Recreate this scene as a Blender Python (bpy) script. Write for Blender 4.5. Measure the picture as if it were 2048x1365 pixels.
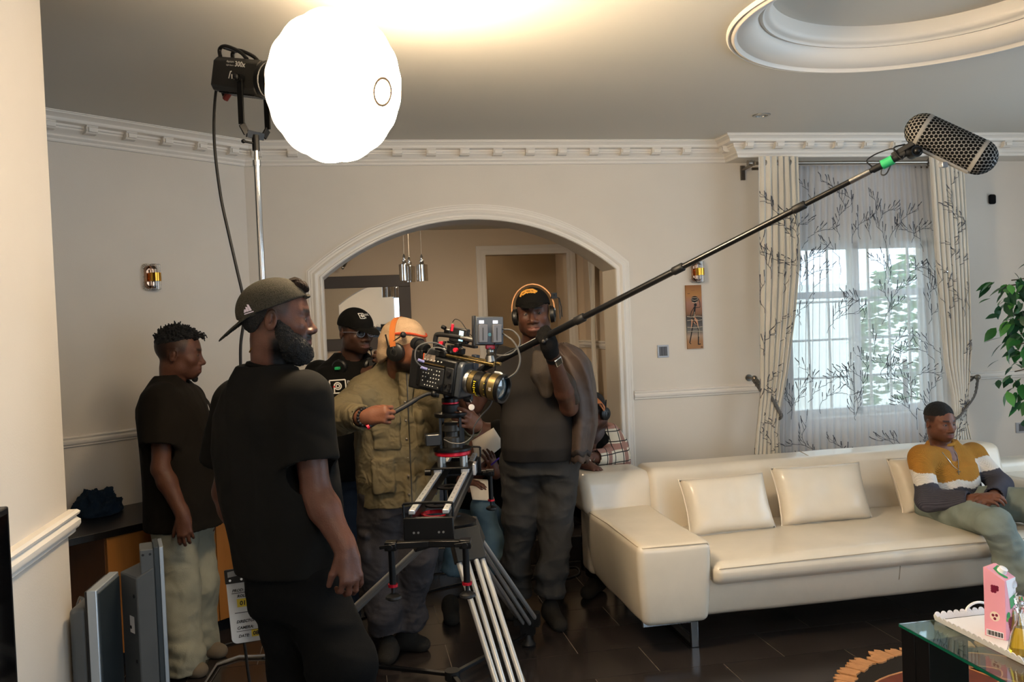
import bpy, bmesh, math, random
import numpy as np
from mathutils import Vector, Matrix
from mathutils.bvhtree import BVHTree

for o in list(bpy.data.objects):
    bpy.data.objects.remove(o)
SC = bpy.context.scene
COL = SC.collection
pi = math.pi

# ------------------------------------------------------------------ camera
F_PX, YAW, PITCH, ROLL, EYE = 1730.0, .1823, .0242, -.0403, 1.62
fw = np.array([math.sin(YAW)*math.cos(PITCH), math.cos(YAW)*math.cos(PITCH), -math.sin(PITCH)])
rt = np.array([math.cos(YAW), -math.sin(YAW), 0.0])
upv = np.cross(rt, fw)
RT = math.cos(ROLL)*rt + math.sin(ROLL)*upv
UP = -math.sin(ROLL)*rt + math.cos(ROLL)*upv
cam = bpy.data.cameras.new('camera')
cam.sensor_width = 36.0
cam.lens = F_PX/2048*36.0
cam.clip_start = .05
camo = bpy.data.objects.new('camera', cam)
COL.objects.link(camo)
camo.matrix_world = Matrix(((RT[0], UP[0], -fw[0], 0), (RT[1], UP[1], -fw[1], 0), (RT[2], UP[2], -fw[2], EYE), (0, 0, 0, 1)))
SC.camera = camo

# ------------------------------------------------------------------ world, exposure
SKY_STRENGTH = 4.9
LAMP_STRENGTH = 140.0
FILL_LAMP = 48.0  # glow strength of the added ceiling lamps
vs = SC.view_settings
vs.view_transform = 'Standard'
vs.look = 'None'
vs.gamma = 1.0
vs.use_curve_mapping = False
vs.exposure = 0.1
w = bpy.data.worlds.new('sky')
SC.world = w
w.use_nodes = True
bg = w.node_tree.nodes['Background']
bg.inputs[0].default_value = (.66, .83, 1.0, 1)
bg.inputs[1].default_value = SKY_STRENGTH

def portal(name, loc, rot, sx, sy):
    l = bpy.data.lights.new(name, 'AREA')
    l.shape = 'RECTANGLE'
    l.size, l.size_y = sx, sy
    l.cycles.is_portal = True
    o = bpy.data.objects.new(name, l)
    COL.objects.link(o)
    o.location = loc
    o.rotation_euler = rot
    return o
portal('side_window_daylight', (5.72, 2.1, 1.45), (0, pi/2, 0), 2.1, 3.9)
portal('rear_fill_daylight', (2.2, -1.82, 1.5), (-pi/2, 0, pi), 2.4, 1.9)  # portal for the opening added behind the viewer as fill
portal('back_window_daylight', (3.65, 5.98, 1.46), (-pi/2, 0, 0), 1.3, 1.35)

# ------------------------------------------------------------------ helpers
def at(px, py, d):
    """point at photograph pixel (2048 wide) and distance d along the view axis"""
    v = (px-1024)/F_PX*RT - (py-682.5)/F_PX*UP + fw
    return np.array([0, 0, EYE]) + d*v

def lin(c):
    c = c/255.0
    return c/12.92 if c <= .04045 else ((c+.055)/1.055)**2.4
def hexc(h):
    h = h.lstrip('#')
    return tuple(lin(int(h[i:i+2], 16)) for i in (0, 2, 4)) + (1.0,)

MATS = {}
def mat(name, col, rough=.5, metal=0.0, var=0.0, vscale=8.0, bump=0.0, bscale=60.0, spec=.5, coat=0.0, sheen=0.0, emit=None, estr=0.0, trans=0.0, ior=1.45, alpha=1.0, stretch=None, detail=4.0, tint=False, sss=0.0, var2=None, coordmode='Object', crease=0.0, cscale=9.0):
    if name in MATS:
        return MATS[name]
    m = bpy.data.materials.new(name)
    m.use_nodes = True
    nt = m.node_tree
    b = nt.nodes['Principled BSDF']
    c = hexc(col) if isinstance(col, str) else tuple(col)
    if rough >= .8 and spec == .5: spec = .15
    b.inputs['Base Color'].default_value = c
    b.inputs['Roughness'].default_value = rough
    b.inputs['Metallic'].default_value = metal
    b.inputs['Specular IOR Level'].default_value = spec
    b.inputs['Coat Weight'].default_value = coat
    b.inputs['Coat Roughness'].default_value = .08
    b.inputs['Sheen Weight'].default_value = sheen
    b.inputs['Transmission Weight'].default_value = trans
    b.inputs['IOR'].default_value = ior
    b.inputs['Alpha'].default_value = alpha
    if sss:
        b.inputs['Subsurface Weight'].default_value = sss
        b.inputs['Subsurface Radius'].default_value = (.01, .004, .002)
        b.inputs['Subsurface Scale'].default_value = 1.0
    if emit is not None:
        b.inputs['Emission Color'].default_value = hexc(emit) if isinstance(emit, str) else tuple(emit)
        b.inputs['Emission Strength'].default_value = estr
    tc = None
    if var or bump or crease:
        tc = nt.nodes.new('ShaderNodeTexCoord')
        mp = nt.nodes.new('ShaderNodeMapping')
        nt.links.new(tc.outputs[coordmode], mp.inputs[0])
        if stretch:
            mp.inputs['Scale'].default_value = stretch
    base = None
    if tint:
        a = nt.nodes.new('ShaderNodeAttribute')
        a.attribute_name = 'Col'
        base = a.outputs['Color']
    if var:
        n = nt.nodes.new('ShaderNodeTexNoise')
        n.inputs['Scale'].default_value = vscale
        n.inputs['Detail'].default_value = detail
        nt.links.new(mp.outputs[0], n.inputs['Vector'])
        r = nt.nodes.new('ShaderNodeMapRange')
        r.inputs[1].default_value = .3
        r.inputs[2].default_value = .7
        r.inputs[3].default_value = 1-var
        r.inputs[4].default_value = 1+var
        nt.links.new(n.outputs[0], r.inputs[0])
        if var2 is not None:
            mx = nt.nodes.new('ShaderNodeMix')
            mx.data_type = 'RGBA'
            mx.inputs[6].default_value = c
            mx.inputs[7].default_value = hexc(var2)
            rr = nt.nodes.new('ShaderNodeMapRange')
            rr.inputs[1].default_value = .42
            rr.inputs[2].default_value = .58
            nt.links.new(n.outputs[0], rr.inputs[0])
            nt.links.new(rr.outputs[0], mx.inputs[0])
            base = mx.outputs[2]
        vm = nt.nodes.new('ShaderNodeVectorMath')
        vm.operation = 'SCALE'
        if base is None:
            vm.inputs[0].default_value = c[:3]
        else:
            nt.links.new(base, vm.inputs[0])
        nt.links.new(r.outputs[0], vm.inputs['Scale'])
        base = vm.outputs[0]
    if base is not None:
        nt.links.new(base, b.inputs['Base Color'])
    if bump:
        n2 = nt.nodes.new('ShaderNodeTexNoise')
        n2.inputs['Scale'].default_value = bscale
        n2.inputs['Detail'].default_value = 3.0
        nt.links.new(mp.outputs[0], n2.inputs['Vector'])
        bp = nt.nodes.new('ShaderNodeBump')
        bp.inputs['Strength'].default_value = bump
        bp.inputs['Distance'].default_value = .01
        nt.links.new(n2.outputs[0], bp.inputs['Height'])
        nt.links.new(bp.outputs[0], b.inputs['Normal'])
    if crease:
        n3 = nt.nodes.new('ShaderNodeTexNoise')
        n3.inputs['Scale'].default_value = cscale
        n3.inputs['Detail'].default_value = 2.0
        n3.inputs['Distortion'].default_value = .5
        nt.links.new(mp.outputs[0], n3.inputs['Vector'])
        bp3 = nt.nodes.new('ShaderNodeBump')
        bp3.inputs['Strength'].default_value = crease
        bp3.inputs['Distance'].default_value = .06
        nt.links.new(n3.outputs[0], bp3.inputs['Height'])
        if bump: nt.links.new(bp3.outputs[0], bp.inputs['Normal'])
        else: nt.links.new(bp3.outputs[0], b.inputs['Normal'])
    MATS[name] = m
    return m

def tag(o, label=None, cat=None, group=None, kind=None):
    if label: o['label'] = label
    if cat: o['category'] = cat
    if group: o['group'] = group
    if kind: o['kind'] = kind
    return o
def empty(name, loc=(0, 0, 0), label=None, cat=None, group=None, rot=None):
    o = bpy.data.objects.new(name, None)
    o.empty_display_size = .05
    COL.objects.link(o)
    if rot is not None:
        o.matrix_world = Matrix.Translation(Vector(loc)) @ rot.to_4x4()
    else:
        o.location = loc
    tag(o, label, cat, group)
    return o
def link(name, me, parent=None, m=None):
    if m is not None and len(me.materials) == 0:
        me.materials.append(m)
    o = bpy.data.objects.new(name, me)
    COL.objects.link(o)
    if parent is not None:
        o.parent = parent
    return o

def mesh_from(name, V, Fc, smooth=40):
    me = bpy.data.meshes.new(name)
    me.from_pydata([tuple(map(float, v)) for v in V], [], Fc)
    me.update()
    if smooth:
        me.polygons.foreach_set('use_smooth', [True]*len(me.polygons))
        if smooth < 180:
            me.set_sharp_from_angle(angle=math.radians(smooth))
    return me

def frame_of(d, hint=(0, 0, 1)):
    d = np.array(d, float); d /= np.linalg.norm(d)
    h = np.array(hint, float)
    if abs(d @ h) > .97: h = np.array([1.0, 0, 0])
    a = np.cross(h, d); a /= np.linalg.norm(a)
    b = np.cross(d, a)
    return a, b, d

class MB:
    """collects shapes into one mesh"""
    def __init__(s):
        s.V = []; s.F = []; s.X = np.eye(4)
    def set(s, M=None):
        s.X = np.eye(4) if M is None else np.array(M)
        return s
    def add(s, V, Fc):
        n = len(s.V)
        R = s.X
        for v in V:
            s.V.append(tuple(R[:3, :3] @ np.array(v, float) + R[:3, 3]))
        for f in Fc:
            s.F.append([i+n for i in f])
        return s
    def box(s, c, d, rot=None):
        c = np.array(c, float); h = np.array(d, float)/2
        V = []
        for z in (-1, 1):
            for y in (-1, 1):
                for x in (-1, 1):
                    p = np.array([x, y, z])*h
                    if rot is not None: p = np.array(rot) @ p
                    V.append(c+p)
        return s.add(V, [(0, 2, 3, 1), (4, 5, 7, 6), (0, 1, 5, 4), (2, 6, 7, 3), (0, 4, 6, 2), (1, 3, 7, 5)])
    def bb(s, lo, hi):
        lo = np.array(lo, float); hi = np.array(hi, float)
        return s.box((lo+hi)/2, hi-lo)
    def bar(s, a, b, wd, ht, hint=(0, 0, 1)):
        a = np.array(a, float); b = np.array(b, float)
        x, y, z = frame_of(b-a, hint)
        V = []
        for p in (a, b):
            for i, j in ((-1, -1), (1, -1), (1, 1), (-1, 1)):
                V.append(p+x*i*wd/2+y*j*ht/2)
        return s.add(V, [(3, 2, 1, 0), (4, 5, 6, 7), (0, 1, 5, 4), (1, 2, 6, 5), (2, 3, 7, 6), (3, 0, 4, 7)])
    def cyl(s, a, b, r, r2=None, n=16, cap=True):
        a = np.array(a, float); b = np.array(b, float)
        r2 = r if r2 is None else r2
        x, y, z = frame_of(b-a)
        V = []
        for p, q in ((a, r), (b, r2)):
            for i in range(n):
                t = 2*pi*i/n
                V.append(p+q*(x*math.cos(t)+y*math.sin(t)))
        Fc = [(i, (i+1) % n, n+(i+1) % n, n+i) for i in range(n)]
        if cap: Fc += [tuple(range(n-1, -1, -1)), tuple(range(n, 2*n))]
        return s.add(V, Fc)
    def ring(s, a, b, r, ri, n=24):
        return s.lathe([(ri, 0), (r, 0), (r, np.linalg.norm(np.array(b)-np.array(a))), (ri, np.linalg.norm(np.array(b)-np.array(a)))], a, np.array(b, float)-np.array(a, float), n, closed=True)
    def lathe(s, prof, o=(0, 0, 0), d=(0, 0, 1), n=24, closed=False, ang=2*pi):
        x, y, z = frame_of(d)
        o = np.array(o, float)
        V = []; Fc = []
        full = abs(ang-2*pi) < 1e-6
        m = n if full else n+1
        for (r, h) in prof:
            for i in range(m):
                t = ang*i/n
                V.append(o+z*h+r*(x*math.cos(t)+y*math.sin(t)))
        k = len(prof)
        rows = range(k) if closed else range(k-1)
        for j in rows:
            j2 = (j+1) % k
            for i in range(n):
                i2 = (i+1) % m
                Fc.append((j*m+i, j*m+i2, j2*m+i2, j2*m+i))
        if not closed and full:
            if prof[0][0] > 1e-4: Fc.append(tuple(range(m-1, -1, -1)))
            if prof[-1][0] > 1e-4: Fc.append(tuple(range((k-1)*m, k*m)))
        return s.add(V, Fc)
    def tube(s, pts, r, n=8, cap=True):
        P = [np.array(p, float) for p in pts]
        rs = r if isinstance(r, (list, tuple, np.ndarray)) else [r]*len(P)
        V = []
        x = None
        for i, p in enumerate(P):
            d = P[min(i+1, len(P)-1)]-P[max(i-1, 0)]
            d = d/(np.linalg.norm(d)+1e-12)
            if x is None:
                x, y, _ = frame_of(d)
            else:
                x = x-d*(x@d); x /= np.linalg.norm(x)
                y = np.cross(d, x)
            for k in range(n):
                t = 2*pi*k/n
                V.append(p+rs[i]*(x*math.cos(t)+y*math.sin(t)))
        Fc = []
        for i in range(len(P)-1):
            for k in range(n):
                k2 = (k+1) % n
                Fc.append((i*n+k, i*n+k2, (i+1)*n+k2, (i+1)*n+k))
        if cap: Fc += [tuple(range(n-1, -1, -1)), tuple(range((len(P)-1)*n, len(P)*n))]
        return s.add(V, Fc)
    def sphere(s, c, r, n=16, m=10):
        c = np.array(c, float)
        r = np.array(r if hasattr(r, '__len__') else (r, r, r), float)
        V = [c+(0, 0, r[2])]
        for j in range(1, m):
            a = pi*j/m
            for i in range(n):
                t = 2*pi*i/n
                V.append(c+r*(math.sin(a)*math.cos(t), math.sin(a)*math.sin(t), math.cos(a)))
        V.append(c-(0, 0, r[2]))
        Fc = [(0, 1+i, 1+(i+1) % n) for i in range(n)]
        for j in range(m-2):
            for i in range(n):
                i2 = (i+1) % n
                Fc.append((1+j*n+i, 1+(j+1)*n+i, 1+(j+1)*n+i2, 1+j*n+i2))
        L = len(V)-1
        Fc += [(L, 1+(m-2)*n+(i+1) % n, 1+(m-2)*n+i) for i in range(n)]
        return s.add(V, Fc)
    def prism(s, outline, ax, ay, o, az, th):
        """flat outline in plane (ax, ay) at o, pushed th along az"""
        ax, ay, az, o = (np.array(q, float) for q in (ax, ay, az, o))
        n = len(outline)
        V = [o+ax*p[0]+ay*p[1] for p in outline]+[o+ax*p[0]+ay*p[1]+az*th for p in outline]
        Fc = [tuple(range(n-1, -1, -1)), tuple(range(n, 2*n))]+[(i, (i+1) % n, n+(i+1) % n, n+i) for i in range(n)]
        return s.add(V, Fc)
    def sweep(s, prof, path, outs, up=(0, 0, 1), cap=True):
        """profile (a, b) swept: point = path + outs*a + up*b ; outs may already hold the mitre"""
        up = np.array(up, float)
        V = []
        m = len(prof)
        for p, q in zip(path, outs):
            for a, b in prof:
                V.append(np.array(p, float)+np.array(q, float)*a+up*b)
        Fc = []
        for i in range(len(path)-1):
            for k in range(m-1):
                Fc.append((i*m+k, (i+1)*m+k, (i+1)*m+k+1, i*m+k+1))
        if cap:
            Fc += [tuple(range(m)), tuple(range(len(path)*m-1, (len(path)-1)*m-1, -1))]
        return s.add(V, Fc)
    def grid(s, fn, nu, nv, closeu=False):
        V = [fn(i/nu, j/nv) for j in range(nv+1) for i in range(nu+(0 if closeu else 1))]
        m = nu if closeu else nu+1
        Fc = []
        for j in range(nv):
            for i in range(nu):
                i2 = (i+1) % m
                Fc.append((j*m+i, j*m+i2, (j+1)*m+i2, (j+1)*m+i))
        return s.add(V, Fc)
    def build(s, name, m, parent=None, smooth=40, bevel=0.0, seg=2, solid=0.0, subsurf=0):
        me = mesh_from(name, s.V, s.F, smooth)
        bm = bmesh.new(); bm.from_mesh(me)
        if not solid:
            bmesh.ops.recalc_face_normals(bm, faces=bm.faces)
        bm.to_mesh(me); bm.free()
        if smooth and smooth < 180:
            me.set_sharp_from_angle(angle=math.radians(smooth))
        o = link(name, me, parent, m)
        if solid:
            q = o.modifiers.new('thickness', 'SOLIDIFY'); q.thickness = solid; q.offset = 0
        if bevel:
            q = o.modifiers.new('bevel', 'BEVEL'); q.width = bevel; q.segments = seg; q.limit_method = 'ANGLE'; q.angle_limit = math.radians(35)
            q.harden_normals = False
        if subsurf:
            q = o.modifiers.new('sub', 'SUBSURF'); q.levels = subsurf; q.render_levels = subsurf
        return o

def copy_tree(o, parent=None):
    c = o.copy(); COL.objects.link(c)
    if parent is not None: c.parent = parent
    for ch in [q for q in bpy.data.objects if q.parent == o]:
        copy_tree(ch, c)
    return c

def spline(pts, n=12):
    P = [np.array(p, float) for p in pts]
    P = [2*P[0]-P[1]]+P+[2*P[-1]-P[-2]]
    out = []
    for i in range(1, len(P)-2):
        p0, p1, p2, p3 = P[i-1:i+3]
        for k in range(n):
            t = k/n
            out.append(.5*((2*p1)+(-p0+p2)*t+(2*p0-5*p1+4*p2-p3)*t*t+(-p0+3*p1-3*p2+p3)*t**3))
    out.append(P[-2])
    return out

def text_verts(s, size=.1, align='LEFT', shear=0.0, bold=0.0):
    cu = bpy.data.curves.new('t', 'FONT')
    cu.body = s; cu.size = size; cu.align_x = align; cu.shear = shear; cu.offset = bold; cu.resolution_u = 2
    o = bpy.data.objects.new('t', cu)
    COL.objects.link(o)
    dg = bpy.context.evaluated_depsgraph_get()
    me = bpy.data.meshes.new_from_object(o.evaluated_get(dg))
    V = [tuple(v.co) for v in me.vertices]; Fc = [tuple(p.vertices) for p in me.polygons]
    bpy.data.objects.remove(o); bpy.data.curves.remove(cu); bpy.data.meshes.remove(me)
    return V, Fc
def flat_print(name, shapes, m, parent, o, ax, ay):
    """lettering or marks on a flat face: list of (V2, F) in the plane at o"""
    b = MB(); o, ax, ay = (np.array(q, float) for q in (o, ax, ay))
    for V, Fc in shapes:
        b.add([o+ax*v[0]+ay*v[1] for v in V], Fc)
    me = mesh_from(name, b.V, b.F, 0)
    return link(name, me, parent, m)
def rect2(x0, y0, x1, y1):
    return ([(x0, y0), (x1, y0), (x1, y1), (x0, y1)], [(0, 1, 2, 3)])
def poly2(p):
    return (list(p), [tuple(range(len(p)))])
def line2(p, wd):
    V = []; Fc = []
    for i, q in enumerate(p):
        a = np.array(p[max(i-1, 0)], float); b = np.array(p[min(i+1, len(p)-1)], float)
        t = (b-a)/(np.linalg.norm(b-a)+1e-9); n = np.array([-t[1], t[0]])*wd/2
        V += [tuple(np.array(q)+n), tuple(np.array(q)-n)]
    for i in range(len(p)-1):
        Fc.append((2*i, 2*i+1, 2*i+3, 2*i+2))
    return V, Fc
def disc2(c, r, ri=0, n=20, sy=1):
    V = [(c[0]+r*math.cos(2*pi*i/n), c[1]+sy*r*math.sin(2*pi*i/n)) for i in range(n)]
    if not ri: return V, [tuple(range(n))]
    V += [(c[0]+ri*math.cos(2*pi*i/n), c[1]+sy*ri*math.sin(2*pi*i/n)) for i in range(n)]
    return V, [(i, (i+1) % n, n+(i+1) % n, n+i) for i in range(n)]
def rotm(axis, deg):
    return np.array(Matrix.Rotation(math.radians(deg), 3, Vector(axis)))
# ------------------------------------------------------------------ room shell
D, CX, LA, HC = 5.638, -.6176, .7157, 2.78
WT = .286
M_wall = mat('wall_paint', '#d2c9bd', .75, var=.02, vscale=3, bump=.05, bscale=180)
M_trim = mat('trim_paint', '#e0d9cf', .5, bump=.02, bscale=60)
M_ceil = mat('ceiling_paint', '#cfcac0', .8, bump=.03, bscale=120)
M_tile = mat('slate_tile', '#2c2725', .17, var=.22, vscale=2.2, bump=.035, bscale=9, spec=.5, coordmode='Object')
M_grout = mat('grout', '#7d7266', .8)
M_arch = mat('trim_paint', '#e0d9cf', .5)

def wall(name, b, m=None, kind='structure'):
    o = b.build(name, m or M_wall, None, smooth=30)
    o['kind'] = 'structure'
    return o
def ldir(s, n=0.0):
    """point along the slanted left wall: s along it from the corner, n out from it into the room"""
    return np.array([CX+s*math.cos(LA)+n*math.sin(LA), D+s*math.sin(LA)-n*math.cos(LA), 0.0])

# floor slab and single tiles in running bond
fl = MB().bb((-2.7, -1.7, -.12), (5.9, 5.66, -.0022))
o = wall('floor', fl, M_grout); FLOOR = o
TL, TW, G = .61, .3053, .004
tile_meshes = []
for v in range(3):
    b = MB().bb((-TL/2+G/2, -TW/2+G/2, -.0062), (TL/2-G/2, TW/2-G/2, -.0002))
    me = mesh_from('tile', b.V, b.F, 0)
    me.materials.append(M_tile)
    tile_meshes.append(me)
rnd = random.Random(4)
row = 0
y0 = 4.9349-TW*11
while True:
    yc = y0+TW*(row+.5)
    if yc+TW/2 > 5.58: break
    off = 1.307 if (row % 2) == 1 else 1.307-TL/2
    k0 = int(math.ceil((-2.6-off)/TL)); k1 = int((5.6-off)/TL)
    for k in range(k0, k1):
        t = bpy.data.objects.new('tile', tile_meshes[rnd.randrange(3)])
        COL.objects.link(t); t.parent = FLOOR
        t.location = (off+TL*(k+.5), yc, rnd.uniform(-.0003, .0003))
        t.rotation_euler = (rnd.uniform(-.0012, .0012), rnd.uniform(-.0012, .0012), 0)
    row += 1
# front part of the floor, behind the camera and out of sight: plain slab at tile height
b = MB().bb((-2.7, -1.7, -.0022), (5.9, y0, -.0002)); o = wall('floor_near', b, M_tile)

# back wall with arch and window opening
AX0, AX1, AZS, AZT = -.169, 1.764, 1.937, 2.288
hs = (AX1-AX0)/2; AXC = (AX0+AX1)/2
AR = (hs*hs+(AZT-AZS)**2)/(2*(AZT-AZS)); AZC = AZT-AR
def arch_z(x): return AZC+math.sqrt(max(AR*AR-(x-AXC)**2, 0))
WX0, WX1, WZ0, WZ1 = 3.05, 4.24, .83, 2.09
b = MB()
b.bb((CX-.2, D, 0), (AX0, D+WT, HC+.3))
b.bb((AX1, D, 0), (WX0, D+WT, HC+.3))
b.bb((WX0, D, 0), (WX1, D+WT, WZ0)); b.bb((WX0, D, WZ1), (WX1, D+WT, HC+.3)); b.bb((WX1, D, 0), (5.9, D+WT, HC+.3))
N = 40
V = []; Fc = []
for i in range(N+1):
    x = AX0+(AX1-AX0)*i/N
    z = arch_z(x)
    V += [(x, D, z), (x, D+WT, z), (x, D, HC+.3), (x, D+WT, HC+.3)]
for i in range(N):
    a = 4*i; c = a+4
    Fc += [(a, c, c+2, a+2), (a+1, a+3, c+3, c+1), (a, a+1, c+1, c), (a+2, c+2, c+3, a+3)]
b.add(V, Fc)
wall('wall_back', b)
# slanted left wall, far left wall, near left wall, wall behind with an added fill opening, right wall with a wide side window
b = MB(); p0 = ldir(-2.75); p1 = ldir(.12); q0 = ldir(-2.75, -.2); q1 = ldir(.12, -.2)
b.add([p0, p1, q1, q0]+[v+np.array([0, 0, HC+.2]) for v in (p0, p1, q1, q0)], [(0, 1, 5, 4), (1, 2, 6, 5), (2, 3, 7, 6), (3, 0, 4, 7), (0, 3, 2, 1), (4, 5, 6, 7)])
wall('wall_left', b)
wall('wall_left_far', MB().bb((-2.85, -1.7, 0), (-2.62, 4.1, HC+.2)))
NWX, NWY = -.862, 2.79
o = MB().bb((NWX-.16, -1.7, 0), (NWX, NWY, HC+.2)).build('wall_left_near', M_wall, None, bevel=.012, seg=3); o['kind'] = 'structure'
wall('wall_behind', MB().bb((-2.85, -1.9, 0), (1.0, -1.7, HC+.2)).bb((3.4, -1.9, 0), (5.9, -1.7, HC+.2)).bb((1.0, -1.9, 0), (3.4, -1.7, .55)).bb((1.0, -1.9, 2.45), (3.4, -1.7, HC+.2)))  # unseen window opening added here to let in frontal fill light
SY0, SY1, SZ0, SZ1 = .2, 4.0, .42, 2.48
b = MB()
b.bb((5.6, -1.7, 0), (5.8, SY0, HC+.2)); b.bb((5.6, SY1, 0), (5.8, D+.2, HC+.2)); b.bb((5.6, SY0, 0), (5.8, SY1, SZ0)); b.bb((5.6, SY0, SZ1), (5.8, SY1, HC+.2))
wall('wall_right', b)
M_alu = mat('white_aluminium', '#d8dad8', .35, .2)
b = MB()
for k in range(5):
    y = SY0+.025+(SY1-SY0-.05)*k/4
    b.bb((5.66, y-.025, SZ0), (5.72, y+.025, SZ1))
for z in (SZ0+.025, SZ1-.025): b.bb((5.66, SY0, z-.025), (5.72, SY1, z+.025))
o = b.build('window_2', M_alu, None); o['kind'] = 'structure'

# ceiling with the round stepped recess
RC = (2.318, 3.116)
xa, xb, ya, yb = -2.85, 5.9, -1.9, D+.1
angs = sorted([2*pi*i/72 for i in range(72)]+[math.atan2(y-RC[1], x-RC[0]) % (2*pi) for x in (xa, xb) for y in (ya, yb)])
V = []; Fc = []
ro = .77
for a in angs:
    c, s_ = math.cos(a), math.sin(a)
    ts = []
    if c > 1e-9: ts.append((xb-RC[0])/c)
    if c < -1e-9: ts.append((xa-RC[0])/c)
    if s_ > 1e-9: ts.append((yb-RC[1])/s_)
    if s_ < -1e-9: ts.append((ya-RC[1])/s_)
    t = min(ts)
    V += [(RC[0]+ro*c, RC[1]+ro*s_, HC), (RC[0]+t*c, RC[1]+t*s_, HC)]
n = len(angs)
for i in range(n):
    j = (i+1) % n
    Fc.append((2*i, 2*i+1, 2*j+1, 2*j))
b = MB().add(V, Fc); o = b.build('ceiling', M_ceil, None, smooth=0); o['kind'] = 'structure'
CEIL = o
prof = [(.785, -.002), (.785, -.012), (.778, -.018), (.772, -.012), (.766, -.012), (.76, -.022), (.752, -.022), (.748, -.012), (.742, -.006)]
for i in range(9):
    t = i/8
    prof.append((.742-.09*math.sin(t*pi/2), -.006+.075*(1-math.cos(t*pi/2))))
prof += [(.648, .07), (.642, .062), (.634, .062), (.630, .07), (.624, .074), (.612, .076), (.602, .085), (.598, .1), (.598, .15)]
b = MB().lathe(prof, (RC[0], RC[1], HC), (0, 0, 1), 96)
b2 = MB(); b2.V = b.V; b2.F = [f for f in b.F if len(f) == 4]
o = b2.build('cove_ring', M_trim, CEIL, smooth=60)
b = MB().lathe([(0, 0), (.6, 0)], (RC[0], RC[1], HC+.15), (0, 0, 1), 64); b.F = [f for f in b.F if len(f) == 4]
b.build('recess_panel', M_ceil, CEIL)
wall('ceiling_slab', MB().bb((-2.9, -1.9, HC+.2), (5.9, D+.3, HC+.3)), M_ceil)
# ceiling downlight
e = empty('downlight', (2.45, 4.81, HC), 'small round recessed downlight in the ceiling in front of the window', 'ceiling light')
M_chrome = mat('chrome', '#c9c9c9', .12, 1.0)
M_brushed = mat('brushed_steel', '#a8a8a6', .3, 1.0)
M_black = mat('black_plastic', '#121213', .42, bump=.02, bscale=300)
MB().ring((0, 0, -.006), (0, 0, .004), .052, .036).build('bezel', M_brushed, e)
MB().lathe([(.036, -.003), (.03, .0), (0, .002)], n=20).build('lens', mat('dim_glass', '#6e6c66', .15), e)

# cornice
cp = [(0, -.135), (.016, -.135), (.02, -.128), (.02, -.12), (.03, -.112), (.034, -.108), (.034, -.1), (.046, -.086), (.062, -.076), (.066, -.072), (.066, -.066), (.074, -.06), (.074, -.05), (.112, -.046), (.116, -.04), (.118, -.03), (.13, -.018), (.144, -.012), (.144, -.006), (.15, -.004), (.15, .002), (0, .002)]
n1 = np.array([math.sin(LA), -math.cos(LA), 0]); n2 = np.array([0, -1.0, 0]); n3 = np.array([-1.0, 0, 0])
def mit(a, c): return (a+c)/(1+a@c)
JX, JY = 2.60, 5.44
cor = np.array([CX, D, HC])
path = [ldir(-2.7)+(0, 0, HC), cor, (JX, D, HC), (JX, JY, HC), (5.62, JY, HC)]
outs = [n1, mit(n1, n2), mit(n2, n3), mit(n3, n2), n2]
o = MB().sweep(cp, path, outs, cap=False).build('trim_1', M_trim, None, smooth=25); o['kind'] = 'structure'; TRIM = o
b = MB().bb((JX, JY, HC-.135), (5.7, D+.05, HC)); o = b.build('trim_2', M_trim, None); o['kind'] = 'structure'
# cornice brackets: scroll blocks, one object each
bm_ = MB()
sc = [(-.0, -.082), (.03, -.09), (.056, -.086), (.068, -.074), (.066, -.056), (.072, -.05), (.072, -.044), (.0, -.042)]
V = [(x, -.034-a, z) for x in (-.03, .03) for a, z in sc]
k = len(sc)
bm_.add(V, [tuple(range(k)), tuple(range(2*k-1, k-1, -1))]+[(i, i+k, (i+1) % k+k, (i+1) % k) for i in range(k)])
bm_.add([(x, -.102-a, z) for x in (-.02, .02) for a, z in ((0, -.08), (.007, -.078), (.007, -.058), (0, -.056))], [(0, 1, 2, 3), (7, 6, 5, 4), (0, 4, 5, 1), (1, 5, 6, 2), (2, 6, 7, 3)])
bme = mesh_from('bracket', bm_.V, bm_.F, 30); bme.materials.append(M_trim)
def bracket(p, rz):
    q = bpy.data.objects.new('bracket', bme); COL.objects.link(q); q.parent = TRIM
    q.location = p; q.rotation_euler = (0, 0, rz)
for kk in range(14):
    x = -.53+.2155*kk
    if x < JX-.16: bracket((x, D, HC), 0)
for kk in range(11): bracket(tuple(ldir(-.13-.2155*kk)+(0, 0, HC)), LA)
for kk in range(14): bracket((JX+.03+.2155*kk, JY, HC), 0)
bracket((JX, JY+.06, HC), -pi/2)

# chair rails
rp = [(0, -.026), (.008, -.026), (.012, -.022), (.012, -.016), (.018, -.012), (.022, -.004), (.022, .006), (.016, .012), (.014, .016), (.02, .02), (.022, .026), (.016, .032), (.006, .034), (0, .034)]
def rail(name, path, outs, z=1.07, m=None, cap=True, sc=1.0):
    o = MB().sweep([(a*sc, c*sc) for a, c in rp], [np.array([p[0], p[1], z]) for p in path], outs, cap=cap).build(name, m or M_trim, None, smooth=30)
    o['kind'] = 'structure'
    return o
rail('trim_3', [ldir(-2.7), cor], [n1, mit(n1, n2)], 1.07)
rail('trim_4', [(CX, D), (-.27, D)], [mit(n1, n2), n2], 1.07)
rail('trim_5', [(1.868, D), (2.98, D)], [n2, n2], 1.07)
rail('trim_10', [(4.31, D), (5.6, D)], [n2, n2], 1.07)
ex = np.array([1.0, 0, 0]); ey = np.array([0, 1.0, 0])
rail('trim_6', [(NWX, -1.7), (NWX, NWY), (NWX-.16, NWY)], [ex, mit(ex, ey), ey], 1.062, sc=1.22)

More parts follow.
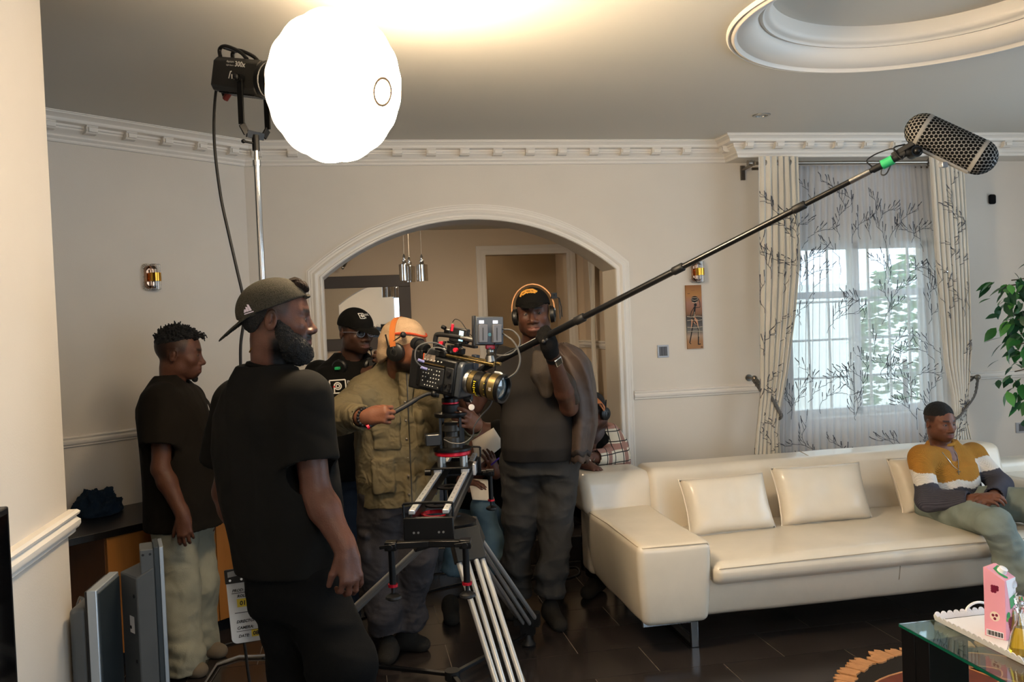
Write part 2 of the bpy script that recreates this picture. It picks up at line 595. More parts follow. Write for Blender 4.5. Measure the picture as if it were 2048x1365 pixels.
# arch architrave
ap = [(0, 0), (0, .022), (.006, .028), (.014, .028), (.018, .02), (.03, .02), (.036, .026), (.046, .03), (.056, .026), (.062, .02), (.074, .02), (.08, .016), (.088, .018), (.094, .012), (.1, .012), (.1, 0)]
path = [np.array([AX0, D, 0]), np.array([AX0, D, AZS])]; outs = []
N = 36
a0 = math.atan2(AZS-AZC, AX0-AXC); a1 = math.atan2(AZS-AZC, AX1-AXC)
arc = []
for i in range(N+1):
    a = a0+(a1-a0)*i/N
    arc.append((np.array([AXC+AR*math.cos(a), D, AZC+AR*math.sin(a)]), np.array([math.cos(a), 0, math.sin(a)])))
lx = np.array([-1.0, 0, 0]); rx = np.array([1.0, 0, 0])
pts = [(np.array([AX0, D, .0]), lx), (arc[0][0], mit(lx, arc[0][1]))]+arc[1:-1]+[(arc[-1][0], mit(rx, arc[-1][1])), (np.array([AX1, D, 0]), rx)]
o = MB().sweep(ap, [p for p, q in pts], [q for p, q in pts], up=(0, -1, 0)).build('trim_7', M_trim, None, smooth=28); o['kind'] = 'structure'

# steps up to the dining room and the dining room itself
DZ, DY, DH = .34, 9.3, 2.62
M_step = mat('step_tile', '#2b2522', .28, var=.15, vscale=3)
b = MB().bb((AX0, 5.56, 0), (AX1, 5.86, .165)); o = b.build('floor_step', M_step, None, bevel=.006); o['kind'] = 'structure'
for k in range(3):
    q = MB().bb((AX0+.01+.644*k, 5.552, .01), (AX0+.64+.644*k, 5.563, .155)).build('tile', M_tile, o)
b = MB().bb((-1.4, 5.86, 0), (3.1, 11.2, DZ)); o = b.build('floor_dining', M_step, None, bevel=.006); o['kind'] = 'structure'
for k in range(3):
    q = MB().bb((AX0+.01+.644*k, 5.852, .175), (AX0+.64+.644*k, 5.863, .33)).build('tile', M_tile, o)
M_dwall = mat('dining_wall_paint', '#d6c3aa', .75, bump=.03, bscale=160)
DX0, DX1, DTZ = 1.455, 2.36, 2.335
b = MB()
b.bb((-1.4, DY, DZ), (DX0, DY+.15, 2.8)); b.bb((DX1, DY, DZ), (3.05, DY+.15, 2.8)); b.bb((DX0, DY, DTZ), (DX1, DY+.15, 2.8))
wall('wall_dining_back', b, M_dwall)
wall('wall_dining_left', MB().bb((-1.5, D+WT, DZ), (-1.35, DY+.15, 2.8)), M_dwall)
wall('wall_dining_right', MB().bb((2.55, D+WT, DZ), (2.65, DY+1.9, 2.8)), M_dwall)
wall('wall_hall', MB().bb((-1.4, 10.6, DZ), (3.05, 10.75, 2.8)), mat('hall_paint', '#b09c80', .8))
wall('wall_hall_left', MB().bb((.5, DY+.15, DZ), (.6, 11.0, 2.8)), MATS['hall_paint'])
wall('ceiling_dining', MB().bb((-1.5, D+WT, DH), (3.0, 11.2, DH+.2)), M_ceil)
dp = [(0, 0), (0, .03), (.02, .035), (.04, .03), (.06, .035), (.09, .025), (.1, .02), (.1, 0)]
path = [(DX0, DY, DZ), (DX0, DY, DTZ), (DX1, DY, DTZ), (DX1, DY, DZ)]
zz = np.array([0, 0, 1.0])
o = MB().sweep(dp, path, [lx, lx+zz, rx+zz, rx], up=(0, -1, 0)).build('door_1', M_trim, None, smooth=28); o['kind'] = 'structure'
rail('trim_8', [(DX1+.1, DY), (2.55, DY)], [n2, n2], 1.32, sc=1.4)
rail('trim_9', [(2.55, DY), (2.55, D+WT)], [lx, lx], 1.32, sc=1.4)

# ------------------------------------------------------------------ window, outside
b = MB()
for x in (WX0+.025, (WX0+WX1)/2, WX1-.025): b.bb((x-.025, D+.14, WZ0), (x+.025, D+.19, WZ1))
for z in (WZ0+.025, WZ1-.025, WZ1-.38): b.bb((WX0, D+.14, z-.025), (WX1, D+.19, z+.025))
o = b.build('window_1', M_alu, None); o['kind'] = 'structure'; WIN = o
M_glass = mat('window_glass', (.92, .97, .95, 1), .02, trans=1.0, ior=1.02, spec=.3)
for x0, x1 in ((WX0+.05, (WX0+WX1)/2-.025), ((WX0+WX1)/2+.025, WX1-.05)):
    MB().bb((x0, D+.162, WZ0+.05), (x1, D+.166, WZ1-.05)).build('pane', M_glass, WIN)
# burglar bars
for k in range(7):
    x = WX0+.1+k*(WX1-WX0-.2)/6
    MB().bb((x-.007, D+.24, WZ0), (x+.007, D+.254, WZ1)).build('security_bar', M_alu, WIN)
for z in (1.1, 1.38, 1.66): MB().bb((WX0, D+.236, z-.008), (WX1, D+.25, z+.008)).build('security_bar', M_alu, WIN)
o = MB().bb((2.9, 5.95, -.3), (9, 14, -.1)).build('ground_outside', mat('paving_outside', '#b9b2a4', .9), None); o['kind'] = 'structure'
o = MB().bb((3.0, 9.4, -.1), (9, 9.6, 1.9)).build('wall_outside', mat('outside_render', '#e9e6dd', .9), None); o['kind'] = 'structure'
M_bush = mat('shrub_leaf', '#5f8a50', .6, var=.4, vscale=20)
e = empty('garden_shrub', (5.15, 7.4, -.1), 'leafy green shrub outside the window, dim through the sheer curtain', 'shrub')
rnd = random.Random(8)
b = MB()
for i in range(1100):
    th = rnd.uniform(0, 2*pi); ph = math.acos(rnd.uniform(-1, 1)); r = rnd.uniform(.6, 1) ** .5
    c = np.array([math.cos(th)*math.sin(ph)*.5*r, math.sin(th)*math.sin(ph)*.4*r, 1.15+math.cos(ph)*1.05*r])
    a = np.array([rnd.gauss(0, 1) for _ in range(3)]); a /= np.linalg.norm(a)
    x, y, _ = frame_of(a)
    l = rnd.uniform(.05, .09)
    b.add([c-x*l, c+y*l*.35+a*.01, c+x*l, c-y*l*.35+a*.01], [(0, 1, 2, 3)])
q = b.build('foliage', M_bush, e, smooth=0); q['kind'] = 'stuff'
MB().cyl((0, 0, 0), (0, 0, 1.2), .04, .02).build('trunk', mat('bark', '#4a3a2a', .9), e)
# ------------------------------------------------------------------ soft furniture helpers
def aty(px, py, y):
    v = at(px, py, 1.0)-np.array([0, 0, EYE])
    return np.array([0, 0, EYE])+v*(y/v[1])
def waves(P, scale, seed, n=7, dirs=None):
    """cheap smooth noise from sine waves, about -1..1"""
    r = np.random.RandomState(seed)
    P = np.asarray(P, float)
    out = np.zeros(P.shape[:-1])
    for i in range(n):
        k = r.normal(size=3)*scale*(.6+1.1*i/n)
        if dirs is not None: k = k*np.array(dirs)
        out += np.sin(P@k+r.uniform(0, 6.28))*(1.0/(1+.35*i))
    return out/2.2
def soft(lo, hi, r, n=14, fn=None):
    lo = np.array(lo, float); hi = np.array(hi, float); c = (lo+hi)/2; h = (hi-lo)/2
    r = min(r, h.min()*.98)
    b = MB()
    for ax in range(3):
        for sg in (-1, 1):
            i, j = [q for q in range(3) if q != ax]
            def knots(hh):
                e = np.linspace(0, r, 5)
                k = np.concatenate([-hh+e*1.0, np.linspace(-hh+r, hh-r, n)[1:-1], hh-r+e])
                return k
            U = knots(h[i]); W_ = knots(h[j])
            P = np.zeros((len(W_), len(U), 3)); P[..., ax] = sg*h[ax]
            P[..., i] = U[None, :]; P[..., j] = W_[:, None]
            q = np.clip(P, -(h-r), h-r); d = P-q
            L = np.linalg.norm(d, axis=-1, keepdims=True)
            P = q+d/np.maximum(L, 1e-9)*r+c
            if fn is not None: P = fn(P)
            m = len(U); V = P.reshape(-1, 3)
            Fc = []
            for a in range(len(W_)-1):
                for e_ in range(m-1):
                    f = (a*m+e_, a*m+e_+1, (a+1)*m+e_+1, (a+1)*m+e_)
                    Fc.append(f if (sg > 0) == (ax != 1) else f[::-1])
            b.add(V, Fc)
    return b
def weld(o, dist=1e-4):
    bm = bmesh.new(); bm.from_mesh(o.data)
    bmesh.ops.remove_doubles(bm, verts=bm.verts, dist=dist)
    bmesh.ops.recalc_face_normals(bm, faces=bm.faces)
    bm.to_mesh(o.data); bm.free()
    o.data.polygons.foreach_set('use_smooth', [True]*len(o.data.polygons))
    return o
def wrinkle(amp, scale, seed, dirs=None):
    def f(P):
        return P+waves(P, scale, seed, dirs=dirs)[..., None]*amp*np.array([.3, .5, 1.0])
    return f

# ------------------------------------------------------------------ sofa
M_leather = mat('cream_leather', '#d8cdbb', .34, var=.05, vscale=5, bump=.14, bscale=14, coat=.3)
M_seam = mat('leather_seam', '#a3947c', .6)
SX0, SX1, SA, SB = 1.245, 4.3, 1.61, 3.86
e = empty('sofa', (2.7, 4.3, 0), 'long cream leather sofa with flat arms and chrome feet', 'sofa')
SOFA = e
off = np.array([2.7, 4.3, 0])
def spart(name, lo, hi, r, fn=None, m=None, n=14):
    def g(P):
        if fn is not None: P = fn(P)
        return P-off
    return weld(soft(lo, hi, r, n, g).build(name, m or M_leather, e, smooth=0))
def taper_arm(P):
    t = np.clip((.56-P[..., 2])/.42, 0, 1)
    P = P.copy()
    P[..., 0] += .045*t*t*np.clip((SX0+.33-P[..., 0])/.3, 0, 1)
    P[..., 1] += .06*t*t*np.clip((4.4-P[..., 1])/.6, 0, 1)-.04*t*np.clip((P[..., 1]-4.4)/.34, 0, 1)
    return P+waves(P, 9, 3)[..., None]*.004
spart('arm', (SX0, 3.79, .15), (SA, 4.74, .55), .035, taper_arm)
def taper_arm_r(P):
    t = np.clip((.56-P[..., 2])/.42, 0, 1); P = P.copy()
    P[..., 1] += np.where(P[..., 1] < 4.0, .06*t*t, -.04*t)
    return P
spart('arm', (SB+.02, 3.79, .15), (SX1, 4.74, .55), .035, taper_arm_r)
def roll_l(P):
    P = P.copy(); t = (P[..., 2]-.5)/.25
    P[..., 1] += .05*t
    P[..., 0] -= .02*np.clip(t, 0, 1)*(P[..., 0] < 1.4)
    return P+waves(P, 10, 5)[..., None]*.003
spart('arm_bolster', (SX0-.02, 4.60, .50), (SA+.03, 4.92, .742), .06, roll_l)
def backf(P):
    P = P.copy(); t = (P[..., 2]-.3)/.45
    P[..., 1] += .12*t
    return P+waves(P, 7, 6)[..., None]*.004
spart('backrest', (SA-.005, 4.52, .28), (SB, 4.78, .748), .045, backf)
def basef(P):
    P = P.copy(); t = np.clip((.36-P[..., 2])/.2, 0, 1)
    P[..., 1] += np.where(P[..., 1] < 4.2, .05*t*t, 0)
    return P+waves(P, 8, 7)[..., None]*.003
spart('base', (SA-.03, 3.85, .155), (SB+.05, 4.85, .36), .03, basef)
spart('back_panel', (SX0+.02, 4.72, .15), (SX1-.02, 4.90, .62), .04)
def seatf(P):
    P = P.copy()
    u = (P[..., 0]-2.75)/1.15
    P[..., 2] += .018*np.clip(1-u*u, 0, 1)*(P[..., 2] > .4)
    P[..., 1] += np.where((P[..., 1] < 4.0), -.02*np.sin((P[..., 2]-.33)/.12*pi), 0)
    dent = np.abs(P[..., 0]-2.62) < .006
    P[..., 1] += np.where(dent & (P[..., 1] < 4.0), .008, 0)
    dz = waves(P, 16, 9, dirs=(1.6, .5, .4))*.004+waves(P, 5, 10)*.005
    P[..., 2] += dz*(P[..., 2] > .36)
    return P
spart('seat_cushion', (SA+.012, 3.80, .325), (SB+.03, 4.56, .435), .042, seatf, n=40)
# stitched seams
def seam(pts, r=.003): MB().tube([np.array(p)-off for p in pts], r, 5).build('seam', M_seam, e)
seam([(2.62, 3.846, .34), (2.62, 3.86, .26), (2.62, 3.905, .165)])
seam([(SA+.004, 3.848, .33), (SA+.004, 3.86, .25), (SA+.004, 3.905, .16)], .0025)
seam([(SX0+.004, 4.73, .53), (SX0+.01, 4.3, .546), (SX0+.012, 3.83, .544), (SX0+.03, 3.80, .54), (1.45, 3.795, .541), (SA-.02, 3.797, .54), (SA-.004, 3.81, .5), (SA-.001, 3.82, .36)], .002)
seam([(2.62, 4.693, .62), (2.62, 4.70, .748), (2.62, 4.8, .76)], .0025)
seam([(SA+.03, 3.785, .415), (2.6, 3.782, .425), (SB, 3.785, .415)], .002)
M_foot = mat('satin_chrome', '#b9bcc0', .22, 1.0)
for x in (1.565, 3.95):
    MB().bb(np.array((x-.26, 3.93, .122))-off, np.array((x+.02, 3.955, .15))-off).bb(np.array((x-.018, 3.93, 0))-off, np.array((x+.02, 3.955, .15))-off).bb(np.array((x-.018, 3.95, .0))-off, np.array((x+.02, 4.6, .02))-off).build('foot', M_foot, e, bevel=.003)
flat_print('maker_tag', [rect2(-.011, -.012, .011, .012)], mat('tag_black', '#16130f', .5), e, np.array((SX0+.037, 3.97, .2))-off, (0, -1, 0), (.05, 0, .99))

# cushions
def pillow(name, c, wd, ht, th, lean, yaw, label, seed, group='leather cushions on the sofa'):
    R = rotm((0, 0, 1), yaw) @ rotm((1, 0, 0), -lean)
    e_ = empty(name, tuple(c), label, 'cushion', group)
    def fn(side):
        def f(u, v):
            x = (2*u-1); z = (2*v-1)
            px = .94*x+.06*x**3
            ed = (1-abs(x)**5)*(1-abs(z)**5)
            t = th/2*max(ed, 0)**.45
            pin = 1-.045*(1-x*x)*abs(z)**3
            pinx = 1-.05*(1-z*z)*abs(x)**3
            p = np.array([px*wd/2*pinx, side*t, z*ht/2*pin+ht/2])
            p[1] += (waves(p*1.0+np.array(c), 22, seed)*.007+(.5-abs(waves(p*1.0+np.array(c), 17, seed+40)))*.009)*max(ed, 0)
            return R@p
        return f
    b = MB().grid(fn(-1), 26, 20).grid(fn(1), 26, 20)
    weld(b.build('cover', M_leather, e_, smooth=0), .002)
    f = fn(1); q = []
    for k in range(26): q.append(f(k/26, 0))
    for k in range(20): q.append(f(1, k/20))
    for k in range(26): q.append(f(1-k/26, 1))
    for k in range(21): q.append(f(0, 1-k/20))
    MB().tube([R@(R.T@p) for p in q], .0045, 6).build('piping', M_leather, e_)
    return e_
pillow('cushion', (1.955, 4.31, .436), .50, .31, .15, 24, 3, 'cream leather cushion on the sofa nearest the flat left arm', 21)
pillow('cushion', (2.515, 4.33, .438), .53, .325, .15, 22, -2, 'cream leather cushion in the middle of the sofa back', 22)
pillow('cushion', (3.25, 4.36, .438), .52, .325, .15, 24, 2, 'cream leather cushion partly behind the seated man', 23)

# ------------------------------------------------------------------ coffee table and what stands on it
TZ = .45
e = empty('coffee_table', (2.55, 2.35, 0), 'low coffee table with clear green-edged glass top and black block legs', 'coffee table')
off = np.array([2.55, 2.35, 0])
M_tglass = mat('table_glass', (.66, .93, .84, 1), .01, trans=1.0, ior=1.5)
M_ebony = mat('black_lacquer', '#0c0c0e', .3, var=.1, vscale=30)
TX0, TX1, TY0, TY1 = 1.925, 3.2, 1.86, 2.845
MB().bb(np.array((TX0, TY0, TZ-.012))-off, np.array((TX1, TY1, TZ))-off).build('glass_top', M_tglass, e, bevel=.001, seg=1)
M_gedge = mat('green_glass_edge', '#0d5442', .1)
MB().bb(np.array((TX0-.0015, TY0, TZ-.011))-off, np.array((TX0-.0003, TY1, TZ-.001))-off).build('glass_edge', M_gedge, e)
MB().bb(np.array((TX0, TY1+.0003, TZ-.011))-off, np.array((TX1, TY1+.0015, TZ-.001))-off).build('glass_edge', M_gedge, e)
MB().bb(np.array((TX0+.12, TY0+.12, .17))-off, np.array((TX1-.12, TY1-.12, .18))-off).build('glass_shelf', M_tglass, e, bevel=.001, seg=1)
for x in (TX0+.004, TX1-.16):
    for y in (TY0+.004, TY1-.16):
        b = MB(); o3 = np.array((x, y, 0))-off
        b.bb(o3+(0, 0, 0), o3+(.155, .0755, .436)).bb(o3+(0, .0795, 0), o3+(.155, .155, .436)).bb(o3+(.004, .004, .0), o3+(.151, .151, .43))
        q = b.build('leg', M_ebony, e, bevel=.0015)
        MB().bb(o3+(.003, .003, .436), o3+(.152, .152, .4379)).build('pad', mat('amber_pad', '#6a4a22', .4), q)
# tray
YX0, YX1, YY0, YY1 = 2.065, 2.56, 2.40, 2.83
e = empty('serving_tray', (2.3, 2.6, TZ), 'white serving tray with scalloped lace rim on the glass table', 'tray')
M_tray = mat('white_plastic', '#e9e8ea', .35)
off = np.array([2.3, 2.6, TZ])
MB().bb(np.array((YX0+.01, YY0+.01, TZ+.001))-off, np.array((YX1-.01, YY1-.01, TZ+.007))-off).build('base', M_tray, e, bevel=.002)
def scallop(p, q, outn):
    p = np.array(p, float); q = np.array(q, float); L = np.linalg.norm(q-p); n_ = int(round(L/.026)); t = (q-p)/L
    for i in range(n_):
        c = p+t*(i+.5)*L/n_+np.array((0, 0, .016))+np.array(outn)*.008-off
        dn = np.array(outn)*.35+np.array((0, 0, 1)); dn /= np.linalg.norm(dn)
        ou = [(.0135*math.cos(a), .018*math.sin(a)-.004) for a in [pi*k/10 for k in range(11)]]+[(-.0135, -.014), (.0135, -.014)]
        b = MB().prism(ou, t, dn, c, np.cross(t, dn), .003)
        for k in range(5):
            a = pi*(k+.5)/5
            b.sphere(c+t*.008*math.cos(a)+dn*(.0105*math.sin(a)-.004)+np.cross(t, dn)*.0015, .0028, 6, 4)
        b.build('scallop', M_tray, e, smooth=30)
scallop((YX0, YY1, TZ), (YX1, YY1, TZ), (0, 1, 0)); scallop((YX0, YY0, TZ), (YX0, YY1, TZ), (-1, 0, 0)); scallop((YX0, YY0, TZ), (YX1, YY0, TZ), (0, -1, 0)); scallop((YX1, YY0, TZ), (YX1, YY1, TZ), (1, 0, 0))
hp = [np.array((2.3-.05*math.cos(t)-.05, YY1+.012, TZ+.012+.035*math.sin(t)))-off for t in [pi*k/12 for k in range(13)]]
MB().tube(hp, .005, 8).build('handle', M_tray, e)
MB().tube([p*np.array((1, -1, 1))+(0, .015, 0) for p in hp], .005, 8).build('handle', M_tray, e)
# juice carton
cc = np.array((2.165, 2.625, TZ+.008)); yaw = 24
e = empty('juice_carton', tuple(cc), 'tall pink grape juice carton with white screw cap on the tray', 'carton', rot=Matrix.Rotation(math.radians(yaw), 3, 'Z'))
M_pink = mat('pink_card', '#e79fb0', .4); M_wcard = mat('white_card', '#eceaf0', .4); M_green = mat('green_print', '#1f8a45', .4); M_grape = mat('grape_print', '#7c1f3c', .4); M_lgreen = mat('leaf_print', '#57a83c', .4)
ch, cw = .205, .036
b = MB()
b.add([(-cw, -cw, 0), (cw, -cw, 0), (cw, cw, 0), (-cw, cw, 0), (-cw, -cw, ch), (cw, -cw, ch), (cw, cw, ch), (-cw, cw, ch), (-cw, cw*.75, ch+.035), (cw, cw*.75, ch+.035), (-cw, cw, ch+.034), (cw, cw, ch+.034)],
      [(3, 2, 1, 0), (0, 1, 5, 4), (1, 2, 6, 5), (2, 3, 7, 6), (3, 0, 4, 7), (4, 5, 9, 8), (8, 9, 11, 10), (7, 10, 11, 6), (4, 8, 10, 7), (5, 6, 11, 9)])
b.build('box', M_pink, e, smooth=0, bevel=.001)
dn = np.array((0, cw*1.75, .035)); dn /= np.linalg.norm(dn); nn = np.array((0, -.035, cw*1.75)); nn /= np.linalg.norm(nn)
MB().lathe([(.016, 0), (.016, .003), (.0145, .003), (.0145, .015), (.013, .016), (0, .016)], np.array((.008, -cw, ch))+dn*.036, nn, 24).build('screw_cap', M_tray, e)
flat_print('green_flash', [poly2([(-.026, .012), (-.03, .03), (-.02, .058), (.02, .064), (.03, .05), (.012, .058), (-.008, .05), (-.014, .028), (-.006, .01), (-.016, .004)])], M_green, e, np.array((.008, -cw, ch))+nn*.0006, (1, 0, 0), dn)
fo = np.array((0, -cw-.0005, 0)); fa = (1, 0, 0); fu = (0, 0, 1)
flat_print('white_panel', [poly2([(-.028, ch), (cw, ch), (cw, .13), (-.012, .14)])], M_wcard, e, fo, fa, fu)
flat_print('green_banner', [poly2([(-.008, .14), (cw-.002, .152), (cw-.002, .115), (-.002, .1)]), disc2((-.018, .083), .012)], M_green, e, fo-np.array((0, .0004, 0)), fa, fu)
flat_print('leaf_print', [disc2((-.022, .07), .012, sy=.6), disc2((.018, .084), .01, sy=.6)], M_lgreen, e, fo-np.array((0, .0007, 0)), fa, fu)
flat_print('grapes', [disc2((-.016+.011*(k % 4)+.004*(k//4), .066-.011*(k//4)+.003*(k % 2)), .0075, n=12) for k in range(14)], M_grape, e, fo-np.array((0, .001, 0)), fa, fu)
flat_print('stripe', [poly2([(-.006, 0), (.006, 0), (.016, .028), (.006, .028)])], M_green, e, fo-np.array((0, .0004, 0)), fa, fu)
so = np.array((-cw-.0005, 0, 0)); sa = (0, -1, 0)
flat_print('side_grapes', [disc2((-.006+.008*(k % 3), .178-.008*(k//3)), .006, n=10) for k in range(8)], M_grape, e, so, sa, fu)
flat_print('side_mark', [disc2((0, .075), .017, n=20)], mat('cream_print', '#f0dccb', .4), e, so, sa, fu)
flat_print('side_fruit', [disc2((-.006, .078), .005), disc2((.006, .08), .005), disc2((0, .067), .005)], M_grape, e, so-np.array((.0004, 0, 0)), sa, fu)
flat_print('barcode', [rect2(-.027+.0035*k, .006, -.0255+.0035*k+.0012*(k % 3), .022) for k in range(15)], mat('ink', '#221f22', .5), e, so-np.array((.0006, 0, 0)), sa, fu)
flat_print('barcode_field', [rect2(-.03, .003, .028, .025)], M_wcard, e, so, sa, fu)
# two glass decanters of yellow drink
M_cglass = mat('clear_glass', (1, 1, 1, 1), 0.0, trans=1.0, ior=1.45)
def onz_(px, py, z):
    v = at(px, py, 1.0)-np.array((0, 0, EYE)); return np.array((0, 0, EYE))+v*((z-EYE)/v[2])
DC1, DC2 = onz_(2043, 1312, TZ+.008), onz_(2026, 1272, TZ+.008)
M_juice = mat('yellow_drink', (.95, .62, .05, 1), .02, trans=.75, ior=1.34)
for loc, lab in ((tuple(DC2), 'glass decanter of yellow drink with stopper, beside the pink carton'), (tuple(DC1), 'glass decanter of yellow drink nearest the tray corner, in front of the other')):
    e = empty('decanter', loc, lab, 'decanter', 'decanters on the tray')
    po = [(0, .0), (.042, .0), (.044, .006), (.038, .03), (.03, .07), (.02, .098), (.013, .115), (.012, .14), (.018, .152)]
    pin = [(.015, .152), (.0095, .14), (.0105, .115), (.017, .098), (.027, .07), (.035, .03), (.04, .008), (0, .006)]
    MB().lathe(po+pin, n=28).build('flask', M_cglass, e, smooth=60)
    MB().lathe([(0, .007), (.0395, .009), (.0345, .03), (.0265, .07), (.018, .094), (0, .094)], n=28).build('drink', M_juice, e, smooth=60)
    MB().lathe([(0, .14), (.009, .142), (.013, .156), (.008, .162), (.018, .175), (.018, .186), (.01, .196), (0, .198)], n=12).build('stopper', M_cglass, e, smooth=10)

# round leather rug
e = empty('round_rug', (2.55, 2.88, 0), 'round dark rug with ragged tan border and brown leather petals under the glass table', 'rug')
MB().lathe([(0, .0062), (.70, .0062), (.705, .003), (.705, 0.0004)], n=64).build('ground', mat('rug_ground', '#2e2a27', .9, bump=.4, bscale=200), e)
M_tan = mat('tan_hide', '#c08a5e', .8, var=.12, vscale=30, bump=.2, bscale=120); M_brown = mat('brown_leather', '#6e3320', .55, var=.15, vscale=18)
rnd = random.Random(3)
for k in range(64):
    a = 2*pi*k/64+rnd.uniform(-.01, .01); w_ = .085*rnd.uniform(.85, 1.1)
    ra, rb = .695+rnd.uniform(-.012, .008), .765+rnd.uniform(-.02, .02)
    pts = []
    for j in range(5): pts.append((ra+rnd.uniform(-.006, .006), a-w_/2+w_*j/4))
    for j in range(5): pts.append((rb+(.012 if j % 2 else -.008)+rnd.uniform(-.004, .004), a+w_/2-w_*j/4))
    MB().prism([(r*math.cos(t), r*math.sin(t)) for r, t in pts], (1, 0, 0), (0, 1, 0), (0, 0, .004), (0, 0, 1), .006+rnd.uniform(0, .005)).build('border_strip', M_tan, e, smooth=0)
for k in range(6):
    a = 2*pi*k/6+2.0
    ou = [(.33*math.cos(t), .14*math.sin(t)*(abs(math.sin(t))**.3)) for t in [2*pi*i/28 for i in range(28)]]
    q = MB().prism(ou, (math.cos(a+1.2), math.sin(a+1.2), 0), (-math.sin(a+1.2), math.cos(a+1.2), 0), (.42*math.cos(a), .42*math.sin(a), .006), (0, 0, 1), .003).build('petal', M_brown, e, smooth=0)
    ed = [np.array((math.cos(a+1.2), math.sin(a+1.2), 0))*p[0]*.98+np.array((-math.sin(a+1.2), math.cos(a+1.2), 0))*p[1]*.98+np.array((.42*math.cos(a), .42*math.sin(a), .009)) for p in ou+[ou[0]]]
    MB().tube(ed, .004, 5).build('stitched_edge', M_tan, q)

# ------------------------------------------------------------------ curtains
M_satin = mat('cream_satin', '#d2ccc0', .38, sheen=.3, var=.03, vscale=6)
m = bpy.data.materials.new('sheer_voile'); m.use_nodes = True
nt = m.node_tree; b_ = nt.nodes['Principled BSDF']; out = nt.nodes['Material Output']
b_.inputs['Base Color'].default_value = hexc('#d6d6da'); b_.inputs['Roughness'].default_value = .8
tl = nt.nodes.new('ShaderNodeBsdfTranslucent'); tl.inputs[0].default_value = hexc('#e6e6e8')
tr = nt.nodes.new('ShaderNodeBsdfTransparent')
m1 = nt.nodes.new('ShaderNodeMixShader'); m1.inputs[0].default_value = .5
m2 = nt.nodes.new('ShaderNodeMixShader'); m2.inputs[0].default_value = .38
nt.links.new(b_.outputs[0], m1.inputs[1]); nt.links.new(tl.outputs[0], m1.inputs[2])
nt.links.new(m1.outputs[0], m2.inputs[1]); nt.links.new(tr.outputs[0], m2.inputs[2])
nt.links.new(m2.outputs[0], out.inputs[0])
M_sheer = m
M_thread = mat('grey_thread', '#3a3b42', .5); M_spark = mat('sequin', '#ffffff', .15, .6)
def lerp_tab(tab, z):
    zs = [a for a, _ in tab]; return float(np.interp(z, zs, [c for _, c in tab]))
def branches(fn, W_, Ht, nb, seed, off, vmin=0.0, vmax=1.0):
    """embroidered twigs with buds laid on curtain surface fn(u, v); W_, Ht real size"""
    r = random.Random(seed); b = MB(); sp = MB()
    def P(x, z): return np.array(fn(min(max(x/W_, 0), 1), min(max(z/Ht, 0), 1)))+off
    def stroke(x, z, x2, z2, w0):
        n_ = 3
        for i in range(n_):
            a = (x+(x2-x)*i/n_, z+(z2-z)*i/n_); c = (x+(x2-x)*(i+1)/n_, z+(z2-z)*(i+1)/n_)
            p, q = P(*a), P(*c); d = q-p; L = np.linalg.norm(d)
            if L < 1e-5 or L > .08: continue
            sd = np.cross(d/L, np.array((0, -1, 0))); ln = np.linalg.norm(sd)
            if ln < 1e-4: continue
            sd = sd/ln
            b.add([p-sd*w0/2, p+sd*w0/2, q+sd*w0/2, q-sd*w0/2], [(0, 1, 2, 3)])
    for _ in range(nb):
        x = r.uniform(0, W_); z = r.uniform(vmin*Ht, vmax*Ht-.3)
        a = r.uniform(-.5, .5)+pi/2; cur = r.choice((-1, 1))*r.uniform(2.5, 6)
        step = .019; n_ = r.randrange(9, 15)
        for i in range(n_):
            x2, z2 = x+math.cos(a)*step, z+math.sin(a)*step
            if 0 < x2 < W_: stroke(x, z, x2, z2, .0034)
            if i > 1 and r.random() < .75:
                sa = a+(1 if cur < 0 else -1)*r.uniform(.25, .6); L = r.uniform(.04, .10)
                tx, tz = x2, z2; ca = sa
                for q in range(4):
                    ca += (pi/2-ca)*.12
                    nx, nz = tx+math.cos(ca)*L/4, tz+math.sin(ca)*L/4
                    if 0 < nx < W_: stroke(tx, tz, nx, nz, .0026 if q < 2 else .006)
                    tx, tz = nx, nz
            x, z = x2, z2
            a += cur*step*1.6
        if r.random() < .6 and 0 < x < W_:
            p = P(x, z)-np.array((0, .002, 0)); s3 = .004
            sp.add([p+(-s3, 0, 0), p+(0, 0, -s3), p+(s3, 0, 0), p+(0, 0, s3)], [(0, 1, 2, 3)])
    return b, sp
CURT = {}
def drape(name, xl, xr, z0, z1, yb, npl, amp, label, seed, nb, m, nu=120, nv=46, sharp=1.0, cat='curtain', group=None, pos=None):
    e_ = empty(name, (pos or ((xl[0][1]+xr[0][1])/2, yb, 0)), label, cat, group)
    o0 = np.array(e_.location)
    r = random.Random(seed); ph = [r.uniform(0, 6.28) for _ in range(4)]
    def fn(u, v):
        z = z0+(z1-z0)*v
        a, c = lerp_tab(xl, z), lerp_tab(xr, z)
        uu = u+.012*math.sin(9*u+ph[0])
        x = a+(c-a)*uu
        wv = math.sin(2*pi*npl*uu+ph[1]+.6*math.sin(3*v+ph[2]))
        wv = math.copysign(abs(wv)**sharp, wv)
        am = amp*(.55+.45*(1-abs(2*v-1)**4))*(.8+.3*math.sin(5*u+ph[3]))
        return np.array([x+.25*am*math.sin(4*pi*npl*uu), yb+am*wv+.012*math.sin(4*v+2*u), z])-o0
    q = MB().grid(fn, nu, nv).build('cloth', m, e_, smooth=180)
    W_ = xr[-1][1]-xl[-1][1]; H_ = z1-z0
    if nb:
        b, sp = branches(fn, max(W_, .3)*1.0, H_, nb, seed+5, np.array((0, -.005, 0)))
        k = b.build('embroidery', M_thread, e_, smooth=0); k['kind'] = 'stuff'
        k = sp.build('sequins', M_spark, e_, smooth=0); k['kind'] = 'stuff'
    return e_, fn, o0
CY = 5.40
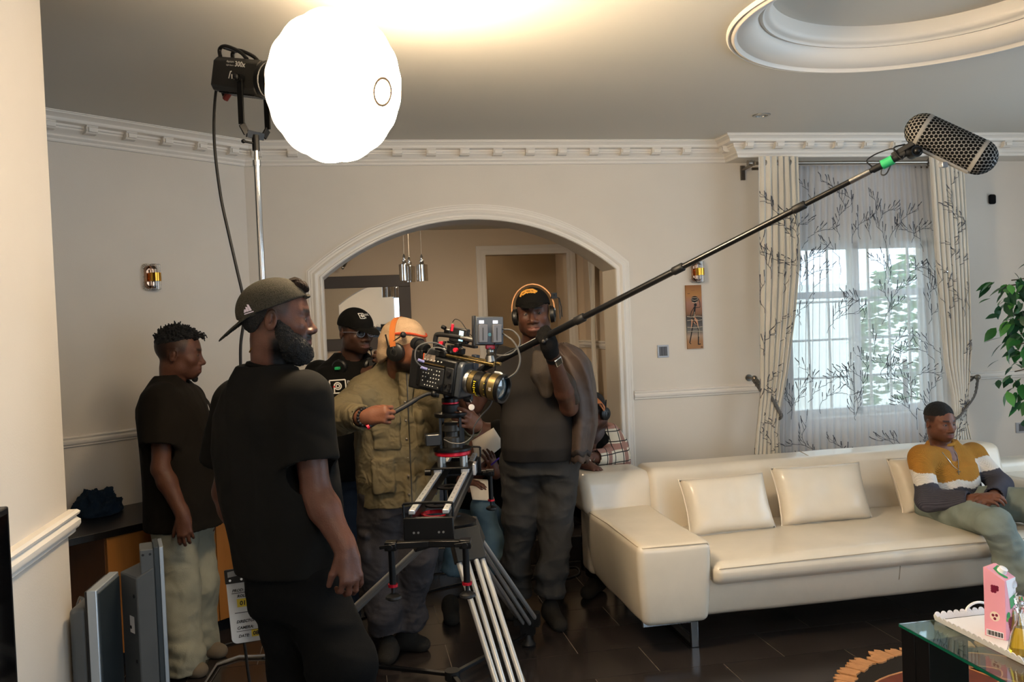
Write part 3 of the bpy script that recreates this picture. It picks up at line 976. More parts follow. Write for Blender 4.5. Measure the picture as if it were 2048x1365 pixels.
eL, fL, oL = drape('curtain', [(.08, 2.57), (.5, 2.60), (.85, 2.65), (1.05, 2.68), (1.5, 2.69), (2.66, 2.715)], [(.08, 2.80), (.5, 2.81), (.8, 2.79), (.95, 2.81), (1.2, 2.87), (1.6, 2.94), (1.95, 2.985), (2.66, 3.0)], .06, 2.645, CY, 6.5, .026, 'cream satin curtain with twig embroidery tied back at the left of the window', 31, 30, M_satin)
eR, fR, oR = drape('curtain', [(.08, 4.05), (.5, 4.06), (.8, 4.13), (.95, 4.13), (1.2, 4.08), (1.6, 4.05), (2.0, 4.02), (2.66, 3.985)], [(.08, 4.37), (.5, 4.30), (.8, 4.22), (.95, 4.24), (1.3, 4.27), (1.6, 4.27), (2.66, 4.255)], .06, 2.645, CY, 7.5, .024, 'cream satin curtain with twig embroidery tied back at the right of the window', 32, 30, M_satin)
eS, fS, oS = drape('sheer_curtain', [(.05, 2.84), (2.7, 2.99)], [(.05, 4.20), (2.7, 4.07)], .06, 2.60, CY+.11, 24, .016, 'sheer grey-white curtain with dark twig embroidery hanging across the window', 33, 100, M_sheer, nu=300, nv=40)
# rod, rings, tie-backs
e = empty('curtain_rod', (3.45, CY+.02, 2.605), 'brushed steel curtain rod with finials above the window', 'curtain rod')
M_rod = mat('antique_steel', '#8f867b', .28, 1.0)
MB().cyl((-.75, 0, 0), (.86, 0, 0), .013).build('rod', M_rod, e)
MB().cyl((-.72, .1, -.02), (.84, .1, -.02), .010).build('sheer_rod', M_rod, e)
for s_ in (-1, 1):
    MB().lathe([(.012, 0), (.018, .006), (.012, .012), (.022, .03), (.016, .05), (.02, .056), (0, .062)], (.85 if s_ > 0 else -.745, 0, 0), (s_, 0, 0), 16).build('finial', M_rod, e)
    MB().cyl((s_*.74, 0, 0), (s_*.74, .21, -.01), .009).box((s_*.74, .205, -.03), (.03, .012, .1)).build('wall_bracket', M_rod, e)
for k, x in enumerate((-.68, -.6, -.5, .56, .66, .76)):
    MB().lathe([(.022, -.004), (.03, -.004), (.03, .004), (.022, .004)], (x, 0, 0), (1, 0, 0), 20, closed=True).build('eyelet', M_rod, e)
for (px, py, x0, xa_, xb_, sg, lab) in ((1505, 757, 2.635, 2.66, 2.85, -1, 'braided curtain tie-back with steel knob at the left of the window'), (1950, 790, 4.32, 4.1, 4.29, 1, 'braided curtain tie-back with steel knob at the right of the window')):
    p = aty(px, py, 5.575) if sg < 0 else np.array((4.44, 5.575, 1.07))
    e = empty('curtain_tieback', tuple(p), lab, 'tie-back', 'curtain tie-backs')
    MB().sphere((0, -.03, 0), .021).cyl((0, -.03, 0), (0, D-p[1], 0), .007).cyl((0, D-p[1]-.012, 0), (0, D-p[1]-.002, 0), .024).build('knob', M_rod, e)
    far = np.array(((2.80 if sg < 0 else 4.13)-p[0], 5.355-p[1], -.25))
    st = spline([(0, -.035, 0), far*.45+np.array((0, -.07, .0)), far*.8+np.array((0, -.03, 0)), far, far+np.array((-sg*-.005, .06, .0)), far*.5+np.array((0, .07, .03)), (0, .0, 0)], 8)
    for k in range(3):
        MB().tube([q+np.array((.006*math.sin(i*1.3+k*2.1), .006*math.cos(i*1.3+k*2.1), .008*math.sin(i*1.3+k*2.1))) for i, q in enumerate(st)], .006, 6).build('cord', mat('grey_braid', '#5c5a58', .6), e)

# ------------------------------------------------------------------ fittings on the walls
M_gold = mat('gold_metal', '#c8963c', .18, 1.0); M_rose = mat('rose_gold', '#c9a184', .15, 1.0)
def sconce(origin, ax, label):
    """origin on the wall, ax along the wall (to the right), out of the wall = ax x z reversed"""
    ax = np.array(ax, float); zz_ = np.array((0, 0, 1.0)); ou = np.cross(ax, zz_)
    e_ = empty('wall_sconce', tuple(origin), label, 'wall light', 'wall sconces')
    def P(x, y, z): return ax*x+ou*y+zz_*z
    # scalloped glass plate behind
    b = MB()
    for k in range(26):
        a = 2*pi*k/26
        b.sphere(P(.047*math.copysign(abs(math.cos(a))**.6, math.cos(a)), .006, .072*math.copysign(abs(math.sin(a))**.6, math.sin(a))), .0085, 8, 6)
    b.build('beaded_rim', M_cglass, e_)
    b = MB()
    oc = [(.034, .05), (.034, -.05), (.018, -.066), (-.018, -.066), (-.034, -.05), (-.034, .05), (-.018, .066), (.018, .066)]
    ic = [(x*.66, z*.74) for x, z in oc]
    V = [P(x, .006, z) for x, z in oc]+[P(x*.95, .03, z*.96) for x, z in oc]+[P(x, .014, z) for x, z in ic]
    n_ = 8
    b.add(V, [(i, (i+1) % 8, 8+(i+1) % 8, 8+i) for i in range(8)]+[(8+i, 8+(i+1) % 8, 16+(i+1) % 8, 16+i) for i in range(8)]+[tuple(range(16, 24))])
    b.build('frame', M_rose, e_, smooth=10)
    MB().lathe([(.026, -.072), (.029, -.07), (.029, .07), (.026, .072), (.022, .07), (.022, -.07)], P(.012, .045, 0), (0, 0, 1), 16, closed=True).build('glass_tube', M_cglass, e_)
    MB().lathe([(.0295, -.024), (.031, -.024), (.031, .024), (.0295, .024)], P(.012, .045, 0), (0, 0, 1), 20, closed=True).build('gold_band', M_gold, e_)
    MB().cyl(P(.012, .045, -.05), P(.012, .045, .045), .006).build('bulb', mat('frosted_bulb', '#e8e2d6', .4), e_)
p = ldir(-.66); p[2] = 1.945
sconce(p, (math.cos(LA), math.sin(LA), 0), 'gold and glass wall sconce on the left wall above the man in pale jeans')
sconce((2.345, D, 1.9), (1, 0, 0), 'gold and glass wall sconce above the small painting by the curtain')
# light switch and socket
def plate(name, x0, x1, z0, z1, label, cat, nrock):
    c = np.array(((x0+x1)/2, D, (z0+z1)/2)); w2, h2 = (x1-x0)/2, (z1-z0)/2
    e_ = empty(name, tuple(c), label, cat)
    b = MB(); b.bb((-w2, -.01, -h2), (w2, 0, -h2*.72)).bb((-w2, -.01, h2*.72), (w2, 0, h2)).bb((-w2, -.01, -h2*.72), (-w2*.72, 0, h2*.72)).bb((w2*.72, -.01, -h2*.72), (w2, 0, h2*.72))
    b.build('frame', mat('pale_silver', '#b4b6bc', .3, .6), e_, bevel=.001)
    for k in range(nrock):
        MB().bb((-w2*.71+1.42*w2*k/nrock+.0008, -.009, -h2*.71), (-w2*.71+1.42*w2*(k+1)/nrock-.0008, -.001, h2*.71)).build('rocker', mat('grey_rocker', '#55555a', .4), e_, bevel=.001)
    return e_
plate('light_switch', 2.046, 2.126, 1.322, 1.408, 'square grey light switch with silver frame between arch and painting', 'switch', 3)
plate('wall_socket', 4.82, 4.98, .63, .705, 'dark wall socket low on the wall by the plant', 'socket', 2)
o = weld(soft((-.026, -.03, -.036), (.026, 0, .036), .024, 6).build('wall_sensor', mat('black_foam', '#101113', .85, bump=.5, bscale=300), None, smooth=0)); o.location = (4.665, D, 2.365)
tag(o, 'small black oval sensor on the wall right of the window', 'sensor')

# painting of a figure carrying a pot
PX0, PX1, PZ0, PZ1 = 2.262, 2.376, 1.372, 1.81
pc = np.array(((PX0+PX1)/2, D-.014, (PZ0+PZ1)/2)); pw, ph_ = (PX1-PX0), (PZ1-PZ0)
e = empty('wall_painting', (pc[0], D, pc[2]), 'tall narrow painting of a figure carrying a pot on the head', 'painting')
b = MB().bb((-pw/2, -.014, -ph_/2), (pw/2, 0, ph_/2))
mp_ = bpy.data.materials.new('sunset_canvas'); mp_.use_nodes = True; nt = mp_.node_tree
tc = nt.nodes.new('ShaderNodeTexCoord'); sx = nt.nodes.new('ShaderNodeSeparateXYZ'); mr = nt.nodes.new('ShaderNodeMapRange'); cr = nt.nodes.new('ShaderNodeValToRGB')
nt.links.new(tc.outputs['Object'], sx.inputs[0]); nt.links.new(sx.outputs[2], mr.inputs[0]); mr.inputs[1].default_value = -ph_/2; mr.inputs[2].default_value = ph_/2
nt.links.new(mr.outputs[0], cr.inputs[0]); nt.links.new(cr.outputs[0], nt.nodes['Principled BSDF'].inputs['Base Color'])
stops = [(0, '#9b6f45'), (.12, '#9c7048'), (.2, '#a58a72'), (.27, '#6a655e'), (.4, '#4b4744'), (.5, '#3a3431'), (.55, '#7d5638'), (.72, '#9a6b58'), (.85, '#a8743c'), (1, '#8a5626')]
for i, (t, h) in enumerate(stops):
    el = cr.color_ramp.elements[i] if i < 2 else cr.color_ramp.elements.new(t)
    el.position = t; el.color = hexc(h)
nt.nodes['Principled BSDF'].inputs['Roughness'].default_value = .7
b.build('canvas', mp_, e, smooth=0)
# figure in picture units: 0..205 x 0..715 (from the left and top of the canvas)
def pp(x, y): return ((x/205-.5)*pw, (.5-y/715)*ph_)
def PL(l, wd): return line2([pp(*q) for q in l], wd/205*pw)
po_ = np.array((0, -.0148, 0))
M_ink = mat('painted_black', '#17120f', .7); M_pale = mat('painted_peach', '#c08a6a', .7); M_lineart = mat('painted_cream', '#c9b79c', .7)
flat_print('pale_cloth', [poly2([pp(*q) for q in ((60, 375), (140, 385), (152, 480), (140, 490), (120, 450), (90, 420), (70, 450), (48, 495), (58, 430))]), PL([(110, 330), (95, 360), (120, 380)], 18)], M_pale, e, po_, (1, 0, 0), (0, 0, 1))
flat_print('figure', [disc2(pp(112, 160), .0265, n=20, sy=.85), disc2(pp(118, 222), .0105, n=14, sy=1.1), PL([(112, 240), (105, 290), (92, 350), (85, 390)], 24), PL([(100, 250), (62, 300), (48, 345), (70, 385)], 9), PL([(120, 255), (180, 250), (178, 200), (160, 150)], 8), PL([(88, 385), (120, 430), (150, 500), (145, 580), (140, 665)], 15), PL([(85, 395), (72, 470), (50, 560), (30, 640)], 14), PL([(135, 668), (172, 664)], 12), PL([(24, 640), (44, 660)], 10)], M_ink, e, po_-np.array((0, .0004, 0)), (1, 0, 0), (0, 0, 1))
flat_print('pale_lines', [PL([(64, 150), (90, 142), (130, 142), (158, 152)], 5), PL([(66, 164), (112, 172), (156, 164)], 5), PL([(78, 190), (112, 200), (146, 188)], 6), PL([(4, 350), (60, 358), (140, 350), (200, 360)], 6), PL([(4, 395), (60, 390), (150, 398), (200, 392)], 5), PL([(4, 470), (100, 478), (200, 470)], 5), PL([(4, 520), (100, 515), (200, 524)], 4), PL([(104, 300), (90, 370)], 5), PL([(128, 440), (156, 500), (150, 580)], 4)], M_lineart, e, po_-np.array((0, .0007, 0)), (1, 0, 0), (0, 0, 1))
flat_print('birds', [PL([(20, 92), (35, 96), (52, 92)], 5), PL([(78, 58), (86, 61)], 4), PL([(100, 58), (110, 57)], 4), PL([(170, 700), (198, 700)], 8)], M_ink, e, po_-np.array((0, .0004, 0)), (1, 0, 0), (0, 0, 1))

# ------------------------------------------------------------------ plant at the right
e = empty('potted_ficus', (4.78, 5.02, 0), 'leafy green artificial ficus at the right edge, in front of the wall', 'plant')
off = np.array((4.78, 5.02, 0))
MB().lathe([(0, 0), (.13, 0), (.17, .3), (.18, .3), (.18, .32), (.15, .32), (.14, .27), (0, .27)], n=24).build('pot', mat('pot_clay', '#4f443a', .7), e)
MB().tube(spline([(0, 0, .25), (.01, .01, .8), (-.03, .0, 1.3), (-.02, 0, 1.75)], 6), .016, 8).build('trunk', mat('ficus_bark', '#5b4a38', .9), e)
M_leaf = mat('ficus_leaf', '#2f6b33', .35, var=.3, vscale=9, coordmode='Object'); M_leaf2 = mat('ficus_leaf_light', '#4f8f3a', .35, var=.2, vscale=9); M_leaf3 = mat('ficus_leaf_dark', '#1f4a2c', .35, var=.2, vscale=9)
lms = []
for m_ in (M_leaf, M_leaf2, M_leaf3):
    b = MB()
    pr_ = [(0, 0), (.2, .18), (.4, .25), (.62, .22), (.82, .11), (1, 0)]
    V = []
    for t, wd in pr_:
        z = -.18*t*t
        V += [(-wd, t, z+.06*wd*2), (0, t, z), (wd, t, z+.06*wd*2)]
    Fc = []
    for i in range(5):
        a = 3*i
        Fc += [(a, a+1, a+4, a+3), (a+1, a+2, a+5, a+4)]
    me = mesh_from('leaf', np.array(b.add(V, Fc).V)*.095, b.F, 0); me.polygons.foreach_set('use_smooth', [True]*len(me.polygons)); me.materials.append(m_); lms.append(me)
rnd = random.Random(12)
clus = [(2012, 572, .1, 9), (2035, 560, .1, 8), (2032, 598, .1, 10), (2022, 640, .08, 10), (2045, 640, .1, 9), (2040, 668, .09, 12), (2036, 700, .06, 8), (2052, 690, .1, 8), (2052, 745, .09, 9), (2068, 720, .12, 10), (2062, 780, .1, 8), (2058, 838, .07, 7), (2085, 600, .14, 14), (2090, 680, .15, 14), (2095, 800, .14, 12), (2100, 520, .12, 10)]
brn = MB()
for px, py, sp_, n_ in clus:
    c = at(px, py, 5.28)-off
    c[1] += rnd.uniform(-.12, .12)
    root = np.array((-.02, 0, min(max(c[2]-.1, .7), 1.7)))
    br = spline([root, (root+c)/2+np.array((0, 0, .06)), c], 6)
    brn.tube(br, .004, 5)
    for k in range(int(n_*1.7)):
        p = c+np.array([rnd.gauss(0, sp_*.55), rnd.gauss(0, sp_*.6), rnd.gauss(0, sp_*.55)])
        l_ = bpy.data.objects.new('leaf', lms[rnd.choice((0, 0, 1, 2, 2))]); COL.objects.link(l_); l_.parent = e
        dr = p-c; yaw = math.atan2(dr[1], dr[0])-pi/2+rnd.gauss(0, .7)
        s_ = rnd.uniform(.75, 1.25)
        l_.location = p; l_.rotation_euler = (rnd.uniform(-1.3, -.1), rnd.uniform(-.7, .7), yaw); l_.scale = (s_, s_, s_)
brn.build('twigs', MATS['ficus_bark'], e)
# ------------------------------------------------------------------ lantern light on its stand
M_dgrey = mat('dark_grey_metal', '#2b2a28', .4, .3); M_blackm = mat('black_metal', '#151516', .35, .5)
M_white_print = mat('white_print', '#d9d6cf', .6); M_rubber = mat('black_rubber', '#0d0d0e', .55)
def mat3(x, y, z): return Matrix([tuple(map(float, v)) for v in zip(x, y, z)])
LC = at(670, 174, 2.9)
la_ = .85*RT-.22*UP-.48*fw; la_ /= np.linalg.norm(la_)
lu = np.array((0, 0, 1.0))-la_*la_[2]; lu /= np.linalg.norm(lu); ls = np.cross(lu, la_)   # forward, up, side (towards image-near)
stand_xy = None
lamp_c = LC-la_*.40
e = empty('lantern_softbox', tuple(LC), 'glowing white lantern softbox on the film light', 'lantern', rot=mat3(ls, lu, la_))
A_, R_ = .198, .253
m = bpy.data.materials.new('lantern_cloth'); m.use_nodes = True; nt = m.node_tree
pb = nt.nodes['Principled BSDF']; pb.inputs['Base Color'].default_value = (.9, .9, .9, 1); pb.inputs['Emission Color'].default_value = (1, .77, .50, 1)
tc = nt.nodes.new('ShaderNodeTexCoord'); sx = nt.nodes.new('ShaderNodeSeparateXYZ'); mr = nt.nodes.new('ShaderNodeMapRange'); mr.interpolation_type = 'SMOOTHSTEP'
gd = RT*.95-UP*.22-fw*.15; gd = np.array((gd@ls, gd@lu, gd@la_))
dp_ = nt.nodes.new('ShaderNodeVectorMath'); dp_.operation = 'DOT_PRODUCT'; dp_.inputs[1].default_value = tuple(gd); nt.links.new(tc.outputs['Object'], dp_.inputs[0]); nt.links.new(dp_.outputs['Value'], mr.inputs[0])
mr.inputs[1].default_value = -.06; mr.inputs[2].default_value = .2; mr.inputs[3].default_value = LAMP_STRENGTH*.05; mr.inputs[4].default_value = LAMP_STRENGTH
nt.links.new(mr.outputs[0], pb.inputs['Emission Strength'])
M_lantern = m
def lan(u, v):
    a = pi*(.06+.94*v); t = 2*pi*u
    sc = 1-.028*abs(math.sin(8*t))**2*math.sin(a)
    return np.array((R_*math.sin(a)*math.cos(t)*sc, R_*math.sin(a)*math.sin(t)*sc, -A_*math.cos(a)))
MB().grid(lan, 96, 40, closeu=True).build('diffuser', M_lantern, e, smooth=180)
MB().lathe([(.039, -.006), (.047, -.006), (.047, .006), (.039, .006)], (0, 0, A_+.002), (0, 0, 1), 28, closed=True).build('front_ring', mat('ring_tan', '#8a6a45', .6), e)
MB().lathe([(.06, -.1), (.062, -.05), (.12, .02), (.124, .018), (.068, -.054), (.066, -.102)], (0, 0, -A_+.008), (0, 0, 1), 24, closed=True).build('skirt', M_blackm, e)
for k in range(16):
    a = 2*pi*(k+.5)/16
    MB().sphere((.15*math.cos(a), .15*math.sin(a), -A_*.80), .009, 8, 6).build('rib_tip', mat('rib_cap', '#b8a58a', .5), e)
# lamp head
LH = LC-la_*(A_+.10)
e = empty('film_light', tuple(LH), 'black film light fixture behind the glowing lantern', 'film light', rot=mat3(ls, lu, la_))
b = MB()
b.lathe([(.05, -.004), (.066, 0), (.066, -.02), (.056, -.03)], n=24)
b.build('mount_ring', M_blackm, e)
oc = [(-.05, -.045), (-.036, -.062), (.036, -.062), (.05, -.045), (.05, .045), (.036, .06), (-.036, .06), (-.05, .045)]
MB().prism(oc, (1, 0, 0), (0, 1, 0), (0, 0, -.245), (0, 0, 1), .22).build('housing', M_dgrey, e, bevel=.004, smooth=30)
for k in range(16):
    MB().bb((-.036, -.066, -.215+.0115*k), (.036, -.0615, -.209+.0115*k)).build('cooling_fin', M_blackm, e)
MB().prism([(p[0]*.96, p[1]*.96) for p in oc], (1, 0, 0), (0, 1, 0), (0, 0, -.25), (0, 0, 1), .016).build('rear_cap', M_blackm, e, bevel=.003)
hp = spline([(0, .055, -.235), (0, .085, -.245), (0, .098, -.215), (0, .082, -.14), (0, .06, -.10)], 5)
for s_ in (-.03, .03): MB().tube([p+np.array((s_, 0, 0)) for p in hp], .007, 8).build('handle_bar', M_blackm, e)
MB().bar((-.03, .095, -.225), (.03, .095, -.225), .016, .012).build('handle_grip', M_blackm, e, bevel=.003)
# near side faces the camera: side axis ls points to the camera if ls.fw < 0
sd = 1 if (ls@fw) < 0 else -1
MB().cyl((sd*.05, -.012, -.09), (sd*.075, -.012, -.09), .014).sphere((sd*.078, -.012, -.09), .012, 10, 8).build('tilt_knob', M_blackm, e)
ax_t = np.array((0, 0, 1.0)); 
if (la_@RT) < 0: ax_t = -ax_t
tv, tf = text_verts('300x', .026, shear=.0, bold=.0004)
flat_print('lettering', [(tv, tf)], M_white_print, e, (sd*.0505, .028, -.135), ax_t, (0, 1, 0))
tv, tf = text_verts('Aputure', .011); tv2, tf2 = text_verts('Light Storm', .008)
flat_print('lettering', [([(a, c+.0115, 0) for a, c, _ in tv], tf), (tv2, tf2)], M_white_print, e, (sd*.0505, .028, -.178), ax_t, (0, 1, 0))
flat_print('maker_mark', [line2([(-.007, -.012), (-.002, .013), (.004, .013)], .005), line2([(.006, .004), (.010, -.012)], .005)], M_white_print, e, (sd*.0505, -.004, -.15), ax_t, (0, 1, 0))
# yoke in lamp space hangs straight down in the world
dn_w = np.array((0, 0, -1.0)); dl = np.array((dn_w@ls, dn_w@lu, dn_w@la_))
piv = np.array((0, -.012, -.09)); Ly = .19
b = MB()
for s_ in (-1, 1):
    b.bar(piv+np.array((s_*.062, 0, 0))-dl*.01, piv+np.array((s_*.062, 0, 0))+dl*(Ly-.03), .006, .026, hint=(0, 0, 1))
b.bar(piv+np.array((-.04, 0, 0))+dl*Ly, piv+np.array((.04, 0, 0))+dl*Ly, .026, .006, hint=(0, 0, 1))
for s_ in (-1, 1): b.bar(piv+np.array((s_*.062, 0, 0))+dl*(Ly-.03), piv+np.array((s_*.04, 0, 0))+dl*Ly, .026, .006, hint=(0, 0, 1))
b.build('yoke', M_blackm, e, bevel=.001)
MB().cyl(piv+dl*Ly, piv+dl*(Ly+.055), .013).build('spigot', M_blackm, e)
MB().cyl(piv+dl*(Ly+.03), piv+dl*(Ly+.03)+np.array((sd*.04, 0, -.012)), .004).sphere(piv+dl*(Ly+.03)+np.array((sd*.045, 0, -.014)), .008, 8, 6).build('wing_screw', M_blackm, e)
MB().cyl((0, -.055, -.2), (0, -.085, -.22), .011).build('power_plug', mat('plug_red', '#5a1a16', .5), e)
# stand
Rl = np.array([ls, lu, la_]).T
top = LH+Rl@(piv+dl*(Ly+.05))
e = empty('light_stand', (top[0], top[1], 0), 'tall chrome light stand carrying the lantern light', 'light stand')
H_ = top[2]
MB().cyl((0, 0, 1.6), (0, 0, H_), .0085).build('top_tube', M_chrome, e)
MB().cyl((0, 0, .8), (0, 0, H_-.045), .0115).cyl((0, 0, H_-.06), (0, 0, H_-.04), .0145).build('upper_tube', M_chrome, e)
MB().cyl((0, 0, .12), (0, 0, .98), .0155).build('lower_tube', M_chrome, e)
MB().cyl((0, 0, .93), (0, 0, 1.0), .021).cyl((.02, 0, .96), (.055, 0, .96), .006).sphere((.06, 0, .96), (.008, .014, .014), 8, 6).build('collar', M_blackm, e)
MB().cyl((0, 0, .405), (0, 0, .455), .024).build('leg_collar', M_brushed, e)
for a in (2.72, .75, 1.75):
    dx = np.array((math.cos(a), math.sin(a), 0))
    q = MB().tube([dx*.02+(0, 0, .43), dx*.16+(0, 0, .42), dx*.25+(0, 0, .39), dx*.52+(0, 0, .02)], .0125, 10).build('leg', M_chrome, e)
    MB().sphere(dx*.525+(0, 0, .014), (.018, .018, .014), 10, 8).build('rubber_foot', M_rubber, q)
    MB().bar((0, 0, .14)+dx*.02, dx*.33+(0, 0, .27), .014, .005).build('brace', M_brushed, e)
# lamp cable
pl = LH+Rl@np.array((0, -.085, -.22))
cpts = [pl, at(436, 168, 3.2), at(429, 215, 3.15), at(429, 290, 3.1), at(441, 390, 3.08), at(458, 470, 3.06), at(474, 540, 3.05), at(487, 600, 3.05), at(487, 645, 3.05), at(481, 700, 3.05), at(484, 800, 3.06), at(492, 1000, 3.08), at(488, 1250, 3.1), at(492, 1310, 3.1), at(507, 1420, 3.1)]
cpts[-1][2] = .3
pe = cpts[-1].copy(); pe[2] = .008; cpts.append(pe+np.array((.05, .05, 0))); cpts.append(pe+np.array((.3, .5, 0)))
o = MB().tube(spline(cpts, 8), .0055, 8).build('lamp_cable', M_rubber, None); tag(o, 'black power cable looping down from the film light to the floor', 'cable')

# ------------------------------------------------------------------ boom pole and blimp microphone
BA = at(893, 775, 4.42); BB = at(1812, 306, 3.06)
e = empty('boom_pole', tuple(BA), 'long black boom pole held up over the set', 'boom pole')
bd = BB-BA; BL = np.linalg.norm(bd); bu = bd/BL
def tpx(px):   # fraction along the pole that shows at pixel column px
    lo, hi = 0., 1.
    for _ in range(40):
        t = (lo+hi)/2; p = BA+bd*t-np.array((0, 0, EYE)); x = 1024+F_PX*(p@RT)/(p@fw)
        lo, hi = (t, hi) if x < px else (lo, t)
    return (lo+hi)/2
ts = [0, tpx(1168), tpx(1366), tpx(1610), tpx(1718), 1]
rs = [.0165, .0145, .0125, .0105, .0095]
M_pole = mat('black_carbon', '#0e0e0f', .28, 0, spec=.6)
for i in range(5):
    MB().cyl(bd*ts[i], bd*ts[i+1], rs[i], n=16).build('section', M_pole if i != 3 else mat('black_carbon', ''), e)
for i, px in enumerate((1168, 1366, 1610)):
    t = tpx(px)
    MB().lathe([(rs[i]+.001, -.05), (rs[i]+.0035, -.047), (rs[i]+.0035, .0), (rs[i]+.001, .003)], bd*t, bu, 20).build('locking_collar', M_rubber, e)
MB().cyl(bd*tpx(1700), bd*tpx(1740), .0112).build('silver_collar', M_brushed, e)
p5 = bd*tpx(1775)
MB().cyl(p5-bu*.02, p5+bu*.02, .0175).build('green_tape', mat('green_tape', '#2fae6b', .5), e)
MB().cyl(bd*tpx(1745), bd*1.0, .013).build('tip', M_rubber, e)
cb = spline([bd*tpx(1745)+UP*.01, bd*tpx(1745)-RT*.02+UP*.035, bd*tpx(1760)+UP*.05, bd*tpx(1790)+UP*.03, bd*tpx(1775)-UP*.035, bd*tpx(1762)-UP*.03, bd*tpx(1768)+UP*.008], 8)
MB().tube(cb, .0025, 6).build('cable_loop', M_rubber, e)
# blimp
Ba, Bb = at(1846, 262, 3.05), at(1957, 314, 2.98)
e = empty('blimp_microphone', tuple((Ba+Bb)/2), 'grey blimp microphone with black honeycomb grille at the boom tip', 'microphone')
o0 = (Ba+Bb)/2; ba = Bb-Ba; L_ = np.linalg.norm(ba); ba /= L_
bx, by, _ = frame_of(ba)
RB = .0600
prof = [(RB*math.sin(t), -L_/2-RB*math.cos(t)) for t in np.linspace(0, pi/2, 10)]+[(RB*math.cos(t), L_/2+RB*math.sin(t)) for t in np.linspace(0, pi/2, 10)]
prof[0] = (0, prof[0][1]); prof[-1] = (0, prof[-1][1])
M_bgrey = mat('blimp_grey', '#8b8883', .5)
MB().lathe(prof, (0, 0, 0), ba, 40).build('basket', M_bgrey, e, smooth=60)
for s_ in (-1, 1):
    MB().lathe([(RB, -.006), (RB+.002, -.006), (RB+.002, .006), (RB, .006)], ba*s_*L_/2, ba, 40, closed=True).build('band', M_bgrey, e)
hb = MB()
pitch = .0136; nr = int(round(2*pi*RB/pitch)); hx = pitch*.475
def hexa(c, n_, t1, r_):
    t2 = np.cross(n_, t1)
    hb.add([c+n_*.0006+r_*(t1*math.cos(pi/3*k+pi/6)+t2*math.sin(pi/3*k+pi/6)) for k in range(6)], [tuple(range(6))])
rows = int((L_-.016)/(pitch*.866))
for i in range(rows):
    h = -L_/2+.008+(i+.5)*(L_-.016)/rows
    for k in range(nr):
        a = 2*pi*(k+.5*(i % 2))/nr; n_ = bx*math.cos(a)+by*math.sin(a)
        hexa(n_*RB+ba*h, n_, ba, hx)
for s_ in (-1, 1):
    for i in range(8):
        ph = .14+i*pitch*.9/RB
        if ph > 1.5: break
        nn_ = max(int(round(nr*math.cos(ph))), 1)
        for k in range(nn_):
            a = 2*pi*(k+.5*(i % 2))/nn_; n_ = (bx*math.cos(a)+by*math.sin(a))*math.cos(ph)+ba*s_*math.sin(ph)
            hexa(n_*RB+ba*s_*L_/2, n_, np.cross(n_, np.cross(ba*s_, n_)+1e-6)/max(np.linalg.norm(np.cross(n_, np.cross(ba*s_, n_))), 1e-6), hx*.95)
q = hb.build('grille_holes', mat('grille_black', '#060606', .8), e, smooth=0); q['kind'] = 'stuff'
dnb = -UP*.87-RT*.47; dnb -= ba*(dnb@ba); dnb /= np.linalg.norm(dnb)
MB().bar(-ba*L_*.5+dnb*(RB+.004), ba*L_*.5+dnb*(RB+.004), .014, .008, hint=tuple(dnb)).build('mount_rail', M_bgrey, e, bevel=.001)
MB().box(ba*.02+dnb*(RB+.017), (.022, .022, .018)).build('rail_foot', mat('pale_silver', ''), e, bevel=.002)
# swivel mount between pole tip and blimp
BBm = BB-o0
mc = -ba*L_*.33+dnb*(RB+.01)
MB().cyl(BBm, BBm+(mc-BBm)*.55, .014).cyl(BBm+(mc-BBm)*.5, mc, .009).build('swivel_arm', M_rubber, e)
MB().cyl(BBm+(mc-BBm)*.55-fw*.022, BBm+(mc-BBm)*.55+fw*.022, .02).sphere(BBm+(mc-BBm)*.55-fw*.026, .014, 10, 8).build('swivel_knob', M_blackm, e)
MB().bar(BBm-bu*.05+UP*.014, BBm+bu*.03+UP*.02, .02, .02).build('connector_block', M_rubber, e, bevel=.004)
MB().tube(spline([mc-ba*.06, mc-ba*.085+dnb*.03, mc-ba*.04+dnb*.05, BBm+UP*.03], 6), .003, 6).build('mic_cable', M_rubber, e)

# ------------------------------------------------------------------ slider, tripod
SZ = .985
def onz(px, py, z):
    v = at(px, py, 1.0)-np.array((0, 0, EYE)); return np.array((0, 0, EYE))+v*((z-EYE)/v[2])
sF = onz(857, 1022, SZ); sM = onz(905, 942, SZ)
sdv = sM-sF; sdv[2] = 0; sdv /= np.linalg.norm(sdv); ssd = np.array((sdv[1], -sdv[0], 0)); zz = np.array((0, 0, 1.0))
e = empty('camera_slider', tuple(sF-zz*.07), 'camera slider with two silver rails and black end plates on the tripod', 'camera slider', rot=mat3(ssd, sdv, zz))
SL = 1.25; gw = .058
for s_ in (-1, 1):
    q = MB().bb((s_*gw-.011, .0, .058), (s_*gw+.011, SL, .072)).build('rail', mat('rail_steel', '#c6c9cc', .3, .6), e, bevel=.002)
    for k in range(16): MB().cyl((s_*gw, .05+.075*k, .0722), (s_*gw, .05+.075*k, .0727), .0032, n=8).build('rail_bolt', M_chrome, q)
    MB().bb((s_*(gw+.006)-.007, .0, .0), (s_*(gw+.006)+.007, SL, .056)).build('side_beam', M_blackm, e, bevel=.002)
    MB().bb((s_*(gw+.0135)-.001, .02, .03), (s_*(gw+.0135)+.001, SL-.02, .044)).build('scale_strip', M_brushed, e)
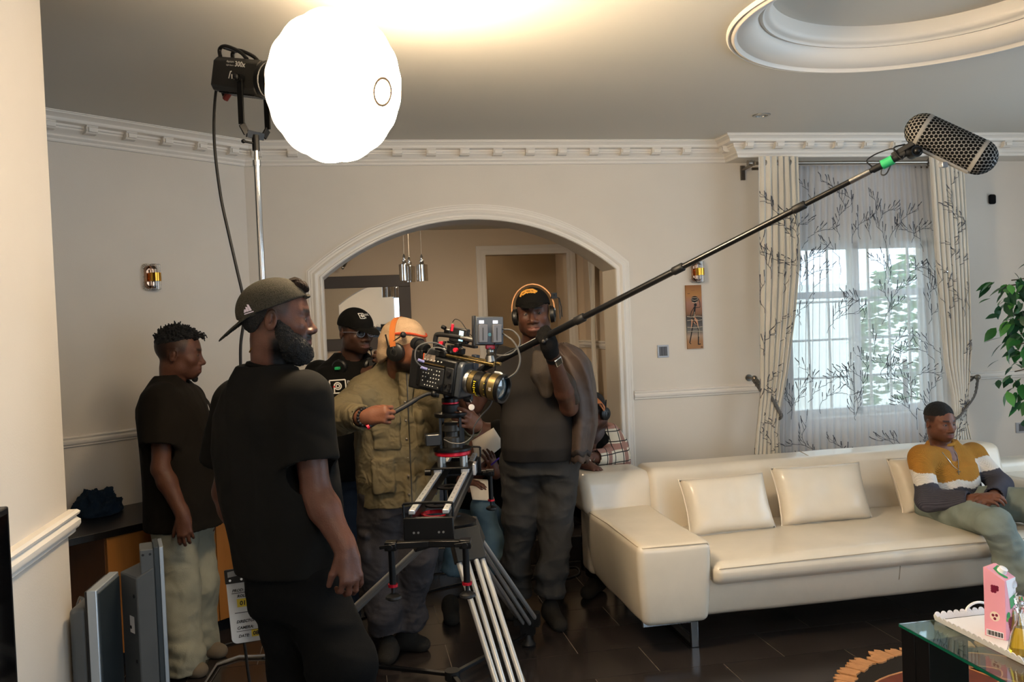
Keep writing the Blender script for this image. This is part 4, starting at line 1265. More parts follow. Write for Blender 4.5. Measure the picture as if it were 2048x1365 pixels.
for y in (-.018, SL):
    MB().bb((-.085, y, -.03), (.085, y+.02, .05)).build('end_plate', M_blackm, e, bevel=.003)
    hp = [(-.083, y+.01, .05), (-.083, y+.01, .085), (-.07, y+.01, .098), (.07, y+.01, .098), (.083, y+.01, .085), (.083, y+.01, .05)]
    MB().tube(spline(hp, 4), .0045, 8).build('carry_handle', M_blackm, e)
    for x in (-.05, -.035, .035, .05): MB().cyl((x, y-.002, .0), (x, y, .0), .004, n=8).build('bolt', M_brushed, e)
for y, xs in ((-.04, (-.125, .125)), (SL+.04, (-.10, .125))):
    for x in xs:
        q = MB().bar((0, y+.015, -.035), (x, y, -.035), .03, .022).bb((x-.02, y-.02, -.05), (x+.02, y+.02, -.02)).build('outrigger', M_blackm, e, bevel=.003)
        MB().bar((x-.035, y-.026, -.035), (x+.02, y-.026, -.028), .008, .012).cyl((x, y-.02, -.035), (x, y-.034, -.035), .011).build('clamp_lever', M_blackm, q, bevel=.002)
        q = MB().cyl((x, y, -.05), (x, y, -.165), .0115).build('leveling_leg', M_blackm, e)
        MB().cyl((x, y, -.165), (x, y, -.174), .017).build('red_nut', mat('red_anodised', '#b3152a', .3, .4), q)
        MB().cyl((x, y, -.174), (x, y, -.195), .006).lathe([(.008, -.195), (.026, -.205), (.028, -.212), (.02, -.218), (0, -.218)], (x, y, 0), (0, 0, 1), 18).build('pad_foot', M_rubber, q)
# middle mounting plates with holes
for y in (.28, .62):
    MB().lathe([(.022, -.003), (.052, -.003), (.052, .003), (.022, .003)], (0, y, .03), (0, 0, 1), 28, closed=True).build('mount_plate', M_blackm, e)
MB().lathe([(.048, -.006), (.056, -.006), (.056, .006), (.048, .006)], (0, .2, .012), (0, 0, 1), 28, closed=True).build('red_ring', mat('red_anodised', ''), e)
# carriage at its place under the camera
CR = .80
MB().bb((-.085, CR-.08, .084), (.085, CR+.08, .092)).build('carriage_plate', M_blackm, e, bevel=.002)
for x in (-.058, .058):
    for y in (-.055, .055): MB().bb((x-.017, CR+y-.018, .066), (x+.017, CR+y+.018, .084)).build('bearing_block', mat('pale_silver', ''), e, bevel=.002)
for x in (-.048, .048):
    for y in (-.045, .045): MB().cyl((x, CR+y, .092), (x, CR+y, .135), .013).build('spacer', M_brushed, e)
MB().bb((.088, CR-.05, .05), (.102, CR+.02, .1)).build('brake_block', mat('pale_silver', ''), e, bevel=.003)
MB().cyl((-.09, CR-.05, .07), (-.115, CR-.05, .07), .014).build('brake_knob', M_blackm, e)
Rs = np.array([ssd, sdv, zz]).T; s0 = sF-zz*.07
def sw(p): return s0+Rs@np.array(p)
cc0 = sw((0, CR, .135))
# riser stage
e = empty('camera_riser', tuple(cc0), 'black motorised riser with red ring between slider and fluid head', 'riser')
M_red = mat('red_anodised', '')
MB().lathe([(0, 0), (.074, 0), (.078, .004), (.078, .016), (.074, .02), (0, .02)], n=36).build('red_ring', M_red, e)
MB().lathe([(0, .02), (.083, .02), (.083, .03), (.076, .034), (0, .034)], n=36).build('base_plate', M_blackm, e)
for a in (.5, 2.1, 3.7, 5.3): MB().bb((.06*math.cos(a)-.005, .06*math.sin(a)-.005, .034), (.06*math.cos(a)+.005, .06*math.sin(a)+.005, .168)).build('column', M_blackm, e)
MB().lathe([(0, .034), (.036, .034), (.036, .075), (.028, .08), (.028, .1), (.04, .105), (.04, .13), (.03, .14), (0, .14)], n=24).build('motor', M_dgrey, e)
MB().box((-.085, -.03, .075), (.065, .055, .05)).build('drive_box', M_black, e, bevel=.004)
MB().box((-.085, -.0585, .097), (.045, .002, .003)).build('status_strip', mat('pale_label', '#c9c2b4', .5), e)
MB().lathe([(0, .165), (.068, .165), (.072, .17), (.072, .182), (.04, .186), (0, .186)], n=36).build('top_plate', M_blackm, e)
# fluid head
hd = cc0+zz*.186
e = empty('fluid_head', tuple(hd), 'black and red fluid head with a long pan handle', 'tripod head')
MB().lathe([(0, 0), (.036, 0), (.038, .006), (.038, .03), (.034, .034), (0, .034)], n=30).build('pan_base', M_rubber, e)
MB().lathe([(.034, .034), (.037, .036), (.037, .041), (.034, .043)], n=30, closed=True).build('red_ring', M_red, e)
MB().lathe([(0, .043), (.037, .043), (.037, .058), (.028, .064), (0, .064)], n=30).build('drag_collar', M_blackm, e)
MB().bb((-.028, -.022, .06), (.022, .03, .125)).build('head_body', M_blackm, e, bevel=.006)
MB().bb((-.012, -.026, .07), (.0, -.021, .092)).build('red_lever', mat('red_plastic', '#c21f33', .4), e, bevel=.002)
b = MB()
tri = [(-.045, .125), (.028, .125), (.0, .075), (-.02, .075)]; tin = [(-.03, .117), (.014, .117), (-.004, .087), (-.016, .087)]
V = [(x, y, z) for y in (-.042, -.03) for x, z in tri+tin]
b.add(V, [(0, 1, 5, 4), (1, 2, 6, 5), (2, 3, 7, 6), (3, 0, 4, 7), (8, 12, 13, 9), (9, 13, 14, 10), (10, 14, 15, 11), (11, 15, 12, 8), (0, 8, 9, 1), (1, 9, 10, 2), (2, 10, 11, 3), (3, 11, 8, 0), (4, 5, 13, 12), (5, 6, 14, 13), (6, 7, 15, 14), (7, 4, 12, 15)])
b.build('tilt_bracket', mat('gun_metal', '#5f6163', .35, .8), e, bevel=.0015)
MB().bb((-.05, -.03, .125), (.05, .03, .142)).build('quick_plate', M_blackm, e, bevel=.003)
kn = at(905, 797, 3.66)-hd
MB().cyl(kn, kn+RT*.05, .005).lathe([(0, 0), (.012, .002), (.018, .02), (.018, .034), (.01, .042), (0, .043)], kn+RT*.045, RT-UP*.02, 16).build('tilt_knob', M_rubber, e)
tg = at(943, 815, 3.62)-hd
MB().tube([at(940, 800, 3.62)-hd, tg+UP*.02], .001, 4).lathe([(0, -.001), (.011, -.001), (.013, 0), (.011, .001), (0, .001)], tg, fw, 18).build('hanging_tag', mat('tag_pale', '#d8d2d0', .4), e)
ph_pts = spline([at(878, 790, 3.64)-hd, at(858, 788, 3.63)-hd, at(838, 796, 3.61)-hd, at(815, 810, 3.585)-hd, at(790, 824, 3.56)-hd, at(762, 839, 3.535)-hd, at(738, 853, 3.515)-hd], 6)
MB().tube(ph_pts, [.0075]*14+[.0105]*(len(ph_pts)-14), 12).build('pan_handle', M_rubber, e)
MB().cyl(ph_pts[-1], ph_pts[-1]+(ph_pts[-1]-ph_pts[-2])*1.2, .0115).build('red_end_cap', M_red, e)
MB().sphere(ph_pts[3], .016, 12, 8).cyl(ph_pts[0], ph_pts[4], .013).build('handle_clamp', M_blackm, e)

# tripod
ap_ = at(908, 1050, 3.38)
e = empty('camera_tripod', (ap_[0], ap_[1], 0), 'silver twin-tube camera tripod under the slider', 'tripod')
o0 = np.array((ap_[0], ap_[1], 0)); apx = ap_-o0
MB().lathe([(.0, -.06), (.05, -.055), (.085, -.02), (.088, .015), (.055, .035), (0, .035)], apx, (0, 0, 1), 28).build('bowl', M_blackm, e)
MB().cyl(apx+(0, 0, .03), np.array((apx[0], apx[1], SZ-.115)), .03).build('bowl_adapter', M_blackm, e)
M_tube = mat('tripod_tube', '#d2d2d0', .3, .75)
feet = [onz(1078, 1606, .03)-o0, onz(1057, 1280, .03)-o0, onz(632, 1332, .03)-o0]
for k, f in enumerate(feet):
    f = f.copy()
    d_ = f-apx; hz = np.array((d_[0], d_[1], 0)); hz /= np.linalg.norm(hz); sdl = np.array((-hz[1], hz[0], 0))
    t0 = apx+hz*.085-zz*.03
    q = MB().bar(t0+zz*.03, t0+d_*.10, .12, .04, hint=tuple(hz)).build('leg_crown', M_dgrey, e, bevel=.004)
    mid = t0+(f-t0)*.52
    wf = .35 if k == 2 else 1.0
    for s_ in (-wf, wf):
        MB().cyl(t0+d_*.05+sdl*s_*.048, f+sdl*s_*.046+zz*.1, .0105, n=14).build('leg_tube', M_tube, e)
        MB().cyl(t0+d_*.06+sdl*s_*.018+hz*.012, f+sdl*s_*.017+zz*.07, .0100, n=14).build('leg_tube', M_tube, e)
    MB().bar(f+zz*.13-d_*.02, f+zz*.07-d_*.01, .13, .04, hint=tuple(hz)).bar(f+zz*.1-d_*.01, f+zz*.03, .07, .035, hint=tuple(hz)).lathe([(0, -.028), (.034, -.028), (.036, -.02), (.02, .0), (.012, .03), (0, .03)], f, (0, 0, 1), 16).build('foot', M_rubber, e)
    MB().cyl(apx+hz*.055+sdl*.035-zz*.01, apx+hz*.055+sdl*.06-zz*.01, .012).build('leg_bolt', M_brushed, e)
sc0 = onz(905, 1350, .045)-o0
MB().cyl(sc0-zz*.02, sc0+zz*.02, .035).build('spreader_hub', M_rubber, e)
for f in feet:
    MB().bar(sc0, sc0+(f+zz*.03-sc0)*.55, .022, .016).bar(sc0+(f+zz*.03-sc0)*.5, f+zz*.03, .014, .01).build('spreader_arm', M_blackm, e, bevel=.002)

# ------------------------------------------------------------------ cinema camera
cf = math.cos(.52)*rt-math.sin(.52)*np.array((math.sin(YAW), math.cos(YAW), 0)); cf = cf*math.cos(.19)-zz*math.sin(.19)
cl = np.cross(zz, cf); cl /= np.linalg.norm(cl); cu = np.cross(cf, cl)     # forward, left (away from us), up
c0 = at(888, 787, 3.68)
e = empty('cinema_camera', tuple(c0), 'black cinema camera with large lens and top-mounted gear', 'camera', rot=mat3(cf, cl, cu))
def cl_(p): return c0+np.array([cf, cl, cu]).T@np.array(p)
def toC(w_): return np.array([cf, cl, cu])@(np.array(w_)-c0)
M_cam = mat('camera_black', '#101112', .4, .2, bump=.03, bscale=400); M_camp = mat('camera_panel', '#1a1b1d', .5); M_blue = mat('blue_grey_edge', '#3c4148', .35, .4)
M_dot = mat('button_print', '#c9c9c4', .4); M_brass = mat('brass_barrel', '#8c7a52', .28, .9); M_lensb = mat('lens_black', '#161616', .3, .4)
MB().bb((-.1, -.06, .005), (.085, .06, .155)).build('body', M_cam, e, bevel=.008)
MB().prism([(-.06, .0), (.06, .0), (.06, .13), (.045, .15), (-.045, .15), (-.06, .13)], (0, 1, 0), (0, 0, 1), (.085, 0, .005), (1, 0, 0), .03).build('front_plate', M_blue, e, bevel=.008)
MB().bb((-.085, -.066, .02), (.03, -.059, .115)).build('side_panel', M_camp, e, bevel=.003)
MB().bb((.037, -.066, .02), (.078, -.059, .125)).build('side_panel', M_camp, e, bevel=.003)
MB().bb((-.085, -.068, .121), (.03, -.06, .126)).build('panel_trim', M_brass, e)
for r_ in range(5):
    for k in range(7):
        if (r_*7+k*3) % 5 == 0: continue
        MB().cyl((-.072+.0135*k, -.0665, .032+.017*r_), (-.072+.0135*k, -.0675, .032+.017*r_), .0026, n=8).build('button', M_dot, e)
for x, z, r_ in ((.056, .1, .011), (.046, .05, .007), (.068, .055, .007), (.066, .035, .005), (.02, .04, .009)):
    MB().cyl((x, -.06, z), (x, -.074, z), r_, n=16).lathe([(r_*.5, 0), (r_*.7, 0), (r_*.7, .001), (r_*.5, .001)], (x, -.0741, z), (0, -1, 0), 14, closed=True).build('dial', M_black, e)
for k in range(6): MB().cyl((-.075+.017*k, -.061, .14), (-.075+.017*k, -.064, .14), .0028, n=8).build('button', M_dot, e)
# lens
LZ = .075
b = MB().lathe([(0, 0), (.05, 0), (.05, .012), (.046, .018)], (.115, 0, LZ), (1, 0, 0), 32).build('lens_mount', M_brushed, e)
q = MB().lathe([(.046, 0), (.05, .004), (.05, .035), (.053, .038), (.053, .065), (.0505, .068), (.0505, .09), (.057, .098), (.057, .142), (.0605, .145), (.0605, .158), (.052, .158), (.046, .15), (.046, .14)], (.13, 0, LZ), (1, 0, 0), 40).build('lens_barrel', M_lensb, e, smooth=30)
for x0, x1, r_ in ((.137, .16, .0506), (.2, .218, .0511), (.236, .268, .0576)): MB().lathe([(r_-.001, 0), (r_, .001), (r_, x1-x0-.001), (r_-.001, x1-x0)], (x0, 0, LZ), (1, 0, 0), 40).build('barrel_ring', M_brass, q)
M_yel = mat('yellow_print', '#d6c01f', .5)
for k in range(10):
    a = -1.3-.16*k
    for x in (.175, .225): 
        n_ = np.array((0, math.sin(a), math.cos(a))); t_ = np.cross((1, 0, 0), n_)
        r_ = .0535 if x < .2 else .0515
        MB().box(np.array((x, 0, LZ))+n_*r_, (.012 if k % 3 == 0 else .006, .0015, .0035), rot=np.array([(1, 0, 0), tuple(n_), tuple(t_)]).T).build('scale_mark', M_yel, q)
for s_, x in (('50', .256),):
    tv, tf = text_verts(s_, .016)
    b = MB()
    V = []
    for (a, c, _) in tv:
        th = -1.65-(a-.01)/.0582
        V.append(np.array((x-.008+c, math.sin(th)*.0581, LZ+math.cos(th)*.0581)))
    b.add(V, tf); link('lens_lettering', mesh_from('lens_lettering', b.V, b.F, 0), q, M_yel if s_ != '50' else M_white_print)
MB().lathe([(0, .012), (.02, .01), (.035, .006), (.046, 0)], (.272, 0, LZ), (1, 0, 0), 32).build('front_glass', mat('coated_glass', '#3a4a52', .03, coat=1.0, spec=1.0), q)
# back: battery, eyepiece
MB().bb((-.16, -.045, .0), (-.102, .045, .165)).build('battery', M_black, e, bevel=.006)
MB().bb((-.118, -.05, .02), (-.1, .05, .17)).build('battery_plate', M_cam, e, bevel=.003)
MB().cyl((-.10, -.02, .175), (-.155, -.0, .182), .021, .024).cyl((-.155, 0, .182), (-.185, .01, .186), .03, .027).build('viewfinder', M_rubber, e)
MB().bb((-.09, -.03, .155), (-.02, .03, .18)).build('top_plate', M_camp, e, bevel=.003)
flat_print('label_plate', [rect2(-.03, -.014, .03, .014)], mat('warm_plate', '#7b6e62', .5), e, (-.055, -.0602, .148), (1, 0, 0), (0, 0, 1))
flat_print('red_line', [rect2(-.031, -.014, -.027, .014)], mat('orange_line', '#e0562b', .5), e, (-.055, -.0606, .148), (1, 0, 0), (0, 0, 1))
# top cheese plate, rods, handle
MB().bb((-.06, -.02, .175), (.05, .02, .188)).build('cheese_plate', M_blackm, e, bevel=.002)
for y in (-.032, .022): MB().cyl((-.02, y, .168), (.245, y, .170), .0075, n=14).build('support_rod', mat('brass_rod', '#a08a5c', .25, 1.0), e)
MB().bb((-.02, -.044, .158), (.012, .034, .182)).build('rod_clamp', M_blackm, e, bevel=.003)
hz0 = [(-.07, 0, .185), (-.075, 0, .225), (-.055, 0, .245), (.07, 0, .25), (.095, 0, .24)]
MB().tube(spline(hz0, 6), .011, 10).build('top_handle', M_rubber, e)
MB().cyl((.06, -.012, .25), (.12, -.012, .252), .008).cyl((.09, -.02, .252), (.13, -.02, .252), .011).build('handle_clamp', M_brushed, e)
for x, z in ((-.03, .205), (.02, .2), (.055, .215), (.075, .195)):
    MB().box((x, -.02, z), (.022, .03, .026)).build('accessory_block', M_blackm, e, bevel=.003)
for x, z in ((-.015, .215), (.06, .2)):
    MB().cyl((x, -.036, z), (x, -.05, z), .009, n=12).build('red_screw', mat('red_plastic', ''), e)
for x, z in ((-.045, .2), (.0, .222), (.04, .188), (.085, .212)):
    MB().cyl((x, -.034, z), (x, -.046, z), .0055, n=10).build('steel_screw', M_chrome, e)
# wireless box
w0 = toC(at(919, 671, 3.64))
q = MB().box(w0, (.085, .03, .062)).build('wireless_box', M_black, e, bevel=.004)
flat_print('status_screen', [rect2(-.011, -.022, .011, .022)], mat('lcd_blue', '#9fd0e0', .3, emit='#9fd0e8', estr=.6), q, w0+np.array((.018, -.0155, 0)), (1, 0, 0), (0, 0, 1))
a0_ = toC(at(905, 656, 3.64))
MB().cyl(a0_+np.array((0, 0, -.014)), a0_+np.array((0, 0, .016)), .0065, n=12).build('red_antenna', mat('red_plastic', ''), e)
MB().box(w0+np.array((-.055, .0, .0)), (.03, .035, .03)).cyl(w0+np.array((-.06, -.02, .02)), w0+np.array((-.08, -.02, .025)), .009).build('side_connector', M_blackm, e, bevel=.003)
MB().bar(w0+np.array((-.05, 0, -.036)), w0+np.array((.09, 0, -.036)), .03, .01).build('cold_shoe_bar', M_blackm, e, bevel=.002)
# monitor seen from behind with two batteries
mo = at(978, 662, 3.56)
mx = .97*RT+.24*fw; mx /= np.linalg.norm(mx); mz = UP-.06*RT; mz = mz-mx*(mz@mx); mz /= np.linalg.norm(mz); my = np.cross(mz, mx)   # my points away
XM = np.array([cf, cl, cu])@np.array([mx, my, mz]).T
def mbm(): 
    X = np.eye(4); X[:3, :3] = XM; X[:3, 3] = toC(mo); return MB().set(X)
M_mon = mat('monitor_grey', '#3c4046', .4, .2)
q = mbm().bb((-.058, -.012, -.058), (.058, .03, .058)).build('monitor', M_mon, e, bevel=.004)
mbm().bb((-.066, .0, -.062), (-.055, .034, .062)).bb((-.06, .028, -.06), (.06, .036, .06)).build('monitor_hood', M_black, q, bevel=.002)
for x in (-.03, .028):
    mbm().bb((x-.019, -.034, -.05), (x+.019, -.012, .025)).build('battery', mat('battery_grey', '#4a4c54', .4), q, bevel=.003)
    mbm().bb((x-.004, -.0355, -.04), (x-.001, -.034, .012)).build('battery_groove', M_rubber, q)
    mbm().bb((x-.014, -.0125, .03), (x+.006, -.0118, .042)).build('indicator', mat('led_white', '#dfe4ff', .3, emit='#dfe4ff', estr=.8), q)
mbm().cyl((0, -.0125, -.016), (0, -.014, -.016), .008, n=6).build('mark_disc', mat('cyan_disc', '#5f9aa6', .4), q)
mbm().bb((-.012, .0, -.075), (.03, .02, -.058)).build('red_clamp', mat('red_plastic', ''), e, bevel=.003)
jb = at(980, 712, 3.58)
MB().cyl(toC(at(978, 694, 3.57)), toC(at(980, 708, 3.58)), .013).sphere(toC(at(980, 703, 3.575)), .016, 12, 8).cyl(toC(jb), toC(at(981, 724, 3.58)), .016, .02).build('ball_mount', M_brushed, e)
MB().box(toC(at(979, 727, 3.58)), (.05, .05, .012)).cyl(toC(at(979, 727, 3.58)), toC(at(960, 745, 3.62)), .009).build('mount_base', M_blackm, e, bevel=.002)
MB().box(toC(at(950, 724, 3.64)), (.025, .03, .06)).build('focus_motor', mat('blue_black', '#242b38', .4), e, bevel=.003)
# cables
M_cab = mat('grey_cable', '#4c4c4c', .45)
def cable(pts, r=.0035, m_=None): MB().tube([toC(p) for p in spline(pts, 8)], r, 7).build('cable', m_ or M_cab, e)
cable([at(1005, 659, 3.56), at(1024, 661, 3.55), at(1038, 675, 3.54), at(1038, 692, 3.54), at(1022, 708, 3.55), at(1000, 711, 3.56), at(975, 704, 3.6)])
cable([at(1005, 667, 3.56), at(1028, 685, 3.54), at(1040, 715, 3.53), at(1034, 742, 3.53), at(1018, 755, 3.54), at(1003, 757, 3.56)], .004)
cable([at(848, 738, 3.62), at(832, 722, 3.6), at(832, 700, 3.6), at(846, 688, 3.6), at(868, 686, 3.61), at(888, 694, 3.62), at(900, 706, 3.64)], .0035)
cable([at(852, 712, 3.62), at(862, 698, 3.61), at(880, 696, 3.61), at(893, 706, 3.62), at(893, 716, 3.64)], .003)
cable([at(905, 645, 3.64), at(911, 639, 3.63), at(922, 644, 3.62), at(936, 664, 3.6), at(948, 677, 3.59)], .0018, M_rubber)
cable([at(982, 668, 3.55), at(990, 688, 3.55), at(991, 715, 3.56), at(990, 745, 3.58)], .0025, M_rubber)
cable([at(1000, 688, 3.56), at(993, 700, 3.56), at(990, 714, 3.56)], .002, M_rubber)
cable([at(990, 745, 3.56), at(1003, 748, 3.54), at(1005, 760, 3.53)], .005, mat('pale_cable', '#b9bcc0', .4))
cable([at(987, 790, 3.6), at(980, 812, 3.6), at(960, 835, 3.62), at(948, 855, 3.64), at(945, 872, 3.66), at(928, 886, 3.66), at(905, 887, 3.66), at(888, 880, 3.68)], .0028)
for px, py in ((842, 722), (848, 737)):
    MB().cyl(toC(at(px-6, py-2, 3.6)), toC(at(px+6, py+2, 3.61)), .006).build('plug', mat('violet_plug', '#7f7fb0', .4), e)
# ------------------------------------------------------------------ sideboard along the slanted wall
SBZ = .69
M_top = mat('black_worktop', '#14110f', .3, var=.15, vscale=20); M_oak = mat('honey_oak', '#a4692c', .5, var=.18, vscale=9, stretch=(1, 1, .12), bump=.05, bscale=60)
M_oakd = mat('oak_shaded', '#6f4420', .55, var=.15, vscale=9, stretch=(1, 1, .12))  # darker copy of the oak, the side panel's shade put into the colour
cL = Matrix.Rotation(LA, 3, 'Z')
sb = ldir(-1.0, .28)
e = empty('sideboard', (sb[0], sb[1], 0), 'low oak sideboard with black top along the left wall', 'sideboard', rot=cL)
SL0, SL1 = -.24, .66
MB().bb((SL0-.5, -.27, SBZ-.035), (SL1, .25, SBZ)).build('worktop', M_top, e, bevel=.002)
MB().bb((SL0, -.23, .07), (SL1-.02, .24, SBZ-.035)).build('carcass', M_oakd, e)
dw_ = (SL1-SL0-.02)/3
for k in range(3):
    d0 = MB().bb((SL0+.004+dw_*k, -.25, .075), (SL0+dw_*(k+1)-.002, -.23, SBZ-.04)).build('door', M_oak, e, bevel=.001)
MB().bb((SL0+.02, -.2, 0), (SL1-.04, .22, .07)).build('plinth', M_ebony, e)
def onside(x, y, z=0): return np.array(e.location)+np.array(cL)@np.array((x, y, SBZ+z))
SBE = e
def sbz(px, py, z=SBZ):
    v = at(px, py, 1.0)-np.array((0, 0, EYE)); return np.array((0, 0, EYE))+v*((z-EYE)/v[2])
# crumpled dark blue cloth bundle
pc_ = sbz(195, 1028)
def crump(name, c, rad, m, seed, label, cat, amp=.03, sc=30):
    g = MB()
    def fn(u, v):
        a = 2*pi*u; b_ = pi/2*v
        p = np.array((rad[0]*math.cos(a)*math.cos(b_), rad[1]*math.sin(a)*math.cos(b_), rad[2]*math.sin(b_)))
        n = p/np.linalg.norm(p/np.array(rad))/np.array(rad); n = p/(np.linalg.norm(p)+1e-6)
        w1 = waves(p+np.array(c), sc, seed); w2 = 1-2*abs(waves(p+np.array(c), sc*.8, seed+1))**.7
        q = p+n*amp*(.6*w1+.7*w2)*(.25+.75*math.sin(b_)**.5 if b_ > 0 else .25)
        q[2] = max(q[2], .002)
        return q
    o_ = weld(MB().grid(fn, 70, 30, closeu=True).build(name, m, None, smooth=180), 1e-4)
    o_.location = tuple(c); tag(o_, label, cat); return o_
M_navy = mat('navy_cloth', '#1d2a38', .9, var=.3, vscale=14, bump=.3, bscale=150)
crump('cloth_bundle', pc_, (.115, .13, .115), M_navy, 61, 'crumpled dark blue clothes heaped on the black sideboard top', 'clothes', .034, 62)
# bowl, tin, bag
pb_ = sbz(272, 998)
b_ = MB().lathe([(0, 0), (.05, 0), (.07, .02), (.075, .055), (.068, .055), (.062, .022), (.045, .01), (0, .01)], n=28)
o = b_.build('wooden_bowl', mat('warm_wood', '#8a5524', .4, var=.2, vscale=20), None); o.location = tuple(pb_); tag(o, 'small brown wooden bowl on the sideboard behind the man in pale jeans', 'bowl')
pt_ = sbz(148, 1012)
e = empty('gold_tin', tuple(pt_), 'small gold rimmed tin at the wall end of the sideboard', 'tin')
MB().lathe([(0, 0), (.04, 0), (.04, .08), (.036, .084), (0, .084)], n=24).build('can', mat('pale_label', ''), e)
MB().lathe([(.028, .084), (.041, .084), (.041, .092), (.028, .092)], n=24, closed=True).build('rim', M_gold, e)
pk_ = sbz(470, 1010)
e = empty('equipment_bag', tuple(pk_), 'black equipment bag on the sideboard between the two standing men', 'bag')
weld(soft((-.16, -.09, 0), (.16, .09, .17), .04, 8, wrinkle(.006, 14, 62)).build('bag_body', mat('black_nylon', '#131315', .7, bump=.3, bscale=90), e, smooth=0))
MB().tube(spline([(-.08, -.03, .16), (-.06, -.03, .22), (.06, -.03, .22), (.08, -.03, .16)], 6), .008, 8).build('strap', M_rubber, e)
# upright folded reflector or laptop edge by the wall
q_ = sbz(440, 985)
o = MB().bb((-.012, -.11, 0), (.012, .11, .3)).build('laptop', mat('silver_shell', '#8b8b8a', .35, .8), None, bevel=.003); o.location = tuple(q_); o.rotation_euler = (0, .0, .35); tag(o, 'thin closed silver laptop standing on edge against the wall', 'laptop')
# clear plastic bag under the worktop end
m_ = mat('clear_film', (.9, .9, .88, 1), .08, trans=.9, ior=1.25)
crump('plastic_bag', at(165, 1205, 3.35)*np.array((1, 1, 0))+np.array((0, 0, .0)), (.085, .09, .60), m_, 64, 'tall crumpled clear plastic bag on the floor beside the sideboard', 'plastic bag', amp=.02, sc=55)

# ------------------------------------------------------------------ television and spare flat panels at the lower left
e = empty('television', (NWX, 1.45, .7), 'black television on the near left wall', 'television')
MB().bb((.035, -.75, -.15), (.08, .68, .545)).build('panel', M_black, e, bevel=.004)
MB().bb((.08, -.735, -.135), (.0815, .665, .53)).build('screen', mat('black_gloss', '#050506', .08), e)
MB().bb((0, -.2, .05), (.036, .2, .35)).build('wall_mount', M_blackm, e)
M_pgrey = mat('panel_grey', '#4a4d4f', .5, var=.06, vscale=12); M_pdark = mat('panel_dark', '#2b3338', .45); M_psil = mat('panel_silver', '#a9b2ba', .35, .6)
# taller one: bulged back to the left, silver bezel to the right
p_ = at(285, 1098, 2.62)
e = empty('flat_monitor', (p_[0], p_[1], 0), 'tall grey flat monitor with silver edge standing on end by the wall', 'monitor', rot=Matrix.Rotation(math.radians(14), 3, 'Z'))
hT = p_[2]
MB().bb((.03, 0, 0), (.046, .12, hT)).build('front_frame', M_pdark, e, bevel=.003)
MB().bb((.046, -.002, 0), (.058, .122, hT-.002)).build('bezel', M_psil, e, bevel=.002)
b = MB(); h2 = hT-.075
b.add([(-.022, -.004, 0), (.03, -.004, 0), (.03, .12, 0), (-.066, .10, 0), (-.022, -.004, h2-.012), (.03, -.004, h2+.016), (.03, .12, h2+.02), (-.066, .10, h2-.01)], [(0, 3, 2, 1), (4, 5, 6, 7), (0, 1, 5, 4), (1, 2, 6, 5), (2, 3, 7, 6), (3, 0, 4, 7)])
b.build('back_housing', M_pgrey, e, bevel=.004)
MB().bb((-.008, .0, h2-.02), (.03, .1, hT-.004)).build('flange', M_pgrey, e, bevel=.004)
fn_ = np.array((-.044, .104, 0)); fn_ /= np.linalg.norm(fn_); fo_ = np.array((-.022, -.004, 0)); nl_ = np.array((-fn_[1], fn_[0], 0))
for k in range(8):
    q_ = fo_+fn_*(.02+.03*(k % 2))+np.array((0, 0, h2-.07-.1*k))
    MB().cyl(q_, q_+nl_*.0015, .006, n=8).build('screw_hole', M_rubber, e)
for x in (.0, .02): MB().cyl((x, -.0015, hT-.02), (x, .001, hT-.02), .004, n=8).build('screw_hole', M_rubber, e)
flat_print('rating_label', [rect2(-.016, -.026, .016, .026)], mat('label_white', '#c9c9cb', .6), e, fo_+fn_*.04+nl_*.0012+np.array((0, 0, h2-.16)), -fn_, (0, 0, 1))
# lower one: screen turned to the right
p_ = at(181, 1183, 2.5)
e = empty('flat_monitor', (p_[0], p_[1], 0), 'lower grey flat monitor with dark screen standing on end by the pillar', 'monitor', rot=Matrix.Rotation(math.radians(-3), 3, 'Z'))
hT = p_[2]
MB().bb((-.012, 0, 0), (.016, .2, hT)).build('frame', M_psil, e, bevel=.003)
MB().bb((.016, .008, 0.02), (.02, .192, hT-.012)).build('screen', M_pdark, e)
MB().bb((-.022, .01, 0), (-.012, .19, hT-.005)).build('back_plate', M_ebony, e, bevel=.002)
weld(soft((-.072, .02, .0), (-.022, .18, hT-.055), .016, 6).build('back_housing', M_pgrey, e, smooth=0))

# ------------------------------------------------------------------ clapperboard in the near man's left hand
sc_ = at(450, 1141, 2.82)
sx_ = RT*.985+fw*.17-UP*-.10; sx_ /= np.linalg.norm(sx_); su_ = UP+RT*-.10; su_ -= sx_*(su_@sx_); su_ /= np.linalg.norm(su_); sn_ = np.cross(sx_, su_)
if sn_@fw > 0: sn_ = -sn_
e = empty('clapperboard', tuple(at(515, 1285, 2.82)), 'white film slate with yellow tape labels hanging beside the near man', 'clapperboard')
co = np.array(e.location)
def sp(u, v, w_=0): return sc_+sx_*u+su_*v+sn_*w_-co
BW, BH = .215, .20
b = MB(); n_ = 6
ol = [(.0, -.042), (BW, -.042), (BW, -.042-BH)]
for k in range(n_+1):
    a = -pi/2-pi/2*k/n_; ol.append((.018+.018*math.cos(a), -.042-BH+.018+.018*math.sin(a)))
b.prism(ol, sx_, su_, sp(0, 0)-0, sn_, .006)
b.build('board', mat('slate_white', '#c4c8cc', .35), e, bevel=.001)
MB().prism([(-.002, 0), (BW+.002, 0), (BW+.002, -.045), (-.002, -.045)], sx_, su_, sp(0, 0, -.003), sn_, .014).build('clap_stick', M_black, e, bevel=.002)
flat_print('stick_patch', [poly2([(.008, -.006), (.04, -.002), (.05, -.02), (.008, -.024)])], mat('tape_grey', '#8d9092', .5), e, sp(0, 0, .0115), sx_, su_)
for x in (.014, .05): MB().cyl(sp(x, -.034, .011), sp(x, -.034, .0125), .004, n=10).build('rivet', M_chrome, e)
